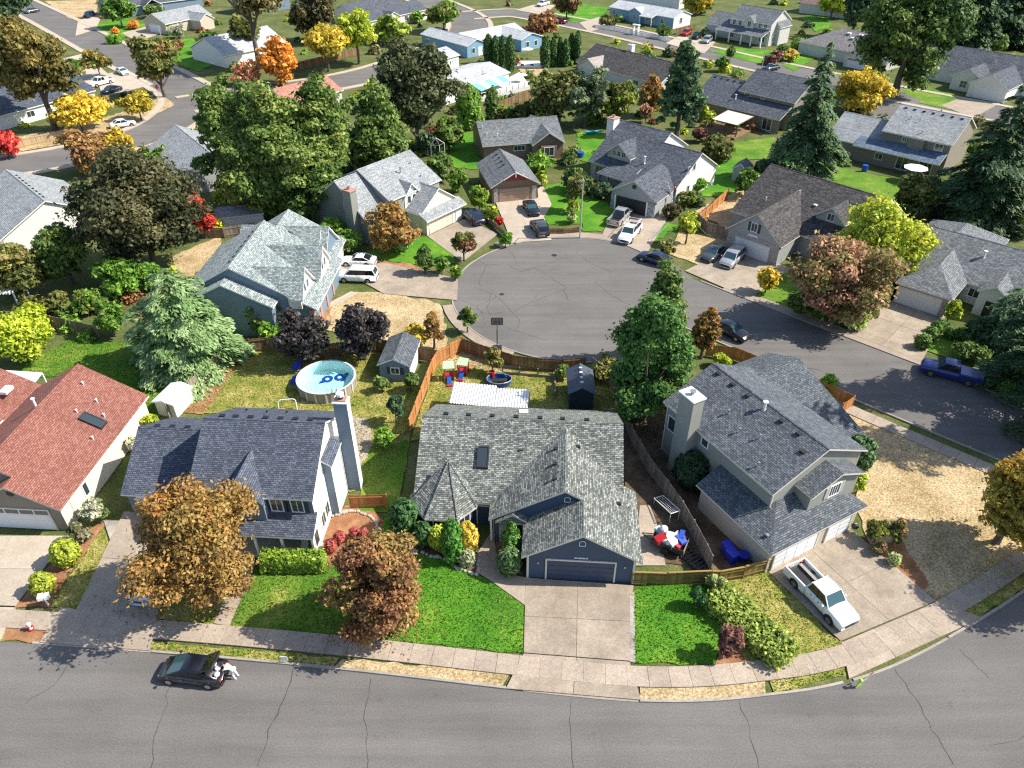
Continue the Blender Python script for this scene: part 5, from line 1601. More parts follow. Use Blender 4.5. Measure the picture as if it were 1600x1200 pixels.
T_('round', 'small_tree', 'yellow tree beside the bronze one', 186, 262, 196, 50, GO)
T_('round', 'small_tree', 'scarlet shrub-like tree at the road edge', 4, 246, 200, 46, RD)
T_('round', 'broadleaf_tree', 'tall open tree with leaning trunk by the blue-white roof', 388, 108, -70, 130, [(.05, .05, .015), (.10, .09, .03), (.17, .14, .05)], crown0=.3, open_=1.0, dens=.9)
T_('round', 'small_tree', 'orange tree below the blue-white roof', 432, 132, 58, 62, OR)
T_('round', 'small_tree', 'pinkish red shrub tree left of the orange one', 386, 134, 94, 46, [(.34, .13, .07), (.42, .20, .12), (.2, .16, .04)])
T_('dome', 'maple_tree', 'golden green street tree with pale forked trunk', 508, 112, 38, 84, GOG, crown0=.3)
T_('round', 'maple_tree', 'yellow-green street tree beside the golden one', 556, 100, 18, 74, YG, crown0=.25)
T_('round', 'broadleaf_tree', 'dark leafy tree behind the yellow street trees', 490, 66, -20, 78, DM)
T_('round', 'small_tree', 'yellow-green tree before the dark slate roof', 612, 68, 26, 64, YG[:2] + GR[1:])
T_('dome', 'small_tree', 'spiky green street tree by the dark pickup', 692, 50, 0, 58, BR[:2] + OL[1:])
T_('round', 'small_tree', 'bronze red street tree at the back junction', 842, 60, 18, 60, RB)
T_('round', 'small_tree', 'dark red tree past the maroon car', 886, 30, -20, 44, RB[:2] + OL)
T_('round', 'broadleaf_tree', 'olive tree behind the brown house', 866, 192, 105, 86, OL, dens=1.1)
T_('round', 'broadleaf_tree', 'airy grey-green tree between brown and blue-grey houses', 916, 198, 100, 76, [(.04, .06, .03), (.08, .11, .05), (.15, .18, .09)], open_=1.0)
T_('round', 'small_tree', 'yellowing tree beside the airy grey-green one', 962, 192, 122, 74, YG[:2] + OL)
T_('round', 'small_tree', 'orange-gold tree below the brown-black roof', 1018, 182, 118, 44, OB)
T_('dome', 'small_tree', 'small pink-leaved tree near the blue-grey chimney', 1010, 192, 160, 22, PK)
T_('round', 'maple_tree', 'round yellow-orange tree beside the loose fir', 1352, 176, 106, 88, GOG)
T_('round', 'broadleaf_tree', 'dark tree beyond the taupe hip roof', 1345, 60, -50, 60, DG)
T_('fir', 'fir_tree', 'tall dark fir at the top corner', 1532, 92, -70, 90, DG, droop=.3, pw=.6)
T_('fir', 'fir_tree', 'second dark fir at the top corner', 1588, 70, -90, 90, DG, droop=.3, pw=.6)
T_('round', 'small_tree', 'green tree beside the brown edge house', 1555, 82, 50, 42, GR)
T_('dome', 'weeping_tree', 'weeping light green tree on the far lawn', 184, 44, -4, 54, BR[:2] + GR)
T_('round', 'broadleaf_tree', 'dark green tree behind the brown street of the far left', 8, 40, -30, 90, DG)
T_('round', 'broadleaf_tree', 'leafy tree before the beige house', 380, 88, 20, 60, OL)
T_('round', 'broadleaf_tree', 'yellow and green trees at the top behind the pale porch house', 1090, 22, -18, 50, GOG)
T_('round', 'broadleaf_tree', 'bright green tree at the top beyond the hedge', 1305, 30, -25, 50, YG)
T_('round', 'small_tree', 'green conifer-like tree before the white wall', 92, 442, 342, 84, GR + [(.15, .19, .03)])
T_('round', 'small_tree', 'brown-green shrubby tree by the white pergola', 20, 464, 380, 112, OL + [(.22, .17, .06)])
T_('round', 'small_tree', 'olive tree beside the parasol patio', 1440, 336, 268, 84, GR[:2] + OL, dens=1.1)
T_('round', 'small_tree', 'orange and green ornamental tree before the grey-green house', 612, 392, 318, 84, OB + [(.05, .05, .015)])
T_('dome', 'street_tree', 'small bronze street tree at the top of the circle', 724, 408, 360, 44, RB[:2] + OL, open_=1.0)
T_('dome', 'street_tree', 'small green street tree left of the basketball hoop', 730, 520, 478, 30, GR + OL[2:], open_=1.0)
T_('cone', 'small_tree', 'orange columnar tree beside the dry lawn', 676, 545, 484, 32, OB)
T_('round', 'small_tree', 'gold-green shrub tree by the cedar fence corner', 650, 545, 510, 46, GOG)
T_('dome', 'young_tree', 'young yellow-green tree on the dry lawn by the dark sedan', 1075, 382, 330, 34, YG, open_=1.0)
T_('dome', 'young_tree', 'thin young tree behind the picnic toys', 770, 585, 545, 36, OL + [(.3, .2, .05)], open_=1.0, dens=.7)
T_('dome', 'young_tree', 'young street tree with a stake before the pale porch house', 1128, 112, 88, 22, BR[:2] + GR)
T_('dome', 'young_tree', 'round-headed young tree on the porch house lawn', 1142, 94, 72, 14, GR)
T_('dome', 'small_tree', 'round-headed lollipop tree near the lamp post', 898, 330, 266, 32, OL)
T_('fir', 'fir_tree', 'very tall fir outside the picture shading the side street', 1725, 610, 150, 150, DG, droop=.3, pw=.55)
T_('fir', 'fir_tree', 'second very tall fir shading the side street', 1790, 690, 190, 170, DG, droop=.3, pw=.55)
T_('round', 'maple_tree', 'wide maple outside the picture shading the corner pavement', 1720, 900, 690, 200, GO)
# slim evergreens
for i, (x, y, t, w) in enumerate(((763, 99, 54, 13), (774, 100, 57, 11), (785, 106, 57, 10), (797, 112, 56, 13), (852, 106, 62, 13), (864, 104, 60, 12), (875, 103, 59, 9), (884, 104, 62, 10), (893, 99, 52, 9), (902, 100, 49, 10))):
    T_('column', 'cypress_tree', 'slim dark green cypress along the light blue house, %s from the teal awning' % ORD[i], x, y, t, w, [(.018, .045, .01), (.035, .08, .015), (.07, .13, .025)], 'tree', 'slim cypresses by the light blue house', s_k=.5)
T_('cone_' if 0 else 'column', 'cypress_tree', 'tall yellow-green cypress beside the teal awning', 732, 200, 134, 34, BR, 'tree')
T_('column', 'cypress_tree', 'short green cypress below the deck rail', 769, 186, 138, 18, GR, 'tree')
# garden shrubs
S_ = lambda k, n, l, *a, **b: plant(k, n, l, *a, cat='shrub', **b)
S_('ball', 'clipped_shrub', 'large dark green clipped shrub at the turret corner', 632, 832, 786, 44, [(.015, .05, .012), (.03, .085, .02), (.055, .12, .03)])
S_('ball', 'clipped_shrub', 'dark green ball shrub under the turret eave', 661, 850, 820, 28, [(.015, .05, .012), (.03, .085, .02), (.055, .12, .03)])
S_('ball', 'clipped_shrub', 'yellow-green ball shrub under the turret window', 684, 856, 827, 27, YG)
S_('cone', 'clipped_conifer', 'bright green cone conifer in the front bed', 706, 874, 816, 27, [(.025, .09, .012), (.05, .15, .02), (.09, .21, .03)]) if 0 else S_('column', 'clipped_conifer', 'bright green cone conifer in the front bed', 706, 874, 814, 27, [(.025, .09, .012), (.05, .15, .02), (.09, .21, .03)])
S_('ball', 'clipped_shrub', 'tall golden shrub beside the cone conifer', 731, 864, 820, 27, GO + [(.5, .4, .12)])
S_('ball', 'small_shrub', 'small grey-green shrub at the bed corner', 729, 880, 862, 24, [(.12, .14, .07), (.2, .22, .12), (.3, .3, .18)])
S_('column', 'clipped_conifer', 'narrow green conifer before the stone entry', 798, 872, 818, 22, [(.02, .07, .012), (.045, .12, .02), (.12, .2, .03)])
S_('ball', 'small_shrub', 'flowering green shrub beside the garage', 796, 895, 860, 34, [(.02, .06, .015), (.05, .11, .025), (.2, .2, .12)])
S_('box', 'clipped_hedge', 'low clipped hedge before the white porch', 458, 887, 868, 96, [(.07, .13, .012), (.13, .2, .02), (.2, .27, .03)], depth=.55)
for i, (x, y) in enumerate(((516, 862), (530, 848), (554, 842), (570, 846))):
    S_('ball', 'clipped_shrub', ('small red-brown ball shrub nearest the white porch', 'red-brown ball shrub, second from the white porch', 'red-brown ball shrub, third from the white porch', 'red-brown ball shrub farthest from the white porch')[i], x, y, y - 16, 15.5, RS, s_k=.6)
S_('ball', 'clipped_shrub', 'bright yellow-green ball shrub beside the cream wall', 100, 880, 849, 36, [(.12, .16, .015), (.2, .23, .02), (.28, .3, .03)])
S_('ball', 'clipped_shrub', 'bright yellow-green ball shrub beside the mailbox', 65, 926, 900, 29, [(.12, .16, .015), (.2, .23, .02), (.28, .3, .03)])
S_('round', 'leafy_shrub', 'pale flowering shrub along the cream wall', 148, 818, 778, 46, [(.05, .09, .02), (.12, .15, .05), (.4, .38, .3)])
S_('round', 'leafy_shrub', 'dark flowering shrub at the cream wall corner', 122, 846, 812, 36, [(.04, .06, .02), (.10, .10, .04), (.3, .26, .2)])
S_('round', 'leafy_shrub', 'small yellow shrub at the back corner of the red roofed house', 235, 668, 648, 26, YG)
S_('round', 'leafy_shrub', 'white flowered bush between the cream and blue houses', 206, 705, 680, 22, [(.1, .13, .04), (.3, .3, .2), (.5, .48, .4)])
S_('box', 'ivy_hedge', 'sprawling yellow-green hedge beside the corner driveway', 1172, 985, 970, 46, [(.10, .15, .02), (.17, .22, .035), (.26, .29, .07)], depth=3.1, rz=R(36), rough=.9)
S_('round', 'leafy_shrub', 'dark maroon shrub at the end of the ivy hedge', 1140, 1022, 978, 46, MR)
S_('round', 'leafy_shrub', 'small dark green shrub on the lawn by the fence', 1092, 948, 918, 30, [(.012, .05, .015), (.025, .08, .02), (.05, .12, .03)])
S_('round', 'leafy_shrub', 'pale leafy shrub at the fence end of the ivy hedge', 1118, 916, 894, 34, [(.14, .18, .06), (.24, .28, .1), (.36, .38, .18)])
S_('ball', 'clipped_shrub', 'dark glossy round shrub behind the bump-out of the corner house', 1342, 732, 686, 46, [(.018, .05, .015), (.04, .085, .025), (.10, .16, .07)])
S_('round', 'leafy_shrub', 'yellow-green shrub below the dark glossy one', 1345, 770, 736, 26, YG)
S_('round', 'leafy_shrub', 'green and yellow bush beside the wide driveway', 1374, 848, 808, 36, OL + YG[1:])
S_('round', 'leafy_shrub', 'red-berried bush beside the green and yellow one', 1403, 850, 812, 32, OL + [(.3, .12, .06)])
S_('round', 'leafy_shrub', 'small pink flowering bush on the mulch', 1376, 866, 846, 22, [(.06, .08, .02), (.14, .12, .04), (.45, .08, .14)])
S_('ball', 'small_shrub', 'tiny grey-green tuft on the mulch', 1398, 882, 868, 14, [(.14, .18, .06), (.24, .28, .1), (.36, .38, .18)])
S_('ball', 'clipped_shrub', 'big dark round shrub in the shade of the corner house', 1082, 758, 712, 50, [(.010, .028, .008), (.02, .045, .014), (.03, .06, .02)])
S_('round', 'leafy_shrub', 'leafy shrub in the fenced corner by the side street', 1295, 612, 590, 36, BR)
S_('round', 'leafy_shrub', 'small yellow-green shrub at the fence by the grey corner house', 1128, 572, 552, 30, YG)
S_('round', 'leafy_shrub', 'green bush in front of the blue shed', 596, 612, 588, 26, GR + [(.15, .19, .06)])
S_('round', 'leafy_shrub', 'leafy bush right of the blue shed door', 640, 612, 582, 30, GR + [(.15, .19, .06)])
S_('round', 'leafy_shrub', 'dark green bush along the cedar fence', 617, 660, 615, 32, BG)
S_('round', 'leafy_shrub', 'bright bush lower down the cedar fence', 600, 700, 668, 34, BR)
S_('round', 'leafy_shrub', 'green shrub beside the slate blue wall', 402, 520, 470, 40, GR + [(.16, .19, .03)])
S_('round', 'leafy_shrub', 'taller green shrub at the slate blue wall', 432, 508, 452, 34, BR[:2] + GR[1:])
S_('round', 'leafy_shrub', 'light green bush below the slate blue wall', 420, 530, 505, 40, BR)
S_('round', 'leafy_shrub', 'yellow-green clump at the foot of the pale cedar', 348, 535, 495, 36, YG[:2] + BR[1:])
S_('round', 'leafy_shrub', 'bright green rounded bush above the pale cedar', 178, 468, 400, 74, [(.05, .12, .012), (.09, .18, .02), (.14, .24, .03)])
S_('round', 'leafy_shrub', 'bright green bush beside the dark maple foot', 232, 452, 412, 50, [(.05, .12, .012), (.09, .18, .02), (.14, .24, .03)])
S_('round', 'leafy_shrub', 'olive round bush above the garden wall', 86, 488, 456, 40, OL)
S_('round', 'leafy_shrub', 'green bush on the garden wall top', 135, 488, 455, 50, BR[:2] + OL[1:])
S_('round', 'leafy_shrub', 'dense green bush left of the pale cedar', 168, 525, 462, 50, BR[:2] + GR[1:])
S_('round', 'leafy_shrub', 'yellow-green hedge mass by the garden wall, upper clump', 48, 515, 472, 48, [(.12, .17, .01), (.22, .27, .015), (.33, .36, .03)], clump=.3)
S_('round', 'leafy_shrub', 'yellow-green hedge mass by the garden wall, lower clump', 28, 560, 494, 86, [(.12, .17, .01), (.22, .27, .015), (.33, .36, .03)], clump=.3)
S_('ball', 'small_shrub', 'yellow ball shrub at the red maple foot', 337, 366, 342, 20, [(.24, .25, .012), (.38, .36, .02), (.46, .42, .04)])
S_('round', 'leafy_shrub', 'green hedge between pale roof and grey-green house, upper', 522, 378, 338, 44, BR)
S_('round', 'leafy_shrub', 'green hedge between pale roof and grey-green house, lower', 546, 398, 360, 44, BR[:2] + GR[1:])
S_('round', 'leafy_shrub', 'yellow-green bush beside the back lawn fence', 424, 340, 318, 40, YG[:2] + GR[1:])
S_('round', 'leafy_shrub', 'pale green low shrub on the lawn edge', 628, 392, 366, 40, [(.1, .17, .04), (.2, .28, .08), (.32, .38, .16)])
S_('round', 'leafy_shrub', 'dark upright shrub at the circle', 662, 428, 380, 32, GR[:2] + BR[:1])
S_('round', 'leafy_shrub', 'green rounded shrub beside the dark upright one', 690, 428, 398, 26, BR[:2] + GR[1:])
S_('round', 'leafy_shrub', 'bright small shrub at the kerb by the long driveway', 712, 438, 414, 18, YG[:2] + BR)
S_('round', 'leafy_shrub', 'round green shrub at the kerb of the circle top', 790, 386, 362, 20, BR)
S_('round', 'leafy_shrub', 'green bush beside the pale roof corner, upper', 686, 284, 238, 44, GR)
S_('round', 'leafy_shrub', 'green bush beside the pale roof corner, lower', 716, 300, 262, 34, BR[:2] + GR[1:])
S_('round', 'leafy_shrub', 'yellow-green bush beside the detached garage', 748, 330, 288, 34, YG[:2] + BR[:2])
S_('round', 'leafy_shrub', 'yellow shrub by the timber wall', 768, 348, 316, 22, YG)
S_('round', 'leafy_shrub', 'red-flowered shrub by the timber wall', 780, 352, 338, 14, RD)
S_('round', 'leafy_shrub', 'light green bush below the bay window', 842, 268, 240, 50, BR)
S_('round', 'leafy_shrub', 'yellow bush right of the detached garage', 846, 290, 268, 20, YG)
S_('round', 'leafy_shrub', 'dark hedge between the two lawns', 900, 300, 262, 50, GR[:2])
S_('round', 'leafy_shrub', 'yellow flowering shrub beside the lamp post, upper', 894, 315, 296, 16, YG)
S_('round', 'leafy_shrub', 'yellow flowering shrub beside the lamp post, lower', 895, 335, 312, 18, YG)
S_('round', 'leafy_shrub', 'pale shrub at the foot of the lamp post', 893, 348, 326, 18, [(.1, .14, .03), (.2, .24, .07), (.35, .36, .15)])
S_('round', 'leafy_shrub', 'dark foundation shrubs at the blue-grey porch', 938, 308, 286, 40, DG)
S_('round', 'leafy_shrub', 'green shrub at the side of the open garage', 1078, 322, 300, 40, BR[:2] + OL[1:])
S_('round', 'leafy_shrub', 'grey-green bush before the side of the open garage', 1050, 340, 318, 30, DM)
S_('round', 'leafy_shrub', 'light bush on the shaded lawn by the ladder', 1090, 300, 276, 36, BR)
S_('round', 'leafy_shrub', 'hedge of mixed shrubs along the back lawn', 1122, 248, 215, 60, OL)
S_('round', 'leafy_shrub', 'plum-coloured bush near the sail patio', 1095, 222, 196, 26, MR)
S_('round', 'leafy_shrub', 'yellow-leaved bush beside the pointed conifer', 1102, 190, 158, 14, YG)
S_('round', 'leafy_shrub', 'tall laurel behind the cedar fence end', 1168, 308, 262, 44, BR[:2] + GR)
S_('round', 'leafy_shrub', 'dark shrubs behind the laurel', 1200, 285, 248, 50, DG)
S_('round', 'leafy_shrub', 'yellow shrub at the dark sedan driveway', 1200, 458, 416, 34, GO + [(.2, .24, .02)])
S_('round', 'leafy_shrub', 'low gold shrub at the circle kerb', 1044, 398, 376, 30, OL + [(.36, .3, .06)])
S_('round', 'leafy_shrub', 'light green groundcover under the russet tree', 1335, 510, 484, 50, [(.1, .16, .03), (.2, .27, .06), (.3, .36, .12)])
S_('round', 'leafy_shrub', 'hedge of green shrubs under the russet tree', 1262, 494, 450, 60, GR)
S_('round', 'leafy_shrub', 'yellow-green shrub beside the hipped garage pier', 1488, 500, 468, 30, YG)
for i, (x, y, w) in enumerate(((1443, 544, 20), (1456, 530, 17), (1464, 520, 15), (1472, 516, 15), (1486, 528, 15), (1505, 530, 16), (1524, 527, 17))):
    S_('ball', 'clipped_shrub', 'clipped green ball shrub by the hipped garage drive, %s from the street' % ORD[i], x, y, y - w * .95, w, [(.03, .07, .012), (.06, .12, .02), (.11, .18, .03)], group='clipped balls by the driveway', s_k=.8)
for i, (x, y, w) in enumerate(((1575, 617, 22), (1598, 628, 20))):
    S_('ball', 'clipped_shrub', ('low clipped shrub by the blue pickup', 'low clipped shrub at the picture edge by the side street')[i], x, y, y - w * .9, w, BR, s_k=.8)
S_('round', 'leafy_shrub', 'shady bush beside the weeping cedar', 1540, 540, 500, 60, DG)
S_('round', 'leafy_shrub', 'green bush behind the side street kerb', 1520, 562, 538, 60, GR + [(.16, .2, .03)])
S_('round', 'leafy_shrub', 'olive tangle behind the black shed', 945, 588, 562, 60, OL + [(.3, .26, .06)], dens=.8)
S_('round', 'leafy_shrub', 'small yellow-green bush left of the black shed', 880, 592, 572, 26, YG[:2] + GR)
S_('round', 'leafy_shrub', 'red-brown ball bush beside the slate roofed white house', 158, 172, 150, 34, [(.09, .06, .02), (.16, .10, .04), (.22, .16, .06)])
S_('round', 'leafy_shrub', 'orange grass clump on the far lawn', 208, 46, 33, 18, OR)
S_('round', 'leafy_shrub', 'small orange clump on the far lawn', 180, 54, 44, 10, OR)
S_('box', 'clipped_hedge', 'small clipped hedge at the far kerb', 178, 68, 58, 14, BR, depth=1.0)
S_('round', 'leafy_shrub', 'brown bush on the far green lawn', 278, 78, 62, 20, RB[:2])
S_('round', 'leafy_shrub', 'silvery shrub before the beige house', 278, 60, 36, 28, [(.16, .18, .12), (.28, .28, .2), (.42, .4, .3)])
S_('round', 'leafy_shrub', 'dark green shrubs by the far dark house', 240, 28, 6, 30, GR)
S_('round', 'leafy_shrub', 'dark bushes by the beige house corner', 325, 82, 44, 36, GR)
S_('ball', 'clipped_shrub', 'dark ball shrub before the pale porch house, first', 1204, 101, 88, 15, MR)
S_('ball', 'clipped_shrub', 'dark ball shrub before the pale porch house, second', 1214, 96, 82, 14, MR)
S_('ball', 'clipped_shrub', 'green ball shrub beside the pale porch house', 1224, 84, 72, 14, GR)
S_('ball', 'clipped_shrub', 'round yellow-green shrub by the pale porch house', 1249, 78, 62, 20, YG[:2] + BR)
S_('round', 'leafy_shrub', 'mixed flower bed at the far corner lawn', 1236, 96, 78, 24, YG + [(.4, .12, .08)])
S_('round', 'leafy_shrub', 'dark green bush before the light blue fence house', 1038, 60, 38, 24, GR)
S_('round', 'leafy_shrub', 'small green bush inside the picket fence', 948, 42, 24, 26, OL)
S_('round', 'leafy_shrub', 'green bush beside the corner cream house', 652, 36, 18, 18, BR)
S_('round', 'leafy_shrub', 'hedge below the teal awning deck, bright end', 790, 182, 165, 30, YG[:2] + BR)
S_('round', 'leafy_shrub', 'hedge below the teal awning deck, dark end', 822, 184, 160, 40, OL)
S_('round', 'leafy_shrub', 'shrubs at the foot of the great oak', 700, 235, 180, 50, GR + [(.14, .17, .03)])
S_('round', 'leafy_shrub', 'dark shrubs beneath the oak by the gazebo', 668, 240, 205, 44, DG)
S_('round', 'leafy_shrub', 'green bush above the slate blue wall shed', 390, 345, 310, 30, GR)
S_('round', 'leafy_shrub', 'leafy green tree-bush behind the huge dark maple', 250, 268, 232, 60, BR[:2] + GR[1:])
S_('round', 'leafy_shrub', 'hedge at the white house roof end', 115, 110, 96, 40, BR[:2] + GR)
# grass blades on the near lawns: one mass per lawn
def inside(x, y, P):
    c = np.zeros(len(x), bool); n = len(P)
    for i in range(n):
        a, b = P[i], P[(i + 1) % n]
        m = ((a.y > y) != (b.y > y)) & (x < (b.x - a.x) * (y - a.y) / (b.y - a.y + 1e-9) + a.x)
        c ^= m
    return c
for pts, (ca, cb), z in BLADES:
    xs, ys = [p.x for p in pts], [p.y for p in pts]
    A = (max(xs) - min(xs)) * (max(ys) - min(ys))
    far = min(ys) > 60
    n = min(int(A * (28 if far else 70)), 42000)
    x, y = rng.uniform(min(xs), max(xs), n), rng.uniform(min(ys), max(ys), n)
    m = inside(x, y, pts); x, y = x[m], y[m]; n = len(x)
    hgt = rng.uniform(.05, .13, n) * (1.5 if far else 1)
    a = rng.uniform(0, 6.283, n); w = rng.uniform(.03, .07, n) * (1.7 if far else 1)
    lx, ly = rng.normal(size=n) * .05, rng.normal(size=n) * .05
    V = np.empty((n, 3, 3))
    V[:, 0] = np.stack([x - np.cos(a) * w, y - np.sin(a) * w, np.full(n, z)], 1)
    V[:, 1] = np.stack([x + np.cos(a) * w, y + np.sin(a) * w, np.full(n, z)], 1)
    V[:, 2] = np.stack([x + lx, y + ly, z + hgt], 1)
    patchy = .5 + .5 * np.sin(x * 1.1 + np.sin(y * 1.7) * 1.5) * np.sin(y * .9 + np.cos(x * .6) * 2)
    t = np.clip(rng.uniform(0, 1, n) * .6 + patchy * .4, 0, 1)[:, None]
    cols = np.array(ca) * (1 - t) + np.array(cb) * t
    worn = np.clip((np.sin(x * .53 + 2 * np.sin(y * .31)) * np.sin(y * .47 + 1.3 * np.cos(x * .23)) - .35) * 1.6 + rng.normal(size=n) * .12, 0, .75)[:, None]
    cols = cols * (1 - worn) + np.array((.36, .33, .11)) * worn
    stuff(obj('grass', mesh_np('grass', V.reshape(-1, 3), np.arange(n * 3).reshape(n, 3), cols)))

# undergrowth between the far lots: shrubs nobody could count, one mass
def near_road(x, y, m):
    for p, w in ROADS:
        for q in p:
            if (q.x - x) ** 2 + (q.y - y) ** 2 < (w / 2 + m) ** 2: return True
    return (x - CX) ** 2 + (y - CY) ** 2 < (CR + 3) ** 2
def in_any(x, y, polys):
    xa, ya = np.array([x]), np.array([y])
    return any(inside(xa, ya, P)[0] for P in polys)
parts = []
pals = [GR, GR, OL, BR, DG, DG, [(.05, .06, .02), (.12, .11, .04), (.2, .16, .07)], YG, RB]
tries = 0
while len(parts) < 420 and tries < 6000:
    tries += 1
    px, py = rng.uniform(-60, 1660), rng.uniform(-10, 560) if rng.uniform() < .5 else rng.uniform(-10, 260)
    if py > 420 and 650 < px < 1250: continue
    q = at(px, py)
    if q.y > 285 or near_road(q.x, q.y, 3.5) or in_any(q.x, q.y, FOOT) or in_any(q.x, q.y, PATCHES): continue
    rr = rng.uniform(.6, 1.7); hh = rr * rng.uniform(.9, 1.7)
    s_ = max(.12, 4.4 / pxm(q.x, q.y, 1))
    n = min(max(int(3.2 * 8 * rr * rr / (s_ * s_)), 60), 900)
    u = unit(rng.normal(size=(n, 3))); u[:, 2] = abs(u[:, 2])
    C = u * np.array([rr, rr, hh]) * rng.uniform(.6, 1.05, (n, 1)) * (1 + .25 * np.sin(u[:, :1] * 5 + tries) * np.cos(u[:, 1:2] * 6)) + np.array([q.x, q.y, 0])
    N = unit(u + rng.normal(size=(n, 3)) * .6 + np.array([0, 0, .3]))
    parts.append(leaves(C, N, s_ * rng.uniform(.6, 1.3, n), pal(pals[rng.integers(len(pals))], rng.uniform(0, 1, n))))
stuff(obj('undergrowth', mesh_np('undergrowth', *join(parts))))
# fallen leaves under the two front trees and along the kerb
parts = []
for cx_, cy_, sp, n, pc in ((300, 945, 4.2, 800, OB), (600, 985, 3.2, 600, RB), (1560, 880, 5.0, 400, GO)):
    q = at(cx_, cy_)
    C = np.stack([q.x - 1 + rng.normal(size=n) * sp * .6, q.y + rng.normal(size=n) * sp * .3, np.full(n, .135)], 1)
    N = unit(rng.normal(size=(n, 3)) * .3 + np.array([0, 0, 1]))
    parts.append(leaves(C, N, rng.uniform(.06, .13, n), pal(pc, rng.uniform(0, 1, n))))
stuff(obj('fallen_leaves', mesh_np('fallen_leaves', *join(parts))))
# ================================================================== FENCES
def fence(label, px, h, m, step=2.3, board=.14, gap=.012, name='wooden_fence', top_cap=False, picket=False, post_m=None, slope=0):
    p = [at(x, y) for x, y in px]
    o = empty(name, tuple(p[0]))
    tag(o, label, 'fence')
    b0 = p[0].copy()
    first = True
    for i in range(len(p) - 1):
        L = (p[i + 1] - p[i]).length
        k = max(1, round(L / step))
        d = (p[i + 1] - p[i]) / k
        u = d.normalized(); n = Vector((-u.y, u.x, 0))
        for j in range(k):
            a = p[i] + d * j - b0
            hh = h + random.uniform(-.05, .05)
            tf = lambda q, a=a: a + u * q[0] + n * q[1] + Vector((0, 0, q[2]))
            if first or True:
                mb = MB(); mb.box(-.05, .05, -.05, .05, -.1, hh + .08, post_m or m, tf); mb.build('post', o)
            mb = MB(); x = .06
            while x < d.length - .06:
                e = min(x + board, d.length - .05)
                t_ = random.uniform(-.03, .03)
                if picket: mb.mesh([tf((q, yy, z)) for yy in (.0, .03) for q, z in ((x, .05), (e, .05), (e, hh - .1), ((x + e) / 2, hh), (x, hh - .1))],
                                   [(0, 1, 2, 3, 4), (9, 8, 7, 6, 5), (0, 5, 6, 1), (1, 6, 7, 2), (2, 7, 8, 3), (3, 8, 9, 4), (4, 9, 5, 0)], m)
                else: mb.box(x, e, .0, .025, .04, hh + t_, m, tf)
                x = e + (gap if not picket else board * .7)
            stuff(mb.build('boards', o))
            mb = MB()
            for z in (.35, hh - .3): mb.box(0, d.length, -.05, -.003, z, z + .09, m, tf)
            if top_cap: mb.box(0, d.length, -.07, .07, hh + .035, hh + .08, m, tf)
            stuff(mb.build('rails', o))
    a = p[-1] - b0
    mb = MB(); mb.box(a.x - .05, a.x + .05, a.y - .05, a.y + .05, -.1, h + .08, post_m or m); mb.build('post', o)
    return o
fence('bright cedar fence between the two back gardens', [(641, 678), (676, 586), (685, 570), (722, 549)], 1.85, CEDAR)
fence('dark brown fence curving along the turning circle', [(722, 549), (765, 564), (800, 575), (840, 580), (880, 582), (914, 580)], 1.7, BROWNF)
fence('weathered grey fence between the red roofed house and the pool garden', [(266, 655), (300, 620), (334, 586), (366, 554)], 1.85, OLDWOOD)
fence('dark fence behind the purple-leaved trees', [(366, 554), (420, 548), (500, 560), (590, 548), (640, 560), (684, 568)], 1.7, BROWNF)
fence('brown fence between the navy house and the corner house', [(925, 582), (955, 605), (985, 690), (1010, 735), (1040, 775), (1063, 808), (1080, 838), (1100, 876), (1108, 893)], 1.8, OLDWOOD)
fence('mossy fence with cedar ends beside the navy garage', [(986, 912), (1040, 914), (1108, 911), (1122, 911), (1160, 904), (1200, 893)], 1.35, MOSSY, top_cap=True)
fence('cedar side gate beside the tall white chimney', [(548, 794), (606, 793)], 1.5, CEDAR, 3.0)
fence('cedar fence by the rusty brown small tree', [(1102, 556), (1145, 562), (1184, 578)], 1.6, CEDAR)
fence('cedar fence round the garden corner by the side street', [(1268, 608), (1300, 622), (1330, 636), (1312, 648)], 1.4, CEDAR)
fence('bright cedar fence beside the dry side garden', [(1090, 352), (1112, 332), (1136, 310)], 1.7, CEDAR)
fence('grey fence behind the dark sedan', [(1090, 352), (1104, 366), (1130, 372), (1154, 380)], 1.7, OLDWOOD)
fence('brown fence below the teal awning deck', [(776, 176), (800, 166), (830, 154)], 2.0, BROWNF)
fence('white picket fence along the back street', [(930, 44), (960, 48), (985, 53), (1020, 60), (1046, 66)], 1.1, WHITE, name='picket_fence', picket=True, board=.12)
fence('tan fence along the back road below the gold tree', [(18, 236), (60, 226), (118, 214)], 1.7, wood_fence('tan_fence', [(.34, .24, .13), (.44, .32, .18), (.52, .4, .25)]))
fence('dark fence beneath the golden street trees', [(455, 112), (505, 100), (562, 86)], 1.8, BROWNF)
fence('weathered fence beside the white shed and red maple', [(318, 372), (352, 372), (400, 364)], 1.6, OLDWOOD)
fence('grey-brown retaining fence under the garden wall bushes', [(62, 508), (110, 518), (156, 528)], 1.6, OLDWOOD)
fence('low dark fence at the lawn edge by the lamp post', [(856, 366), (880, 366), (904, 364)], .9, BROWNF)
fence('low timber fence beside the dark blue car', [(760, 346), (775, 358), (790, 372)], .9, OLDWOOD)
fence('brown fence beside the light blue house yard', [(1056, 54), (1085, 46)], 1.6, BROWNF)
fence('wooden fence along the shaded back lawn', [(1085, 260), (1110, 240), (1140, 225)], 1.4, BROWNF)

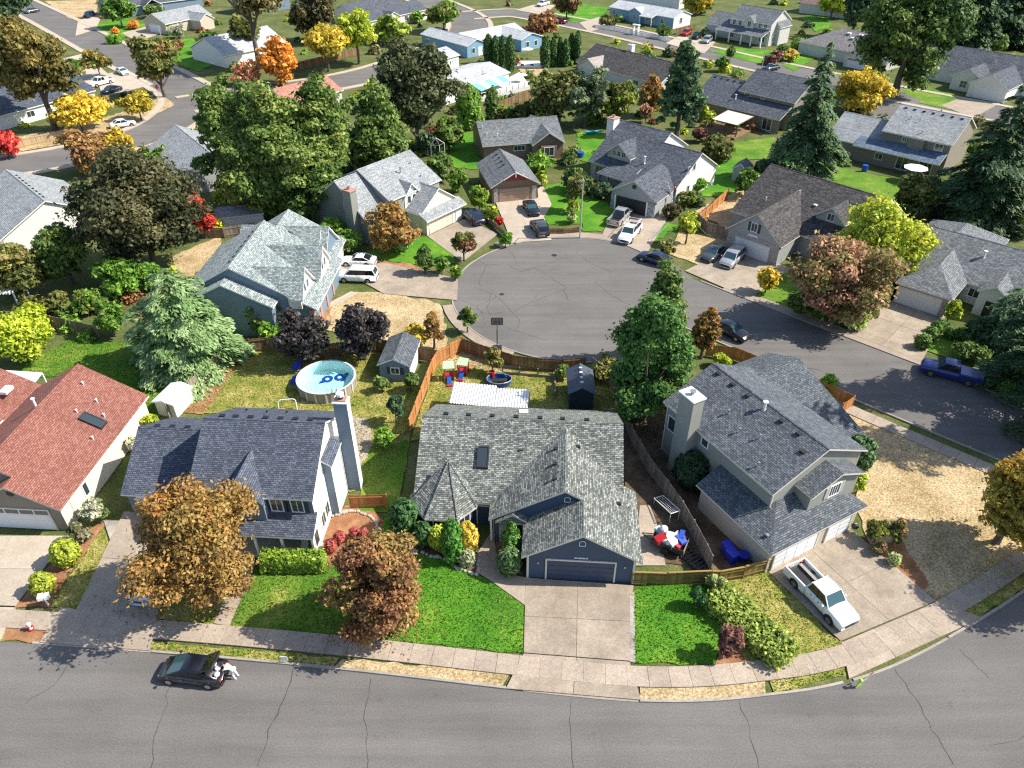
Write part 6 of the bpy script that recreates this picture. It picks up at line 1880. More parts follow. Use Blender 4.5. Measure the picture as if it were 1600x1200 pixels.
# ================================================================== VEHICLES
def paint(name, c, metal=.0, rough=.28):
    def f(t):
        t.b.inputs['Base Color'].default_value = c + (1,)
        t.b.inputs['Metallic'].default_value = metal
        t.b.inputs['Roughness'].default_value = rough
        t.b.inputs['Coat Weight'].default_value = .6
        t.b.inputs['Coat Roughness'].default_value = .08
    return mat(name, f)
def m_cg(t):
    t.b.inputs['Base Color'].default_value = (.035, .085, .095, 1); t.b.inputs['Roughness'].default_value = .05; t.b.inputs['Specular IOR Level'].default_value = .7
CARGLASS = mat('car_glass', m_cg)
def m_cd(t):
    t.b.inputs['Base Color'].default_value = (.012, .016, .02, 1); t.b.inputs['Roughness'].default_value = .05; t.b.inputs['Specular IOR Level'].default_value = .6
DARKGLASS = mat('tinted_car_glass', m_cd)
LAMPW = plain('headlamp', (.7, .72, .74), .2, vary=.02)
LAMPR = plain('tail_lamp', (.4, .015, .015), .3, vary=.02)
KIND = {  # L, W, H, belt, wheelbase, hood end x, windscreen top, roof end, rear glass base (fractions of L from the front), hood z, tail z
    'sedan': (4.7, 1.8, 1.45, .95, 2.75, .27, .42, .70, .86, .86, .98),
    'hatch': (4.45, 1.75, 1.5, .95, 2.7, .16, .41, .70, .95, .80, 1.02),
    'coupe': (4.7, 1.88, 1.36, .9, 2.7, .32, .46, .68, .88, .82, .96),
    'suv': (4.7, 1.88, 1.72, 1.08, 2.75, .26, .38, .90, .97, 1.02, 1.1),
    'minivan': (5.1, 1.98, 1.75, 1.08, 3.0, .20, .36, .92, .98, 1.0, 1.1),
    'pickup': (5.75, 1.95, 1.85, 1.15, 3.5, .25, .36, .58, .62, 1.08, 1.12),
}
def car(name, label, front, rear, kind, col, open_hatch=False, detail=True, cat='car', length=None):
    f, r = at(*front), at(*rear)
    c = (f + r) / 2
    ang = math.atan2(f.y - r.y, f.x - r.x)
    o = empty(name, (c.x, c.y, .012 if length is None else .012), ang)
    tag(o, label, cat)
    L, W, H, belt, wb, hx, wt, re, rg, hz, tz = KIND[kind]
    X = lambda t: L * (.5 - t)
    w = W / 2
    z0 = .24 if kind not in ('pickup', 'suv') else .34
    m = col
    def section(x, wl, wu, zt, zc, nose=0.0):
        """one side-to-side slice from sill to top"""
        return [(x, -wl * .9, z0), (x, -wl, z0 + .2), (x, -wl, (z0 + zt) / 2 + .08), (x, -wu, zt - .05), (x, -wu * .86, zt), (x, 0, zc),
                (x, wu * .86, zt), (x, wu, zt - .05), (x, wl, (z0 + zt) / 2 + .08), (x, wl, z0 + .2), (x, wl * .9, z0)]
    end = 1.0 if kind != 'pickup' else .625
    ts = [0, .012, .05, .14, hx, (hx + rg) / 2 if kind != 'pickup' else .45, rg if kind != 'pickup' else .6, .95, .988, 1.0]
    zs = [hz * .66, hz * .8, hz * .93, hz, belt, belt, max(belt, tz) if kind in ('suv', 'minivan', 'hatch') else belt + .02, tz, tz * .92, tz * .72]
    ws = [.78, .88, .95, .99, 1, 1, 1, .97, .9, .82]
    if kind == 'pickup':
        ts = [0, .012, .05, .14, hx, .45, .6, .625]; zs = [hz * .7, hz * .84, hz * .95, hz, belt, belt, belt, belt]; ws = [.86, .92, .97, 1, 1, 1, 1, 1]
    rings = [section(X(t), w * k, w * k * .94, z, z + .04) for t, z, k in zip(ts, zs, ws)]
    n = len(rings[0])
    V = [q for rg_ in rings for q in rg_]
    F = [(i * n + j, i * n + j + 1, (i + 1) * n + j + 1, (i + 1) * n + j) for i in range(len(rings) - 1) for j in range(n - 1)]
    F += [tuple(range(n)), tuple(range((len(rings) - 1) * n + n - 1, (len(rings) - 1) * n - 1, -1))]
    mb = MB(); mb.mesh(V, F, m)
    mb.box(X(.97), X(.03), -w * .8, w * .8, z0 - .06, z0 + .02, BLACK) if kind != 'pickup' else mb.box(X(.95), X(.03), -w * .75, w * .75, z0 - .06, z0 + .02, BLACK)
    body = mb.build('body', o, smooth=True)
    if kind == 'pickup':
        mb = MB()
        xa, xb = X(1.0), X(.63)
        for sg in (-1, 1): mb.box(xa, xb, sg * w - .11 * (sg > 0), sg * w + .11 * (sg < 0), z0 + .05, belt, m)
        mb.box(xa, xa + .08, -w + .11, w - .11, z0 + .1, belt - .01, m)
        mb.box(xa - .12, xa, -w * .9, w * .9, z0 + .05, z0 + .25, CHROME)
        mb.build('bed', o)
        mb = MB(); mb.box(xa + .08, xb, -w + .11, w - .11, z0 + .3, z0 + .36, BLACK); mb.build('bed_liner', o)
    # greenhouse
    gw, rw = w * .92, w * .74
    xa, xb, xc, xd = X(hx + .005), X(wt), X(re), X(rg)
    zb = belt + .0
    zr = H
    A = [(xa, -gw * .93, zb), (xa, gw * .93, zb)]
    ztail = max(belt, tz) if kind in ('suv', 'minivan', 'hatch') else belt
    D = [(xd, -gw * .93, ztail), (xd, gw * .93, ztail)]
    B = [(xb, -rw, zr - .03), (xb, rw, zr - .03)]; Cc = [(xc, -rw * .97, zr - .04), (xc, rw * .97, zr - .04)]
    mb = MB(); mb.face([A[0], A[1], B[1], B[0]], CARGLASS); mb.build('windscreen', o)
    if not open_hatch:
        mb = MB(); mb.face([D[1], D[0], Cc[0], Cc[1]], DARKGLASS); mb.build('rear_window', o)
    for s_ in (0, 1):
        mb = MB(); q = [A[s_], B[s_], Cc[s_], D[s_]]; mb.face(q if s_ else q[::-1], DARKGLASS); mb.build('side_window', o)
    mb = MB()
    xm = (xb + xc) / 2
    mb.mesh([(xb + .05, -rw * 1.0, zr - .05), (xb + .05, rw * 1.0, zr - .05), (xm, -rw * 1.03, zr - .01), (xm, rw * 1.03, zr - .01), (xc - .05, -rw * .97, zr - .06), (xc - .05, rw * .97, zr - .06),
             (xb, -rw * .7, zr), (xb, rw * .7, zr), (xm, -rw * .7, zr + .045), (xm, rw * .7, zr + .045), (xc, -rw * .7, zr - .01), (xc, rw * .7, zr - .01)],
            [(0, 2, 8, 6), (2, 4, 10, 8), (6, 8, 9, 7), (8, 10, 11, 9), (7, 9, 3, 1), (9, 11, 5, 3), (0, 6, 7, 1), (4, 5, 11, 10)], m)
    mb.build('roof', o, smooth=True)
    mb = MB()
    for s_ in (0, 1):
        sg = -1 if s_ == 0 else 1
        mb.bar(A[s_], B[s_], .05, m, 5); mb.bar(D[s_], Cc[s_], .06, m, 5); mb.bar(B[s_], Cc[s_], .04, m, 5)
        k = [.52] if kind in ('sedan', 'coupe', 'pickup') else [.42, .78]
        for t in k:
            lo = Vector(A[s_]).lerp(Vector(D[s_]), t); hi = Vector(B[s_]).lerp(Vector(Cc[s_]), min(1, max(0, (t - .12) / .8)))
            mb.bar(lo + Vector((0, sg * .01, 0)), hi + Vector((0, sg * .01, 0)), .04, m if not detail else BLACK, 4)
    stuff(mb.build('pillars', o))
    # wheels
    rw_ = .33 if kind in ('sedan', 'hatch', 'coupe', 'minivan') else .39
    for t in (.5 * L - (L - wb) * .47, .5 * L - (L - wb) * .47 - wb):
        for sg in (-1, 1):
            mb = MB(); mb.bar((t, sg * (w - .21), rw_), (t, sg * (w + .02), rw_), rw_, RUBBER, 16); wo = mb.build('wheel', o)
            mb = MB(); mb.bar((t, sg * (w - .1), rw_), (t, sg * (w + .035), rw_), rw_ * .62, CHROME, 12); mb.build('rim', wo)
            mb = MB(); mb.bar((t, sg * (w - .3), rw_ + .03), (t, sg * (w + .006), rw_ + .03), rw_ * 1.17, BLACK, 16); mb.build('wheel_arch', o)
    for sg in (-1, 1):
        mb = MB(); mb.box(X(.085), X(.02), sg * w * .5 if sg > 0 else -w * .8, w * .8 if sg > 0 else -w * .5, hz * .66, hz * .83, LAMPW); mb.build('headlight', o)
        xe = X(1.0) if kind != 'pickup' else X(1.0)
        mb = MB(); mb.box(xe + .015 if kind != 'pickup' else xe - .01, xe + .16, sg * w * .55 if sg > 0 else -w * .84, w * .84 if sg > 0 else -w * .55, tz * .66, tz * .88, LAMPR); mb.build('tail_light', o)
        mb = MB(); mb.ball((X(hx + .06), sg * (w + .12), belt + .07), .11, m, .8, 8, 5); mb.bar((X(hx + .06), sg * w * .95, belt), (X(hx + .06), sg * (w + .1), belt + .05), .03, BLACK, 4); mb.build('mirror', o)
    mb = MB(); mb.box(X(-.004), X(.02), -w * .45, w * .45, z0 + .1, hz * .62, BLACK); mb.build('grille', o)
    if detail:
        mb = MB()
        for sg in (-1, 1):
            for t in ((hx + .06, (hx + re) / 2 + .01, re - .02) if kind != 'pickup' else (hx + .05, .46, .605)):
                mb.box(X(t) - .008, X(t) + .008, sg * (w + .002) - .004, sg * (w + .002) + .004, z0 + .14, belt - .06, BLACK)
            for t in ((hx + re) / 2 - .01, re - .05): mb.box(X(t), X(t) + .16, sg * (w + .012) - .012, sg * (w + .012) + .012, belt - .18, belt - .14, CHROME if m != MATS.get('paint_white') else BLACK)
        stuff(mb.build('door_seams', o))
    if open_hatch:
        mb = MB()
        t0, t1 = Vector((xc, 0, zr)), Vector((xc - .95, 0, zr + .62))
        hw = rw * 1.05
        mb.slab([(t0.x, -hw, t0.z), (t0.x, hw, t0.z), (t1.x, hw * 1.05, t1.z), (t1.x, -hw * 1.05, t1.z)], .05, m)
        mb.box(t1.x - .03, t1.x + .03, -hw * 1.05, hw * 1.05, t1.z - .3, t1.z, m)
        hb = mb.build('tailgate', o)
        mb = MB(); mb.slab([(t0.x - .15, -hw * .8, t0.z + .12), (t0.x - .15, hw * .8, t0.z + .12), (t1.x + .12, hw * .85, t1.z - .06), (t1.x + .12, -hw * .85, t1.z - .06)], .01, DARKGLASS); mb.build('glass', hb)
        mb = MB(); mb.box(X(.985), X(.70), -w * .78, w * .78, belt - .02, belt + .03, BLACK); mb.build('boot_floor', o)
    return o
P_BLK = paint('paint_black', (.008, .010, .016)); P_WHT = paint('paint_white', (.78, .79, .80)); P_SIL = paint('paint_silver', (.50, .51, .52), .5)
P_BLU = paint('paint_blue', (.012, .03, .20)); P_NAV = paint('paint_navy', (.012, .022, .06)); P_GRY = paint('paint_grey', (.07, .075, .085), .3)
P_LTB = paint('paint_pale_blue', (.42, .58, .74)); P_RED = paint('paint_red', (.38, .012, .02)); P_MAR = paint('paint_maroon', (.20, .01, .03))
car('parked_car', 'black hatchback with its tailgate open on the front street', (257, 1050), (356, 1061), 'hatch', P_BLK, open_hatch=True)
truck = car('pickup_truck', 'white four-door pickup on the corner driveway', (1326, 986), (1236, 892), 'pickup', P_WHT, cat='pickup')
mb = MB()
for i in range(6): mb.box(-2.7, -1.0, .30 + i * .09, .35 + i * .09, .85 - i * .015, .9 - i * .015, plain('aluminium_rail', (.5, .48, .42), .5, .3))
ld = mb.build('ladder_rack', truck)
stuff(ld)
car('parked_car', 'pale blue car under the orange maple', (258, 886), (226, 938), 'hatch', P_LTB)
car('minivan', 'white minivan beside the white coupe on the driveway', (529, 436), (591, 438), 'minivan', P_WHT, cat='van')
car('parked_car', 'white coupe behind the white minivan', (533, 412), (588, 414), 'coupe', P_WHT)
car('parked_suv', 'dark blue SUV on the grey-green house driveway', (726, 336), (752, 356), 'suv', P_NAV)
car('parked_car', 'black sedan nearest the detached garage', (838, 344), (822, 318), 'sedan', P_BLK)
car('parked_suv', 'grey SUV behind the black sedan by the kerb', (834, 350), (852, 376), 'suv', P_GRY)
car('pickup_truck', 'silver pickup before the open garage', (982, 332), (955, 358), 'pickup', P_SIL, cat='pickup')
van = car('pickup_truck', 'white work pickup at the kerb of the circle', (968, 390), (998, 352), 'pickup', P_WHT, cat='pickup')
mb = MB()
for sg in (-1, 1):
    for x in (-2.2, -.6, .5): mb.bar((x, sg * .85, 1.1), (x, sg * .85, 2.05), .03, BLACK, 5)
    mb.bar((-2.3, sg * .85, 2.05), (.7, sg * .85, 2.05), .035, WHITE, 5)
for x in (-2.0, -.8, .4): mb.bar((x, -.85, 2.05), (x, .85, 2.05), .03, WHITE, 5)
stuff(mb.build('roof_rack', van))
car('parked_car', 'dark sedan at the circle half behind the green tree', (1003, 404), (1042, 416), 'sedan', P_NAV)
car('parked_car', 'dark grey sedan on the brick-front driveway', (1099, 413), (1128, 391), 'sedan', P_GRY)
car('minivan', 'silver minivan on the brick-front driveway', (1128, 424), (1158, 396), 'minivan', P_SIL, cat='van')
car('parked_car', 'black sedan parked on the side street by the green tree', (1160, 532), (1118, 512), 'sedan', P_BLK)
bt = car('pickup_truck', 'bright blue pickup in the shade of the side street', (1441, 578), (1526, 600), 'pickup', P_BLU, cat='pickup')
mb = MB(); mb.box(-2.8, -.75, -.86, .86, 1.14, 1.19, P_BLU); mb.build('bed_cover', bt)
car('pickup_truck', 'dark pickup under the spiky street tree', (668, 58), (702, 50), 'pickup', P_NAV, cat='pickup', detail=False)
car('pickup_truck', 'white pickup on the far driveway at the top', (834, 14), (862, 5), 'pickup', P_WHT, cat='pickup', detail=False)
car('parked_car', 'maroon hatchback on the back street', (866, 34), (886, 38), 'hatch', P_MAR, detail=False)
car('parked_suv', 'red SUV beside the pale porch house', (1064, 60), (1080, 51), 'suv', P_RED, detail=False)
car('parked_suv', 'dark SUV between the red and silver ones', (1080, 66), (1096, 55), 'suv', P_BLK, detail=False)
car('parked_suv', 'silver SUV before the pale porch house', (1094, 74), (1114, 60), 'suv', P_SIL, detail=False)
car('parked_car', 'navy sedan on the back street near the lamp', (1188, 113), (1220, 107), 'sedan', P_NAV, detail=False)
car('parked_suv', 'dark blue SUV on the far upper driveway', (126, 33), (154, 22), 'suv', P_NAV, detail=False)
car('parked_car', 'white sedan parked by the oval maple', (204, 122), (181, 110), 'sedan', P_WHT, detail=False)
car('pickup_truck', 'white pickup beside the slate roofed house', (140, 138), (178, 128), 'pickup', P_WHT, cat='pickup', detail=False)
car('parked_car', 'dark sedan beside the white pickup', (158, 150), (192, 140), 'sedan', P_NAV, detail=False)
car('parked_car', 'white sedan on the back road by the gold tree', (206, 196), (180, 200), 'sedan', P_WHT, detail=False)
car('parked_car', 'dark sedan at the far upper street', (38, 22), (62, 18), 'sedan', P_GRY, detail=False)

# ================================================================== SMALLER THINGS
def thing(name, label, cat, px, py, rz=0.0):
    p = at(px, py)
    return tag(empty(name, (p.x, p.y, .05), rz), label, cat)
def part(name, parent, fn, kind=None):
    mb = MB(); fn(mb)
    o = mb.build(name, parent)
    if kind: stuff(o)
    return o
# pool
pool = thing('round_pool', 'round above-ground pool with turquoise water', 'pool', 510, 600)
pool.location = (-18.85, 60.4, .03)
PR, PH = 2.9, 1.2
POOLW = plain('pool_wall', (.34, .27, .22), .6); LINER = plain('pool_liner', (.84, .93, .93), .5, vary=.04); RAILM = plain('pool_rail', (.55, .60, .60), .4)
for i in range(18):
    a0, a1 = 2 * math.pi * i / 18, 2 * math.pi * (i + 1) / 18
    def w_(mb):
        for k in range(3):
            b0, b1 = a0 + (a1 - a0) * k / 3, a0 + (a1 - a0) * (k + 1) / 3
            mb.mesh([(r * math.cos(b), r * math.sin(b), z) for z in (0, PH) for r in (PR, PR - .04) for b in (b0, b1)], [(0, 1, 5, 4), (2, 6, 7, 3), (4, 5, 7, 6)], POOLW)
    part('wall_panel', pool, w_)
    part('upright', pool, lambda mb: mb.box(PR - .02, PR + .07, -.08, .08, 0, PH, RAILM, lambda v: Vector((v.x * math.cos(a0) - v.y * math.sin(a0), v.x * math.sin(a0) + v.y * math.cos(a0), v.z))))
def rim_(mb):
    n = 48
    for i in range(n):
        a0, a1 = 2 * math.pi * i / n, 2 * math.pi * (i + 1) / n
        mb.slab([(r * math.cos(a), r * math.sin(a), PH + .03) for r, a in ((PR - .1, a0), (PR + .09, a0), (PR + .09, a1), (PR - .1, a1))], .05, RAILM)
part('top_rail', pool, rim_)
def liner_(mb):
    n = 48
    mb.face([((PR - .06) * math.cos(2 * math.pi * i / n), (PR - .06) * math.sin(2 * math.pi * i / n), .06) for i in range(n)], LINER)
    for i in range(n):
        a0, a1 = 2 * math.pi * i / n, 2 * math.pi * (i + 1) / n
        mb.face([((PR - .06) * math.cos(a), (PR - .06) * math.sin(a), z) for a, z in ((a1, .06), (a0, .06), (a0, PH - .02), (a1, PH - .02))], LINER)
part('liner', pool, liner_)
part('water', pool, lambda mb: mb.face([((PR - .07) * math.cos(2 * math.pi * i / 48), (PR - .07) * math.sin(2 * math.pi * i / 48), PH - .14) for i in range(48)], WATER))
DBLUE = plain('deep_blue_print', (.01, .05, .36), .5)
def letters(mb):                 # two big rounded letter marks near the far side of the pool bottom
    for cx, cy, kind in ((-.25, 1.15, 'q'), (.95, 1.45, 'd')):
        n = 20
        for i in range(n):
            a0, a1 = 2 * math.pi * i / n, 2 * math.pi * (i + 1) / n
            P_ = lambda r, a: (cx + r * 1.1 * math.cos(a), cy + r * 1.2 * math.sin(a), .075)
            mb.face([P_(.20, a0), P_(.52, a0), P_(.52, a1), P_(.20, a1)], DBLUE)
        if kind == 'd': mb.face([(cx + .22, cy - .75, .079), (cx + .62, cy - .62, .079), (cx + .85, cy + .75, .079), (cx + .42, cy + .72, .079)], DBLUE)
        else: mb.face([(cx - .8, cy - .85, .079), (cx - .25, cy - .7, .079), (cx - .2, cy - .4, .079), (cx - .6, cy - .3, .079)], DBLUE)
part('printed_mark', pool, letters)
part('ladder', pool, lambda mb: [mb.bar((1.2 + x, -2.75, PH - .5), (1.2 + x, -2.75, PH + .55), .03, CHROME, 6) for x in (0, .45)] + [mb.bar((1.2 + x, -2.75, PH + .55), (1.2 + x, -3.1, PH + .5), .03, CHROME, 6) for x in (0, .45)] + [mb.bar((1.2 + x, -3.1, PH + .5), (1.2 + x, -3.2, 0), .03, CHROME, 6) for x in (0, .45)] + [mb.bar((1.2, -3.12, z), (1.65, -3.12, z), .025, CHROME, 6) for z in (.3, .6, .9)])
TARP = plain('blue_tarp', (.012, .035, .42), .5)
for i, (x, y, lb) in enumerate(((462, 598, 'blue tarp corner at the near side of the pool'), (464, 575, 'blue tarp corner behind the pool'))):
    t = thing('tarp', lb, 'tarp', x, y)
    part('sheet', t, lambda mb: mb.mesh([(-.5, -.5, .0), (.55, -.35, .02), (.5, .55, .9), (-.35, .45, .45), (0, .05, .75), (-.15, -.2, .28)], [(0, 1, 5), (1, 4, 5), (1, 2, 4), (2, 3, 4), (3, 5, 4), (0, 5, 3)], TARP))
t = thing('pipe_hoop', 'white bent pipe frame on the lawn behind the blue house', 'frame', 450, 640)
pts = [(-.9, 0, 0), (-.85, .1, .8), (-.6, .2, 1.0), (.6, .3, 1.05), (.85, .2, .95), (.95, -.1, 0)]
part('pipe', t, lambda mb: tube(mb, [Vector(q) for q in pts], [.05] * 6, WHITE, 7))
# toys behind the navy house
LIME = plain('pale_green_plastic', (.42, .62, .35), .5); TRED = plain('red_plastic', (.42, .02, .025), .4); TBLU = plain('blue_plastic', (.02, .08, .42), .4); TORG = plain('orange_plastic', (.55, .28, .10), .5)
def playtower(px, py, label, s=1.0, rz=0.0):
    t = thing('toy_playtower', label, 'toy', px, py, rz)
    for x, y in ((-.45, -.4), (.45, -.4), (-.45, .4), (.45, .4)): part('post', t, lambda mb: mb.box(x - .07, x + .07, y - .07, y + .07, 0, 1.45 * s, TORG if x < 0 else TRED))
    part('platform', t, lambda mb: mb.box(-.5, .5, -.45, .45, .5, .58, TRED))
    part('roof', t, lambda mb: mb.slab([(-.6, -.55, 1.5 * s), (.6, -.55, 1.5 * s), (.5, .5, 1.72 * s), (-.5, .5, 1.72 * s)], .08, LIME))
    part('slide', t, lambda mb: mb.slab([(-.22, -.4, .6), (.22, -.4, .6), (.22, -1.25, .1), (-.22, -1.25, .1)], .06, TBLU))
    part('side_panel', t, lambda mb: mb.box(.4, .47, -.4, .4, .05, .95, TRED))
    part('step', t, lambda mb: mb.box(-.3, .3, -1.5, -1.25, 0, .16, TRED))
    return t
playtower(702, 592, 'toy playtower with green roof and blue slide nearest the cedar fence', 1.1, .1)
playtower(724, 584, 'red toy playtower with green roof beside the first', .95, -.2)
t = thing('play_boat', 'blue plastic play boat heaped with toys behind the patio cover', 'toy', 780, 600)
n = 16
hull = [(1.15 * math.cos(2 * math.pi * i / n), .8 * math.sin(2 * math.pi * i / n)) for i in range(n)]
part('hull', t, lambda mb: [mb.mesh([hull[i] + (0,), hull[(i + 1) % n] + (0,), (hull[(i + 1) % n][0] * 1.12, hull[(i + 1) % n][1] * 1.12, .65), (hull[i][0] * 1.12, hull[i][1] * 1.12, .65)], [(0, 1, 2, 3)], TBLU) for i in range(n)])
part('rim', t, lambda mb: [mb.bar((hull[i][0] * 1.12, hull[i][1] * 1.12, .65), (hull[(i + 1) % n][0] * 1.12, hull[(i + 1) % n][1] * 1.12, .65), .06, GREYM, 6) for i in range(n)])
part('seat', t, lambda mb: mb.box(-.8, .8, -.3, .3, .2, .5, DARKM)); part('red_tub', t, lambda mb: mb.cyl(-.75, .8, .3, .95, .3, TRED, 12)); part('hoop', t, lambda mb: tube(mb, [Vector((.1 + .6 * math.cos(a), .3, .65 + .55 * math.sin(a))) for a in [math.pi * k / 8 for k in range(9)]], [.05] * 9, plain('teal_plastic', (.03, .28, .34), .4), 6))
t = thing('raised_bed', 'wooden raised bed frame with slender posts on the lawn', 'garden bed', 845, 592)
for a, b in (((-4.0, .9), (1.5, .1)), ((1.5, .1), (1.3, -3.4)), ((-4.0, 2.0), (1.6, 1.3))):
    d = (Vector(b) - Vector(a)); nn = Vector((-d.y, d.x)).normalized() * .07
    part('edge_board', t, lambda mb: mb.slab([(a[0] - nn.x, a[1] - nn.y, .3), (b[0] - nn.x, b[1] - nn.y, .3), (b[0] + nn.x, b[1] + nn.y, .3), (a[0] + nn.x, a[1] + nn.y, .3)], .3, OLDWOOD))
for x, y in ((-4.0, .9), (-2.2, .65), (-.3, .35), (1.5, .1), (1.3, -3.4)): part('post', t, lambda mb: mb.box(x - .06, x + .06, y - .06, y + .06, 0, 1.0, OLDWOOD))
# trailer with its load
t = thing('utility_trailer', 'small black trailer heaped with household junk beside the fence', 'trailer', 1045, 855, R(-28))
part('bed', t, lambda mb: mb.box(-1.3, 1.3, -.75, .75, .42, .5, DARKM))
for y0, y1 in ((-.78, -.73), (.73, .78)): part('side_board', t, lambda mb: mb.box(-1.3, 1.3, y0, y1, .45, .95, DARKM))
part('tail_board', t, lambda mb: mb.box(1.27, 1.33, -.75, .75, .45, .95, OLDWOOD)); part('front_board', t, lambda mb: mb.box(-1.33, -1.27, -.75, .75, .45, .95, DARKM))
for y in (-.9, .9): part('wheel', t, lambda mb: mb.bar((-.1, y - .09, .3), (-.1, y + .09, .3), .3, RUBBER, 14))
part('drawbar', t, lambda mb: [mb.bar((-1.3, -.4, .42), (-2.3, 0, .42), .04, DARKM, 6), mb.bar((-1.3, .4, .42), (-2.3, 0, .42), .04, DARKM, 6)])
rj = random.Random(3)
jm = [TBLU, TRED, WHITE, plain('pale_blue_box', (.35, .55, .65), .6), plain('light_grey_box', (.5, .5, .5), .6), TRED, WHITE, TBLU]
for i in range(15):
    x, y, z = rj.uniform(-1.0, 1.0), rj.uniform(-.55, .55), rj.uniform(.75, 1.15)
    a, w_, d_, h_ = rj.uniform(0, 3), rj.uniform(.18, .42), rj.uniform(.15, .35), rj.uniform(.08, .3)
    q = tag(empty('box', (0, 0, 0)), 'junk', 'box') if 0 else None
    part('load_item', t, lambda mb: mb.box(-w_, w_, -d_, d_, -h_, h_, jm[i % 8], lambda v: Vector((x + v.x * math.cos(a) - v.y * math.sin(a), y + v.x * math.sin(a) + v.y * math.cos(a), z + v.z + v.x * .25))))
part('white_bag', t, lambda mb: mb.ball((-.7, .35, 1.35), .34, WHITE, .9))
t = thing('drying_rack', 'white clothes drying rack leaning against the brown fence', 'rack', 1040, 800, R(-68))
for y in (-.45, .45): part('side_rail', t, lambda mb: mb.bar((-1.25, y, .55), (1.25, y, 1.15), .035, WHITE, 6))
for i in range(5): part('wire', t, lambda mb: mb.bar((-1.25, -.45 + .225 * i, .56), (1.25, -.3 + .15 * i, 1.15), .014, WHITE, 4))
for x, z in ((-1.25, .55), (1.25, 1.15)): part('end_bar', t, lambda mb: mb.bar((x, -.45, z), (x, .45, z), .035, WHITE, 6))
for x, y, z in ((-1.2, -.42, .55), (-1.2, .42, .55), (1.2, -.42, 1.15), (1.2, .42, 1.15)): part('leg', t, lambda mb: mb.bar((x, y, 0), (x, y, z), .025, WHITE, 5))
RBLUE = plain('recycling_blue', (.015, .03, .42), .45)
def bin_(px, py, label, rz):
    t = thing('recycling_bin', label, 'bin', px, py, rz)
    part('body', t, lambda mb: mb.mesh([(-.27, -.3, 0), (.27, -.3, 0), (.27, .3, 0), (-.27, .3, 0), (-.33, -.38, 1.0), (.33, -.38, 1.0), (.33, .38, 1.0), (-.33, .38, 1.0)], [(0, 1, 5, 4), (1, 2, 6, 5), (2, 3, 7, 6), (3, 0, 4, 7), (4, 5, 6, 7), (3, 2, 1, 0)], RBLUE))
    part('lid', t, lambda mb: mb.slab([(-.36, -.42, 1.06), (.36, -.42, 1.06), (.36, .42, 1.12), (-.36, .42, 1.12)], .06, RBLUE))
    for x in (-.25, .25): part('wheel', t, lambda mb: mb.bar((x - .03, .33, .12), (x + .03, .33, .12), .12, RUBBER, 10))
bin_(1142, 878, 'blue recycling bin nearest the mossy fence', .5)
bin_(1134, 866, 'blue recycling bin behind the nearest one', .4)
t = thing('blue_tub', 'round blue tub against the grey corner house wall', 'tub', 1160, 874)
part('shell', t, lambda mb: mb.cyl(0, 0, 0, .5, .34, RBLUE, 14, .42)); part('rim', t, lambda mb: mb.cyl(0, 0, .5, .55, .45, RBLUE, 14))
t = thing('timber_rack', 'dark slatted timber rack lying beside the trailer', 'rack', 1078, 872, R(-55))
for i in range(11): part('slat', t, lambda mb: mb.box(-1.7 + i * .32, -1.56 + i * .32, -.65, .65, .12, .2, DARKM))
for y in (-.5, .5): part('rail', t, lambda mb: mb.box(-1.75, 1.8, y - .05, y + .05, 0, .12, DARKM))
t = thing('charcoal_grill', 'small round black grill before the corner garage', 'grill', 1332, 832)
part('bowl', t, lambda mb: mb.ball((0, 0, .7), .3, BLACK, .8)); part('leg', t, lambda mb: mb.bar((0, 0, .5), (.2, .15, 0), .02, CHROME, 5)); part('leg', t, lambda mb: mb.bar((0, 0, .5), (-.2, .15, 0), .02, CHROME, 5)); part('leg', t, lambda mb: mb.bar((0, 0, .5), (0, -.25, 0), .02, CHROME, 5)); part('handle', t, lambda mb: mb.bar((-.1, 0, .98), (.1, 0, .98), .025, WHITE, 5))
# kerbside things
t = thing('mailbox', 'white double mailbox beside the yellow-green ball shrub', 'mailbox', 76, 946, R(20))
part('post', t, lambda mb: mb.box(-.05, .05, -.05, .05, 0, .95, WHITE)); part('box', t, lambda mb: mb.box(-.36, -.02, -.24, .24, .85, 1.15, WHITE)); part('box', t, lambda mb: mb.box(.04, .36, -.24, .24, .8, 1.08, WHITE)); part('arm', t, lambda mb: mb.box(-.4, .4, -.04, .04, .76, .82, WHITE))
t = thing('fire_hydrant', 'white fire hydrant with red base on the mulch strip', 'hydrant', 50, 984)
part('barrel', t, lambda mb: mb.cyl(0, 0, .1, .6, .13, WHITE, 12)); part('base', t, lambda mb: mb.cyl(0, 0, 0, .12, .2, TRED, 12)); part('bonnet', t, lambda mb: mb.ball((0, 0, .62), .15, WHITE, .8)); part('outlet', t, lambda mb: mb.bar((-.24, 0, .42), (.24, 0, .42), .07, TRED, 10)); part('outlet', t, lambda mb: mb.bar((0, -.22, .4), (0, 0, .4), .08, TRED, 10))
t = thing('yard_sign', 'small white sign on the planting strip by the maple', 'sign', 446, 1036, R(-5))
part('board', t, lambda mb: mb.box(-.25, .25, -.015, .015, .25, .7, WHITE)); part('stake', t, lambda mb: mb.bar((-.15, 0, 0), (-.15, 0, .3), .012, GREYM, 4)); part('stake', t, lambda mb: mb.bar((.15, 0, 0), (.15, 0, .3), .012, GREYM, 4))
t = thing('caution_figure', 'green child-shaped caution figure with a red flag at the kerb', 'sign', 1340, 1074, R(20))
GRN = plain('lime_plastic', (.42, .60, .10), .5)
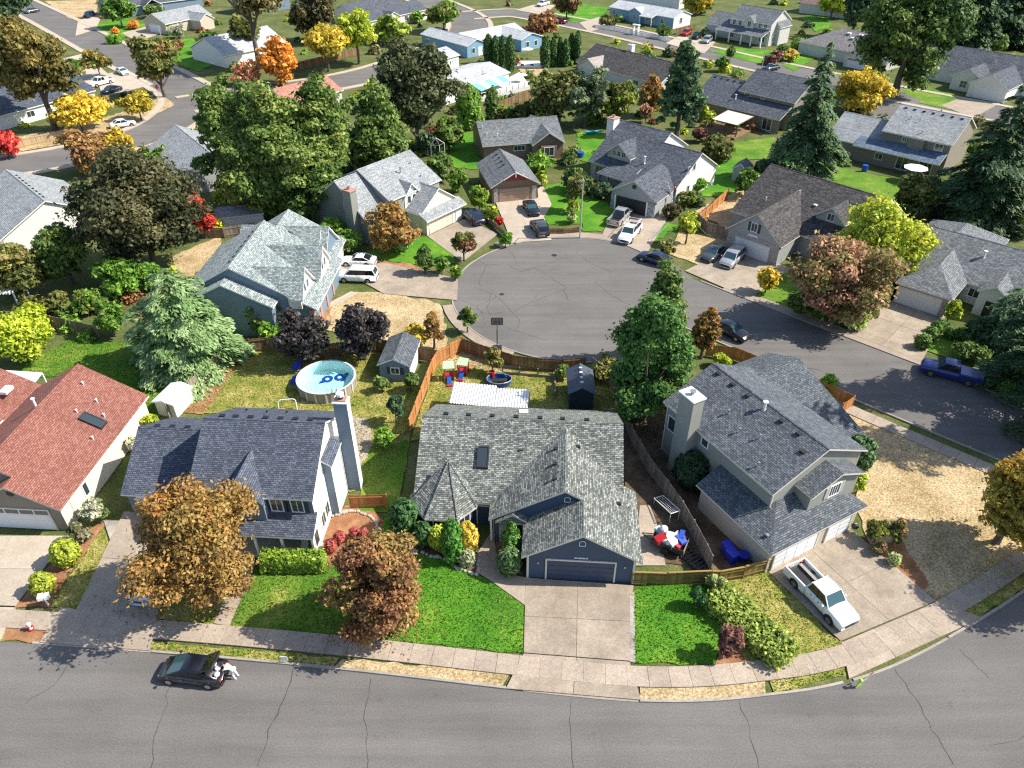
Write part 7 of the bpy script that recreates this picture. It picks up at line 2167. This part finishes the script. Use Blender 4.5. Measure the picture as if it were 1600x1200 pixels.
part('body', t, lambda mb: mb.mesh([(x, y, z) for y in (-.04, .04) for x, z in ((-.2, .0), (.05, .08), (.22, 0), (.16, .35), (.1, .62), (-.12, .62), (-.18, .35))], [(0, 1, 2, 3, 4, 5, 6), (13, 12, 11, 10, 9, 8, 7)] + [(i, (i + 1) % 7 + 0, (i + 1) % 7 + 7, i + 7) for i in range(7)], GRN))
part('head', t, lambda mb: mb.ball((0, 0, .75), .14, GRN)); part('arm', t, lambda mb: mb.bar((.1, 0, .55), (.5, 0, .75), .04, GRN, 6)); part('flag_pole', t, lambda mb: mb.bar((.5, 0, .6), (.62, 0, 1.25), .012, WHITE, 4)); part('flag', t, lambda mb: mb.mesh([(.56, 0, .95), (.62, 0, 1.25), (.95, .03, 1.18), (.9, .03, .98)], [(0, 1, 2, 3)], TRED))
t = thing('basketball_hoop', 'portable basketball hoop standing on the turning circle', 'hoop', 777, 545)
part('base', t, lambda mb: mb.box(-.5, .5, -.5, .3, 0, .25, BLACK)); part('pole', t, lambda mb: [mb.bar((0, -.2, .2), (0, 0, 2.4), .06, DARKM, 8), mb.bar((0, 0, 2.4), (.05, .5, 3.1), .05, DARKM, 8)])
bb = part('backboard', t, lambda mb: mb.box(-.62, .62, .5, .53, 2.75, 3.6, plain('clear_board', (.20, .20, .20), .2)))
part('frame', bb, lambda mb: [mb.bar(a, b, .035, BLACK, 5) for a, b in (((-.62, .51, 2.75), (.62, .51, 2.75)), ((-.62, .51, 3.6), (.62, .51, 3.6)), ((-.62, .51, 2.75), (-.62, .51, 3.6)), ((.62, .51, 2.75), (.62, .51, 3.6)), ((-.25, .51, 2.85), (-.25, .51, 3.2)), ((.25, .51, 2.85), (.25, .51, 3.2)), ((-.25, .51, 3.2), (.25, .51, 3.2)))])
part('rim', t, lambda mb: tube(mb, [Vector((.23 * math.cos(2 * math.pi * k / 12), .8 + .23 * math.sin(2 * math.pi * k / 12), 3.05)) for k in range(13)], [.02] * 13, TORG, 5))
def lamp(px, py, top, label, dx, dy):
    t = thing('street_lamp', label, 'street lamp', px, py)
    H = height_to(t.location.x, t.location.y, top)
    part('pole', t, lambda mb: mb.bar((0, 0, 0), (0, 0, H), .11, plain('lamp_pole', (.42, .40, .36), .6), 8, .07))
    part('arm', t, lambda mb: mb.bar((0, 0, H - .1), (dx, dy, H + .25), .05, GREYM, 6)); part('lamp_head', t, lambda mb: mb.box(dx - .3, dx + .3, dy - .15, dy + .15, H + .18, H + .34, GREYM))
lamp(906, 372, 280, 'street lamp with pale pole at the top of the circle', -.3, -1.6)
lamp(1190, 108, 45, 'street lamp before the pale porch house', -1.8, .2)
lamp(254, 66, 40, 'street lamp by the far lawn', -1.8, .3)
t = thing('stop_sign', 'red stop sign at the road junction below the oval maple', 'sign', 250, 155, R(30))
part('post', t, lambda mb: mb.bar((0, 0, 0), (0, 0, 2.9), .04, GREYM, 6))
oc8 = [(.42 * math.cos(R(22.5 + 45 * i)), .42 * math.sin(R(22.5 + 45 * i))) for i in range(8)]
pl = part('plate', t, lambda mb: mb.mesh([(x, y, z + 2.5) for y in (-.06, -.045) for x, z in oc8], [tuple(range(8)), tuple(range(15, 7, -1))] + [(i, (i + 1) % 8, (i + 1) % 8 + 8, i + 8) for i in range(8)], TRED))
fc = bpy.data.curves.new('stop_lettering', 'FONT'); fc.body = 'STOP'; fc.size = .3; fc.align_x = 'CENTER'; fc.align_y = 'CENTER'; fc.materials.append(WHITE)
fo = bpy.data.objects.new('lettering', fc); COL.objects.link(fo)
fm = bpy.data.meshes.new_from_object(fo); bpy.data.objects.remove(fo)
fo = bpy.data.objects.new('lettering', fm); COL.objects.link(fo); fo.parent = pl; fo.location = (0, -.065, 2.5); fo.rotation_euler = (R(90), 0, 0)
def parasol(px, py, label, m, r=1.5, h=2.3):
    t = thing('patio_parasol', label, 'parasol', px, py)
    n = 8
    for i in range(n):
        a0, a1 = 2 * math.pi * i / n, 2 * math.pi * (i + 1) / n
        part('canopy_panel', t, lambda mb: mb.slab([(0, 0, h + .35), (r * math.cos(a0), r * math.sin(a0), h), (r * math.cos(a1), r * math.sin(a1), h)], .03, m))
    part('pole', t, lambda mb: mb.bar((0, 0, 0), (0, 0, h + .4), .03, GREYM, 6)); part('base', t, lambda mb: mb.cyl(0, 0, 0, .1, .3, DARKM, 12))
parasol(1424, 284, 'white octagonal parasol on the taupe house patio', WHITE, 1.9)
parasol(824, 92, 'white parasol on the light blue house deck', WHITE, 1.5)
parasol(816, 134, 'pale parasol on the awning deck', WHITE, 1.2)
t = thing('deck', 'white railed deck beside the teal awning', 'deck', 790, 152)
q = [at(752, 160) - t.location, at(828, 140) - t.location, at(812, 118) - t.location, at(770, 140) - t.location]
part('floor', t, lambda mb: mb.slab([(v.x, v.y, .8) for v in q], .8, plain('pale_decking', (.55, .53, .50), .7)))
for i in range(9):
    v = q[0].lerp(q[1], i / 8); part('rail_post', t, lambda mb: mb.box(v.x - .06, v.x + .06, v.y - .06, v.y + .06, .8, 1.8, plain('dark_rail', (.08, .07, .07), .6)))
part('hand_rail', t, lambda mb: mb.bar((q[0].x, q[0].y, 1.8), (q[1].x, q[1].y, 1.8), .05, WHITE, 5))
t = thing('deck', 'white deck of the light blue house', 'deck', 826, 104)
part('floor', t, lambda mb: mb.box(-4, 5, -1.5, 3.5, 0, .5, WHITE)); part('planter', t, lambda mb: mb.box(-3.6, -2.8, -1.4, -1.0, .5, .8, BLACK)); part('planter', t, lambda mb: mb.box(-2, -1.2, -1.4, -1.0, .5, .8, BLACK)); part('planter', t, lambda mb: mb.box(.4, 1.2, -1.4, -1.0, .5, .8, BLACK))
# sail-roofed patio
t = thing('sail_pergola', 'timber patio pergola under a cream shade sail', 'pergola', 1150, 212)
q = [at(1112, 186, 2.6) - t.location, at(1152, 196, 2.5) - t.location, at(1178, 182, 2.7) - t.location, at(1138, 172, 2.8) - t.location]
part('sail', t, lambda mb: mb.mesh([tuple(v) for v in q] + [tuple(sum(q, Vector()) / 4 - Vector((0, 0, .25)))], [(0, 1, 4), (1, 2, 4), (2, 3, 4), (3, 0, 4)], plain('sail_cloth', (.62, .57, .47), .8)))
for v in q: part('post', t, lambda mb: mb.box(v.x - .08, v.x + .08, v.y - .08, v.y + .08, 0, v.z, BROWNF))
for i in range(4): part('beam', t, lambda mb: mb.bar(tuple(q[i]), tuple(q[(i + 1) % 4]), .08, BROWNF, 4))
part('deck_floor', t, lambda mb: mb.slab([(v.x * 1.4, v.y * 1.4, .3) for v in q], .3, BROWNF))
part('table', t, lambda mb: [mb.box(-.7, .7, -.5, .5, .95, 1.0, DARKM), mb.cyl(0, 0, .3, .95, .08, DARKM, 8)])
# white pergola at the left edge
t = thing('pergola', 'white slatted pergola at the left edge above the yellow-green hedge', 'pergola', 8, 486)
for x, y in ((-2.0, 0), (1.6, .4), (-2.0, 2.4), (1.6, 2.8)): part('post', t, lambda mb: mb.box(x - .07, x + .07, y - .07, y + .07, 0, 2.3, WHITE))
for y in (0.1, 2.6): part('beam', t, lambda mb: mb.box(-2.8, 2.0, y - .06, y + .06, 2.3, 2.45, WHITE))
for i in range(13): part('slat', t, lambda mb: mb.box(-2.7 + i * .37, -2.6 + i * .37, -.5, 3.2, 2.45, 2.55, WHITE))
t = thing('gazebo', 'small white metal gazebo under the great oak', 'gazebo', 682, 244)
for i in range(6):
    a = 2 * math.pi * i / 6; b = 2 * math.pi * (i + 1) / 6
    part('post', t, lambda mb: mb.bar((1.5 * math.cos(a), 1.5 * math.sin(a), 0), (1.5 * math.cos(a), 1.5 * math.sin(a), 2.3), .06, WHITE, 6))
    part('roof_rib', t, lambda mb: [mb.bar((1.5 * math.cos(a), 1.5 * math.sin(a), 2.3), (0, 0, 3.2), .04, GREYM, 5), mb.bar((1.5 * math.cos(a), 1.5 * math.sin(a), 2.3), (1.5 * math.cos(b), 1.5 * math.sin(b), 2.3), .04, GREYM, 5)])
t = thing('blue_ball', 'round blue tub on the lawn beside the brown house', 'tub', 907, 246)
part('shell', t, lambda mb: mb.cyl(0, 0, 0, .8, .5, TBLU, 14, .6)); part('lid', t, lambda mb: mb.cyl(0, 0, .8, .9, .63, TBLU, 14))
t = thing('blue_barrel', 'blue barrel beside the taupe house patio', 'barrel', 1350, 268)
part('shell', t, lambda mb: mb.cyl(0, 0, 0, 1.0, .45, TBLU, 14)); part('lid', t, lambda mb: mb.cyl(0, 0, 1.0, 1.06, .47, TBLU, 14))
t = thing('kayak', 'turquoise kayak lying behind the blue-grey house', 'kayak', 926, 210, R(15))
part('hull', t, lambda mb: mb.mesh([(-2.2, 0, .5), (-1, -.38, .55), (1, -.38, .55), (2.2, 0, .5), (1, .38, .55), (-1, .38, .55), (-1, 0, .1), (1, 0, .1)], [(0, 1, 2, 3, 4, 5), (0, 6, 1), (1, 6, 7, 2), (2, 7, 3), (3, 7, 4), (4, 7, 6, 5), (5, 6, 0)], plain('turquoise_hull', (.03, .40, .50), .4)))
part('cockpit', t, lambda mb: mb.slab([(-.4, -.22, .57), (.4, -.22, .57), (.4, .22, .57), (-.4, .22, .57)], .02, BLACK))
t = thing('garden_arbor', 'white garden arbor in the picket fence', 'arbor', 993, 54, R(-45))
for x in (-.8, .8): part('side_panel', t, lambda mb: mb.box(x - .1, x + .1, -.4, .4, 0, 2.4, WHITE))
part('top', t, lambda mb: mb.box(-1.1, 1.1, -.5, .5, 2.4, 2.6, WHITE))
LAD = plain('aluminium', (.62, .62, .60), .35, .6)
def ladder(label, foot, head, w=.4, n=12):
    t = empty('ladder', tuple(foot)); tag(t, label, 'ladder')
    d = head - foot; side = Vector((d.y, -d.x, 0)).normalized() * w / 2 if (abs(d.x) + abs(d.y)) > .01 else Vector((w / 2, 0, 0))
    for sg in (-1, 1): part('stile', t, lambda mb: mb.bar(tuple(side * sg), tuple(d + side * sg), .035, LAD, 5))
    for i in range(1, n): part('rung', t, lambda mb: mb.bar(tuple(d * i / n - side), tuple(d * i / n + side), .02, LAD, 5))
    return t
lf = at(1054, 330); lf.z = .05
hd = lf + Vector((-1.5, .5, 4.4))
ladder('aluminium ladder leaning on the white side wall', lf, hd)
a = at(1016, 376); a.z = .16; b = at(1042, 350); b.z = .16
ladder('long ladder lying on the strip of grass by the drive', a, b, .5, 16)
# patio furniture on the porch
t = thing('patio_chair', 'white chair on the porch of the blue house', 'chair', 478, 862)
t.location.z = .25
part('seat', t, lambda mb: mb.box(-.28, .28, -.28, .28, .4, .46, WHITE)); part('backrest', t, lambda mb: mb.box(-.28, .28, .24, .3, .46, 1.0, WHITE))
for x in (-.24, .24):
    for y in (-.24, .24): part('leg', t, lambda mb: mb.box(x - .03, x + .03, y - .03, y + .03, 0, .4, WHITE))
# stones edging the beds
STONEM = plain('field_stone', (.40, .37, .33), .9, vary=.3)
def stones(label, px, n, r):
    t = empty('stone_edging', (0, 0, 0)); tag(t, label, 'edging')
    p = smooth_line([at(x, y) for x, y in px]); p = along(p, sum((p[i + 1] - p[i]).length for i in range(len(p) - 1)) / n)
    for q in p:
        rr = r * random.uniform(.7, 1.3)
        part('stone', t, lambda mb: mb.ball((q.x + random.uniform(-.1, .1), q.y + random.uniform(-.1, .1), .1), rr, STONEM, .6, 7, 4))
stones('curved stone edging of the front bed', [(622, 832), (636, 856), (664, 866), (697, 876), (720, 890), (744, 896), (748, 870)], 34, .16)
stones('pile of stones along the mulch bed of the blue house', [(520, 808), (550, 800), (575, 806), (590, 822), (588, 838)], 24, .18)

# ================================================================== PEOPLE
SKIN = plain('skin', (.45, .27, .19), .6, vary=.05); HAIR = plain('hair', (.03, .02, .015), .7)
def skin_body(name, joints, edges, m, parent, sub=2):
    me = bpy.data.meshes.new(name)
    ks = list(joints)
    me.from_pydata([joints[k][0] for k in ks], [(ks.index(a), ks.index(b)) for a, b in edges], [])
    o = bpy.data.objects.new(name, me); COL.objects.link(o); o.parent = parent
    me.materials.append(m)
    o.modifiers.new('skin', 'SKIN')
    for i, k in enumerate(ks):
        v = me.skin_vertices[0].data[i]; v.radius = (joints[k][1],) * 2; v.use_root = (k in ('pelvis', 'root'))
    o.modifiers['skin'].use_smooth_shade = True
    s_ = o.modifiers.new('sub', 'SUBSURF'); s_.levels = s_.render_levels = sub
    return o
def person(label, loc, rz, J, shirt, trousers, scale=1.0, shoes=BLACK):
    o = empty('person', loc, rz); o.scale = (scale,) * 3
    tag(o, label, 'person')
    V = Vector
    j = {k: V(v) for k, v in J.items()}
    body = {'pelvis': (j['pelvis'], .13), 'spine': (j['spine'], .12), 'chest': (j['chest'], .14), 'neck': (j['neck'], .055), 'head0': (j['neck'].lerp(j['head'], .5), .075), 'head': (j['head'], .105), 'crown': (j['head'] + (j['head'] - j['neck']).normalized() * .1, .07)}
    ed = [('pelvis', 'spine'), ('spine', 'chest'), ('chest', 'neck'), ('neck', 'head0'), ('head0', 'head'), ('head', 'crown')]
    for s_ in 'lr':
        for a, b, r1 in (('hip', 'pelvis', .09), ('knee', 'hip', .06), ('ankle', 'knee', .042), ('toe', 'ankle', .04), ('shoulder', 'chest', .07), ('elbow', 'shoulder', .045), ('wrist', 'elbow', .03)):
            body[a + s_] = (j[a + s_], r1); ed.append((a + s_, b + s_ if b + s_ in j else b))
        w, e = j['wrist' + s_], j['elbow' + s_]
        d = (w - e).normalized(); sd = d.orthogonal().normalized(); up_ = d.cross(sd)
        body['palm' + s_] = (w + d * .07, .03); ed.append(('palm' + s_, 'wrist' + s_))
        for k in range(4):
            b0 = w + d * .1 + sd * (.03 - .02 * k)
            ln = (.07, .085, .08, .06)[k]
            body['f%d%s' % (k, s_)] = (b0 + d * ln * .5, .010); body['g%d%s' % (k, s_)] = (b0 + d * ln + up_ * .03, .008)
            ed += [('f%d%s' % (k, s_), 'palm' + s_), ('g%d%s' % (k, s_), 'f%d%s' % (k, s_))]
        body['t0' + s_] = (w + d * .05 + sd * .05, .011); body['t1' + s_] = (w + d * .09 + sd * .075 + up_ * .01, .009)
        ed += [('t0' + s_, 'palm' + s_), ('t1' + s_, 't0' + s_)]
    b = skin_body('body', body, ed, SKIN, o)
    sj = {k: (body[k][0], body[k][1] + .03) for k in ('pelvis', 'spine', 'chest', 'shoulderl', 'shoulderr')}
    sj['pelvis'] = (body['pelvis'][0], .15)
    for s_ in 'lr': sj['sl' + s_] = (j['shoulder' + s_].lerp(j['elbow' + s_], .85), .068)
    skin_body('shirt', sj, [('pelvis', 'spine'), ('spine', 'chest'), ('chest', 'shoulderl'), ('chest', 'shoulderr'), ('shoulderl', 'sll'), ('shoulderr', 'slr')], shirt, o)
    tj = {'pelvis': (body['pelvis'][0] + V((0, 0, -.04)), .15)}
    te = []
    for s_ in 'lr':
        tj['hip' + s_] = (j['hip' + s_], .11); tj['knee' + s_] = (j['knee' + s_], .08); tj['hem' + s_] = (j['knee' + s_].lerp(j['ankle' + s_], .9), .07)
        te += [('pelvis', 'hip' + s_), ('hip' + s_, 'knee' + s_), ('knee' + s_, 'hem' + s_)]
    skin_body('trousers', tj, te, trousers, o)
    hd_ = j['head'] + (j['head'] - j['neck']).normalized() * .045
    part('hair', o, lambda mb: mb.ball(tuple(hd_ + V((-.02, 0, .02))), .122, HAIR, .95, 12, 8))
    for s_ in 'lr': part('shoe', o, lambda mb: mb.box(min(j['ankle' + s_].x, j['toe' + s_].x) - .08, max(j['ankle' + s_].x, j['toe' + s_].x) + .06, j['ankle' + s_].y - .05, j['ankle' + s_].y + .05, j['ankle' + s_].z - .08, j['ankle' + s_].z - .0, shoes))
    fw = V((1, 0, -.25)).normalized()
    for sy in (-.035, .035): part('eye', o, lambda mb: mb.ball(tuple(j['head'] + fw * .098 + V((0, sy, .01))), .014, BLACK))
    part('nose', o, lambda mb: mb.ball(tuple(j['head'] + fw * .115 + V((0, 0, -.02))), .018, SKIN)); part('mouth', o, lambda mb: mb.box(j['head'].x + .085, j['head'].x + .1, -.028, .028, j['head'].z - .065, j['head'].z - .055, DRED))
    for sy in (-.1, .1): part('ear', o, lambda mb: mb.ball(tuple(j['head'] + V((0, sy, 0))), .025, SKIN))
    return o
BEND = dict(pelvis=(-.12, 0, .92), spine=(.05, 0, 1.08), chest=(.25, 0, 1.2), neck=(.42, 0, 1.27), head=(.53, 0, 1.33),
            hipl=(-.12, .1, .88), hipr=(-.12, -.1, .88), kneel=(-.04, .12, .48), kneer=(-.12, -.12, .48), anklel=(-.12, .13, .09), ankler=(-.2, -.13, .09), toel=(.06, .14, .04), toer=(-.02, -.14, .04),
            shoulderl=(.28, .19, 1.2), shoulderr=(.28, -.19, 1.2), elbowl=(.48, .24, 1.0), elbowr=(.5, -.22, 1.02), wristl=(.72, .16, .98), wristr=(.74, -.12, 1.0))
p = at(366, 1058)
person('person in white leaning into the boot of the black hatchback', (p.x, p.y, .012), R(174), BEND, plain('white_cotton', (.78, .78, .78), .8), plain('white_trousers', (.70, .70, .70), .8), 1.0, WHITE)
CLIMB = dict(pelvis=(-.08, 0, .95), spine=(-.04, 0, 1.14), chest=(.02, 0, 1.32), neck=(.04, 0, 1.48), head=(.07, 0, 1.58),
             hipl=(-.06, .1, .9), hipr=(-.06, -.1, .9), kneel=(.16, .11, .62), kneer=(-.02, -.11, .5), anklel=(.02, .11, .3), ankler=(-.04, -.11, .09), toel=(.16, .11, .26), toer=(.1, -.11, .05),
             shoulderl=(.02, .2, 1.34), shoulderr=(.02, -.2, 1.34), elbowl=(.18, .26, 1.16), elbowr=(.2, -.24, 1.3), wristl=(.38, .15, 1.25), wristr=(.4, -.12, 1.5))
q = lf.lerp(hd, .52)
person('person in a red shirt high on the ladder', (q.x + .42, q.y - .12, q.z), R(162), CLIMB, TRED, plain('denim', (.05, .07, .14), .8), 1.0)
# bags on the boot floor of the hatchback
hp = at(346, 1059)
for i, (dx, dy) in enumerate(((0, 0), (-.35, .3), (.1, -.45))):
    o = empty('shopping_bag', (hp.x + dx, hp.y + dy, 1.0)); tag(o, ('white bag in the middle of the open boot', 'white bag at the back of the open boot', 'white bag at the near side of the open boot')[i], 'bag')
    part('sack', o, lambda mb: mb.ball((0, 0, .12), .2, WHITE, .75, 9, 6)); part('handle', o, lambda mb: tube(mb, [Vector((-.08, 0, .25)), Vector((0, 0, .36)), Vector((.08, 0, .25))], [.012] * 3, WHITE, 5))
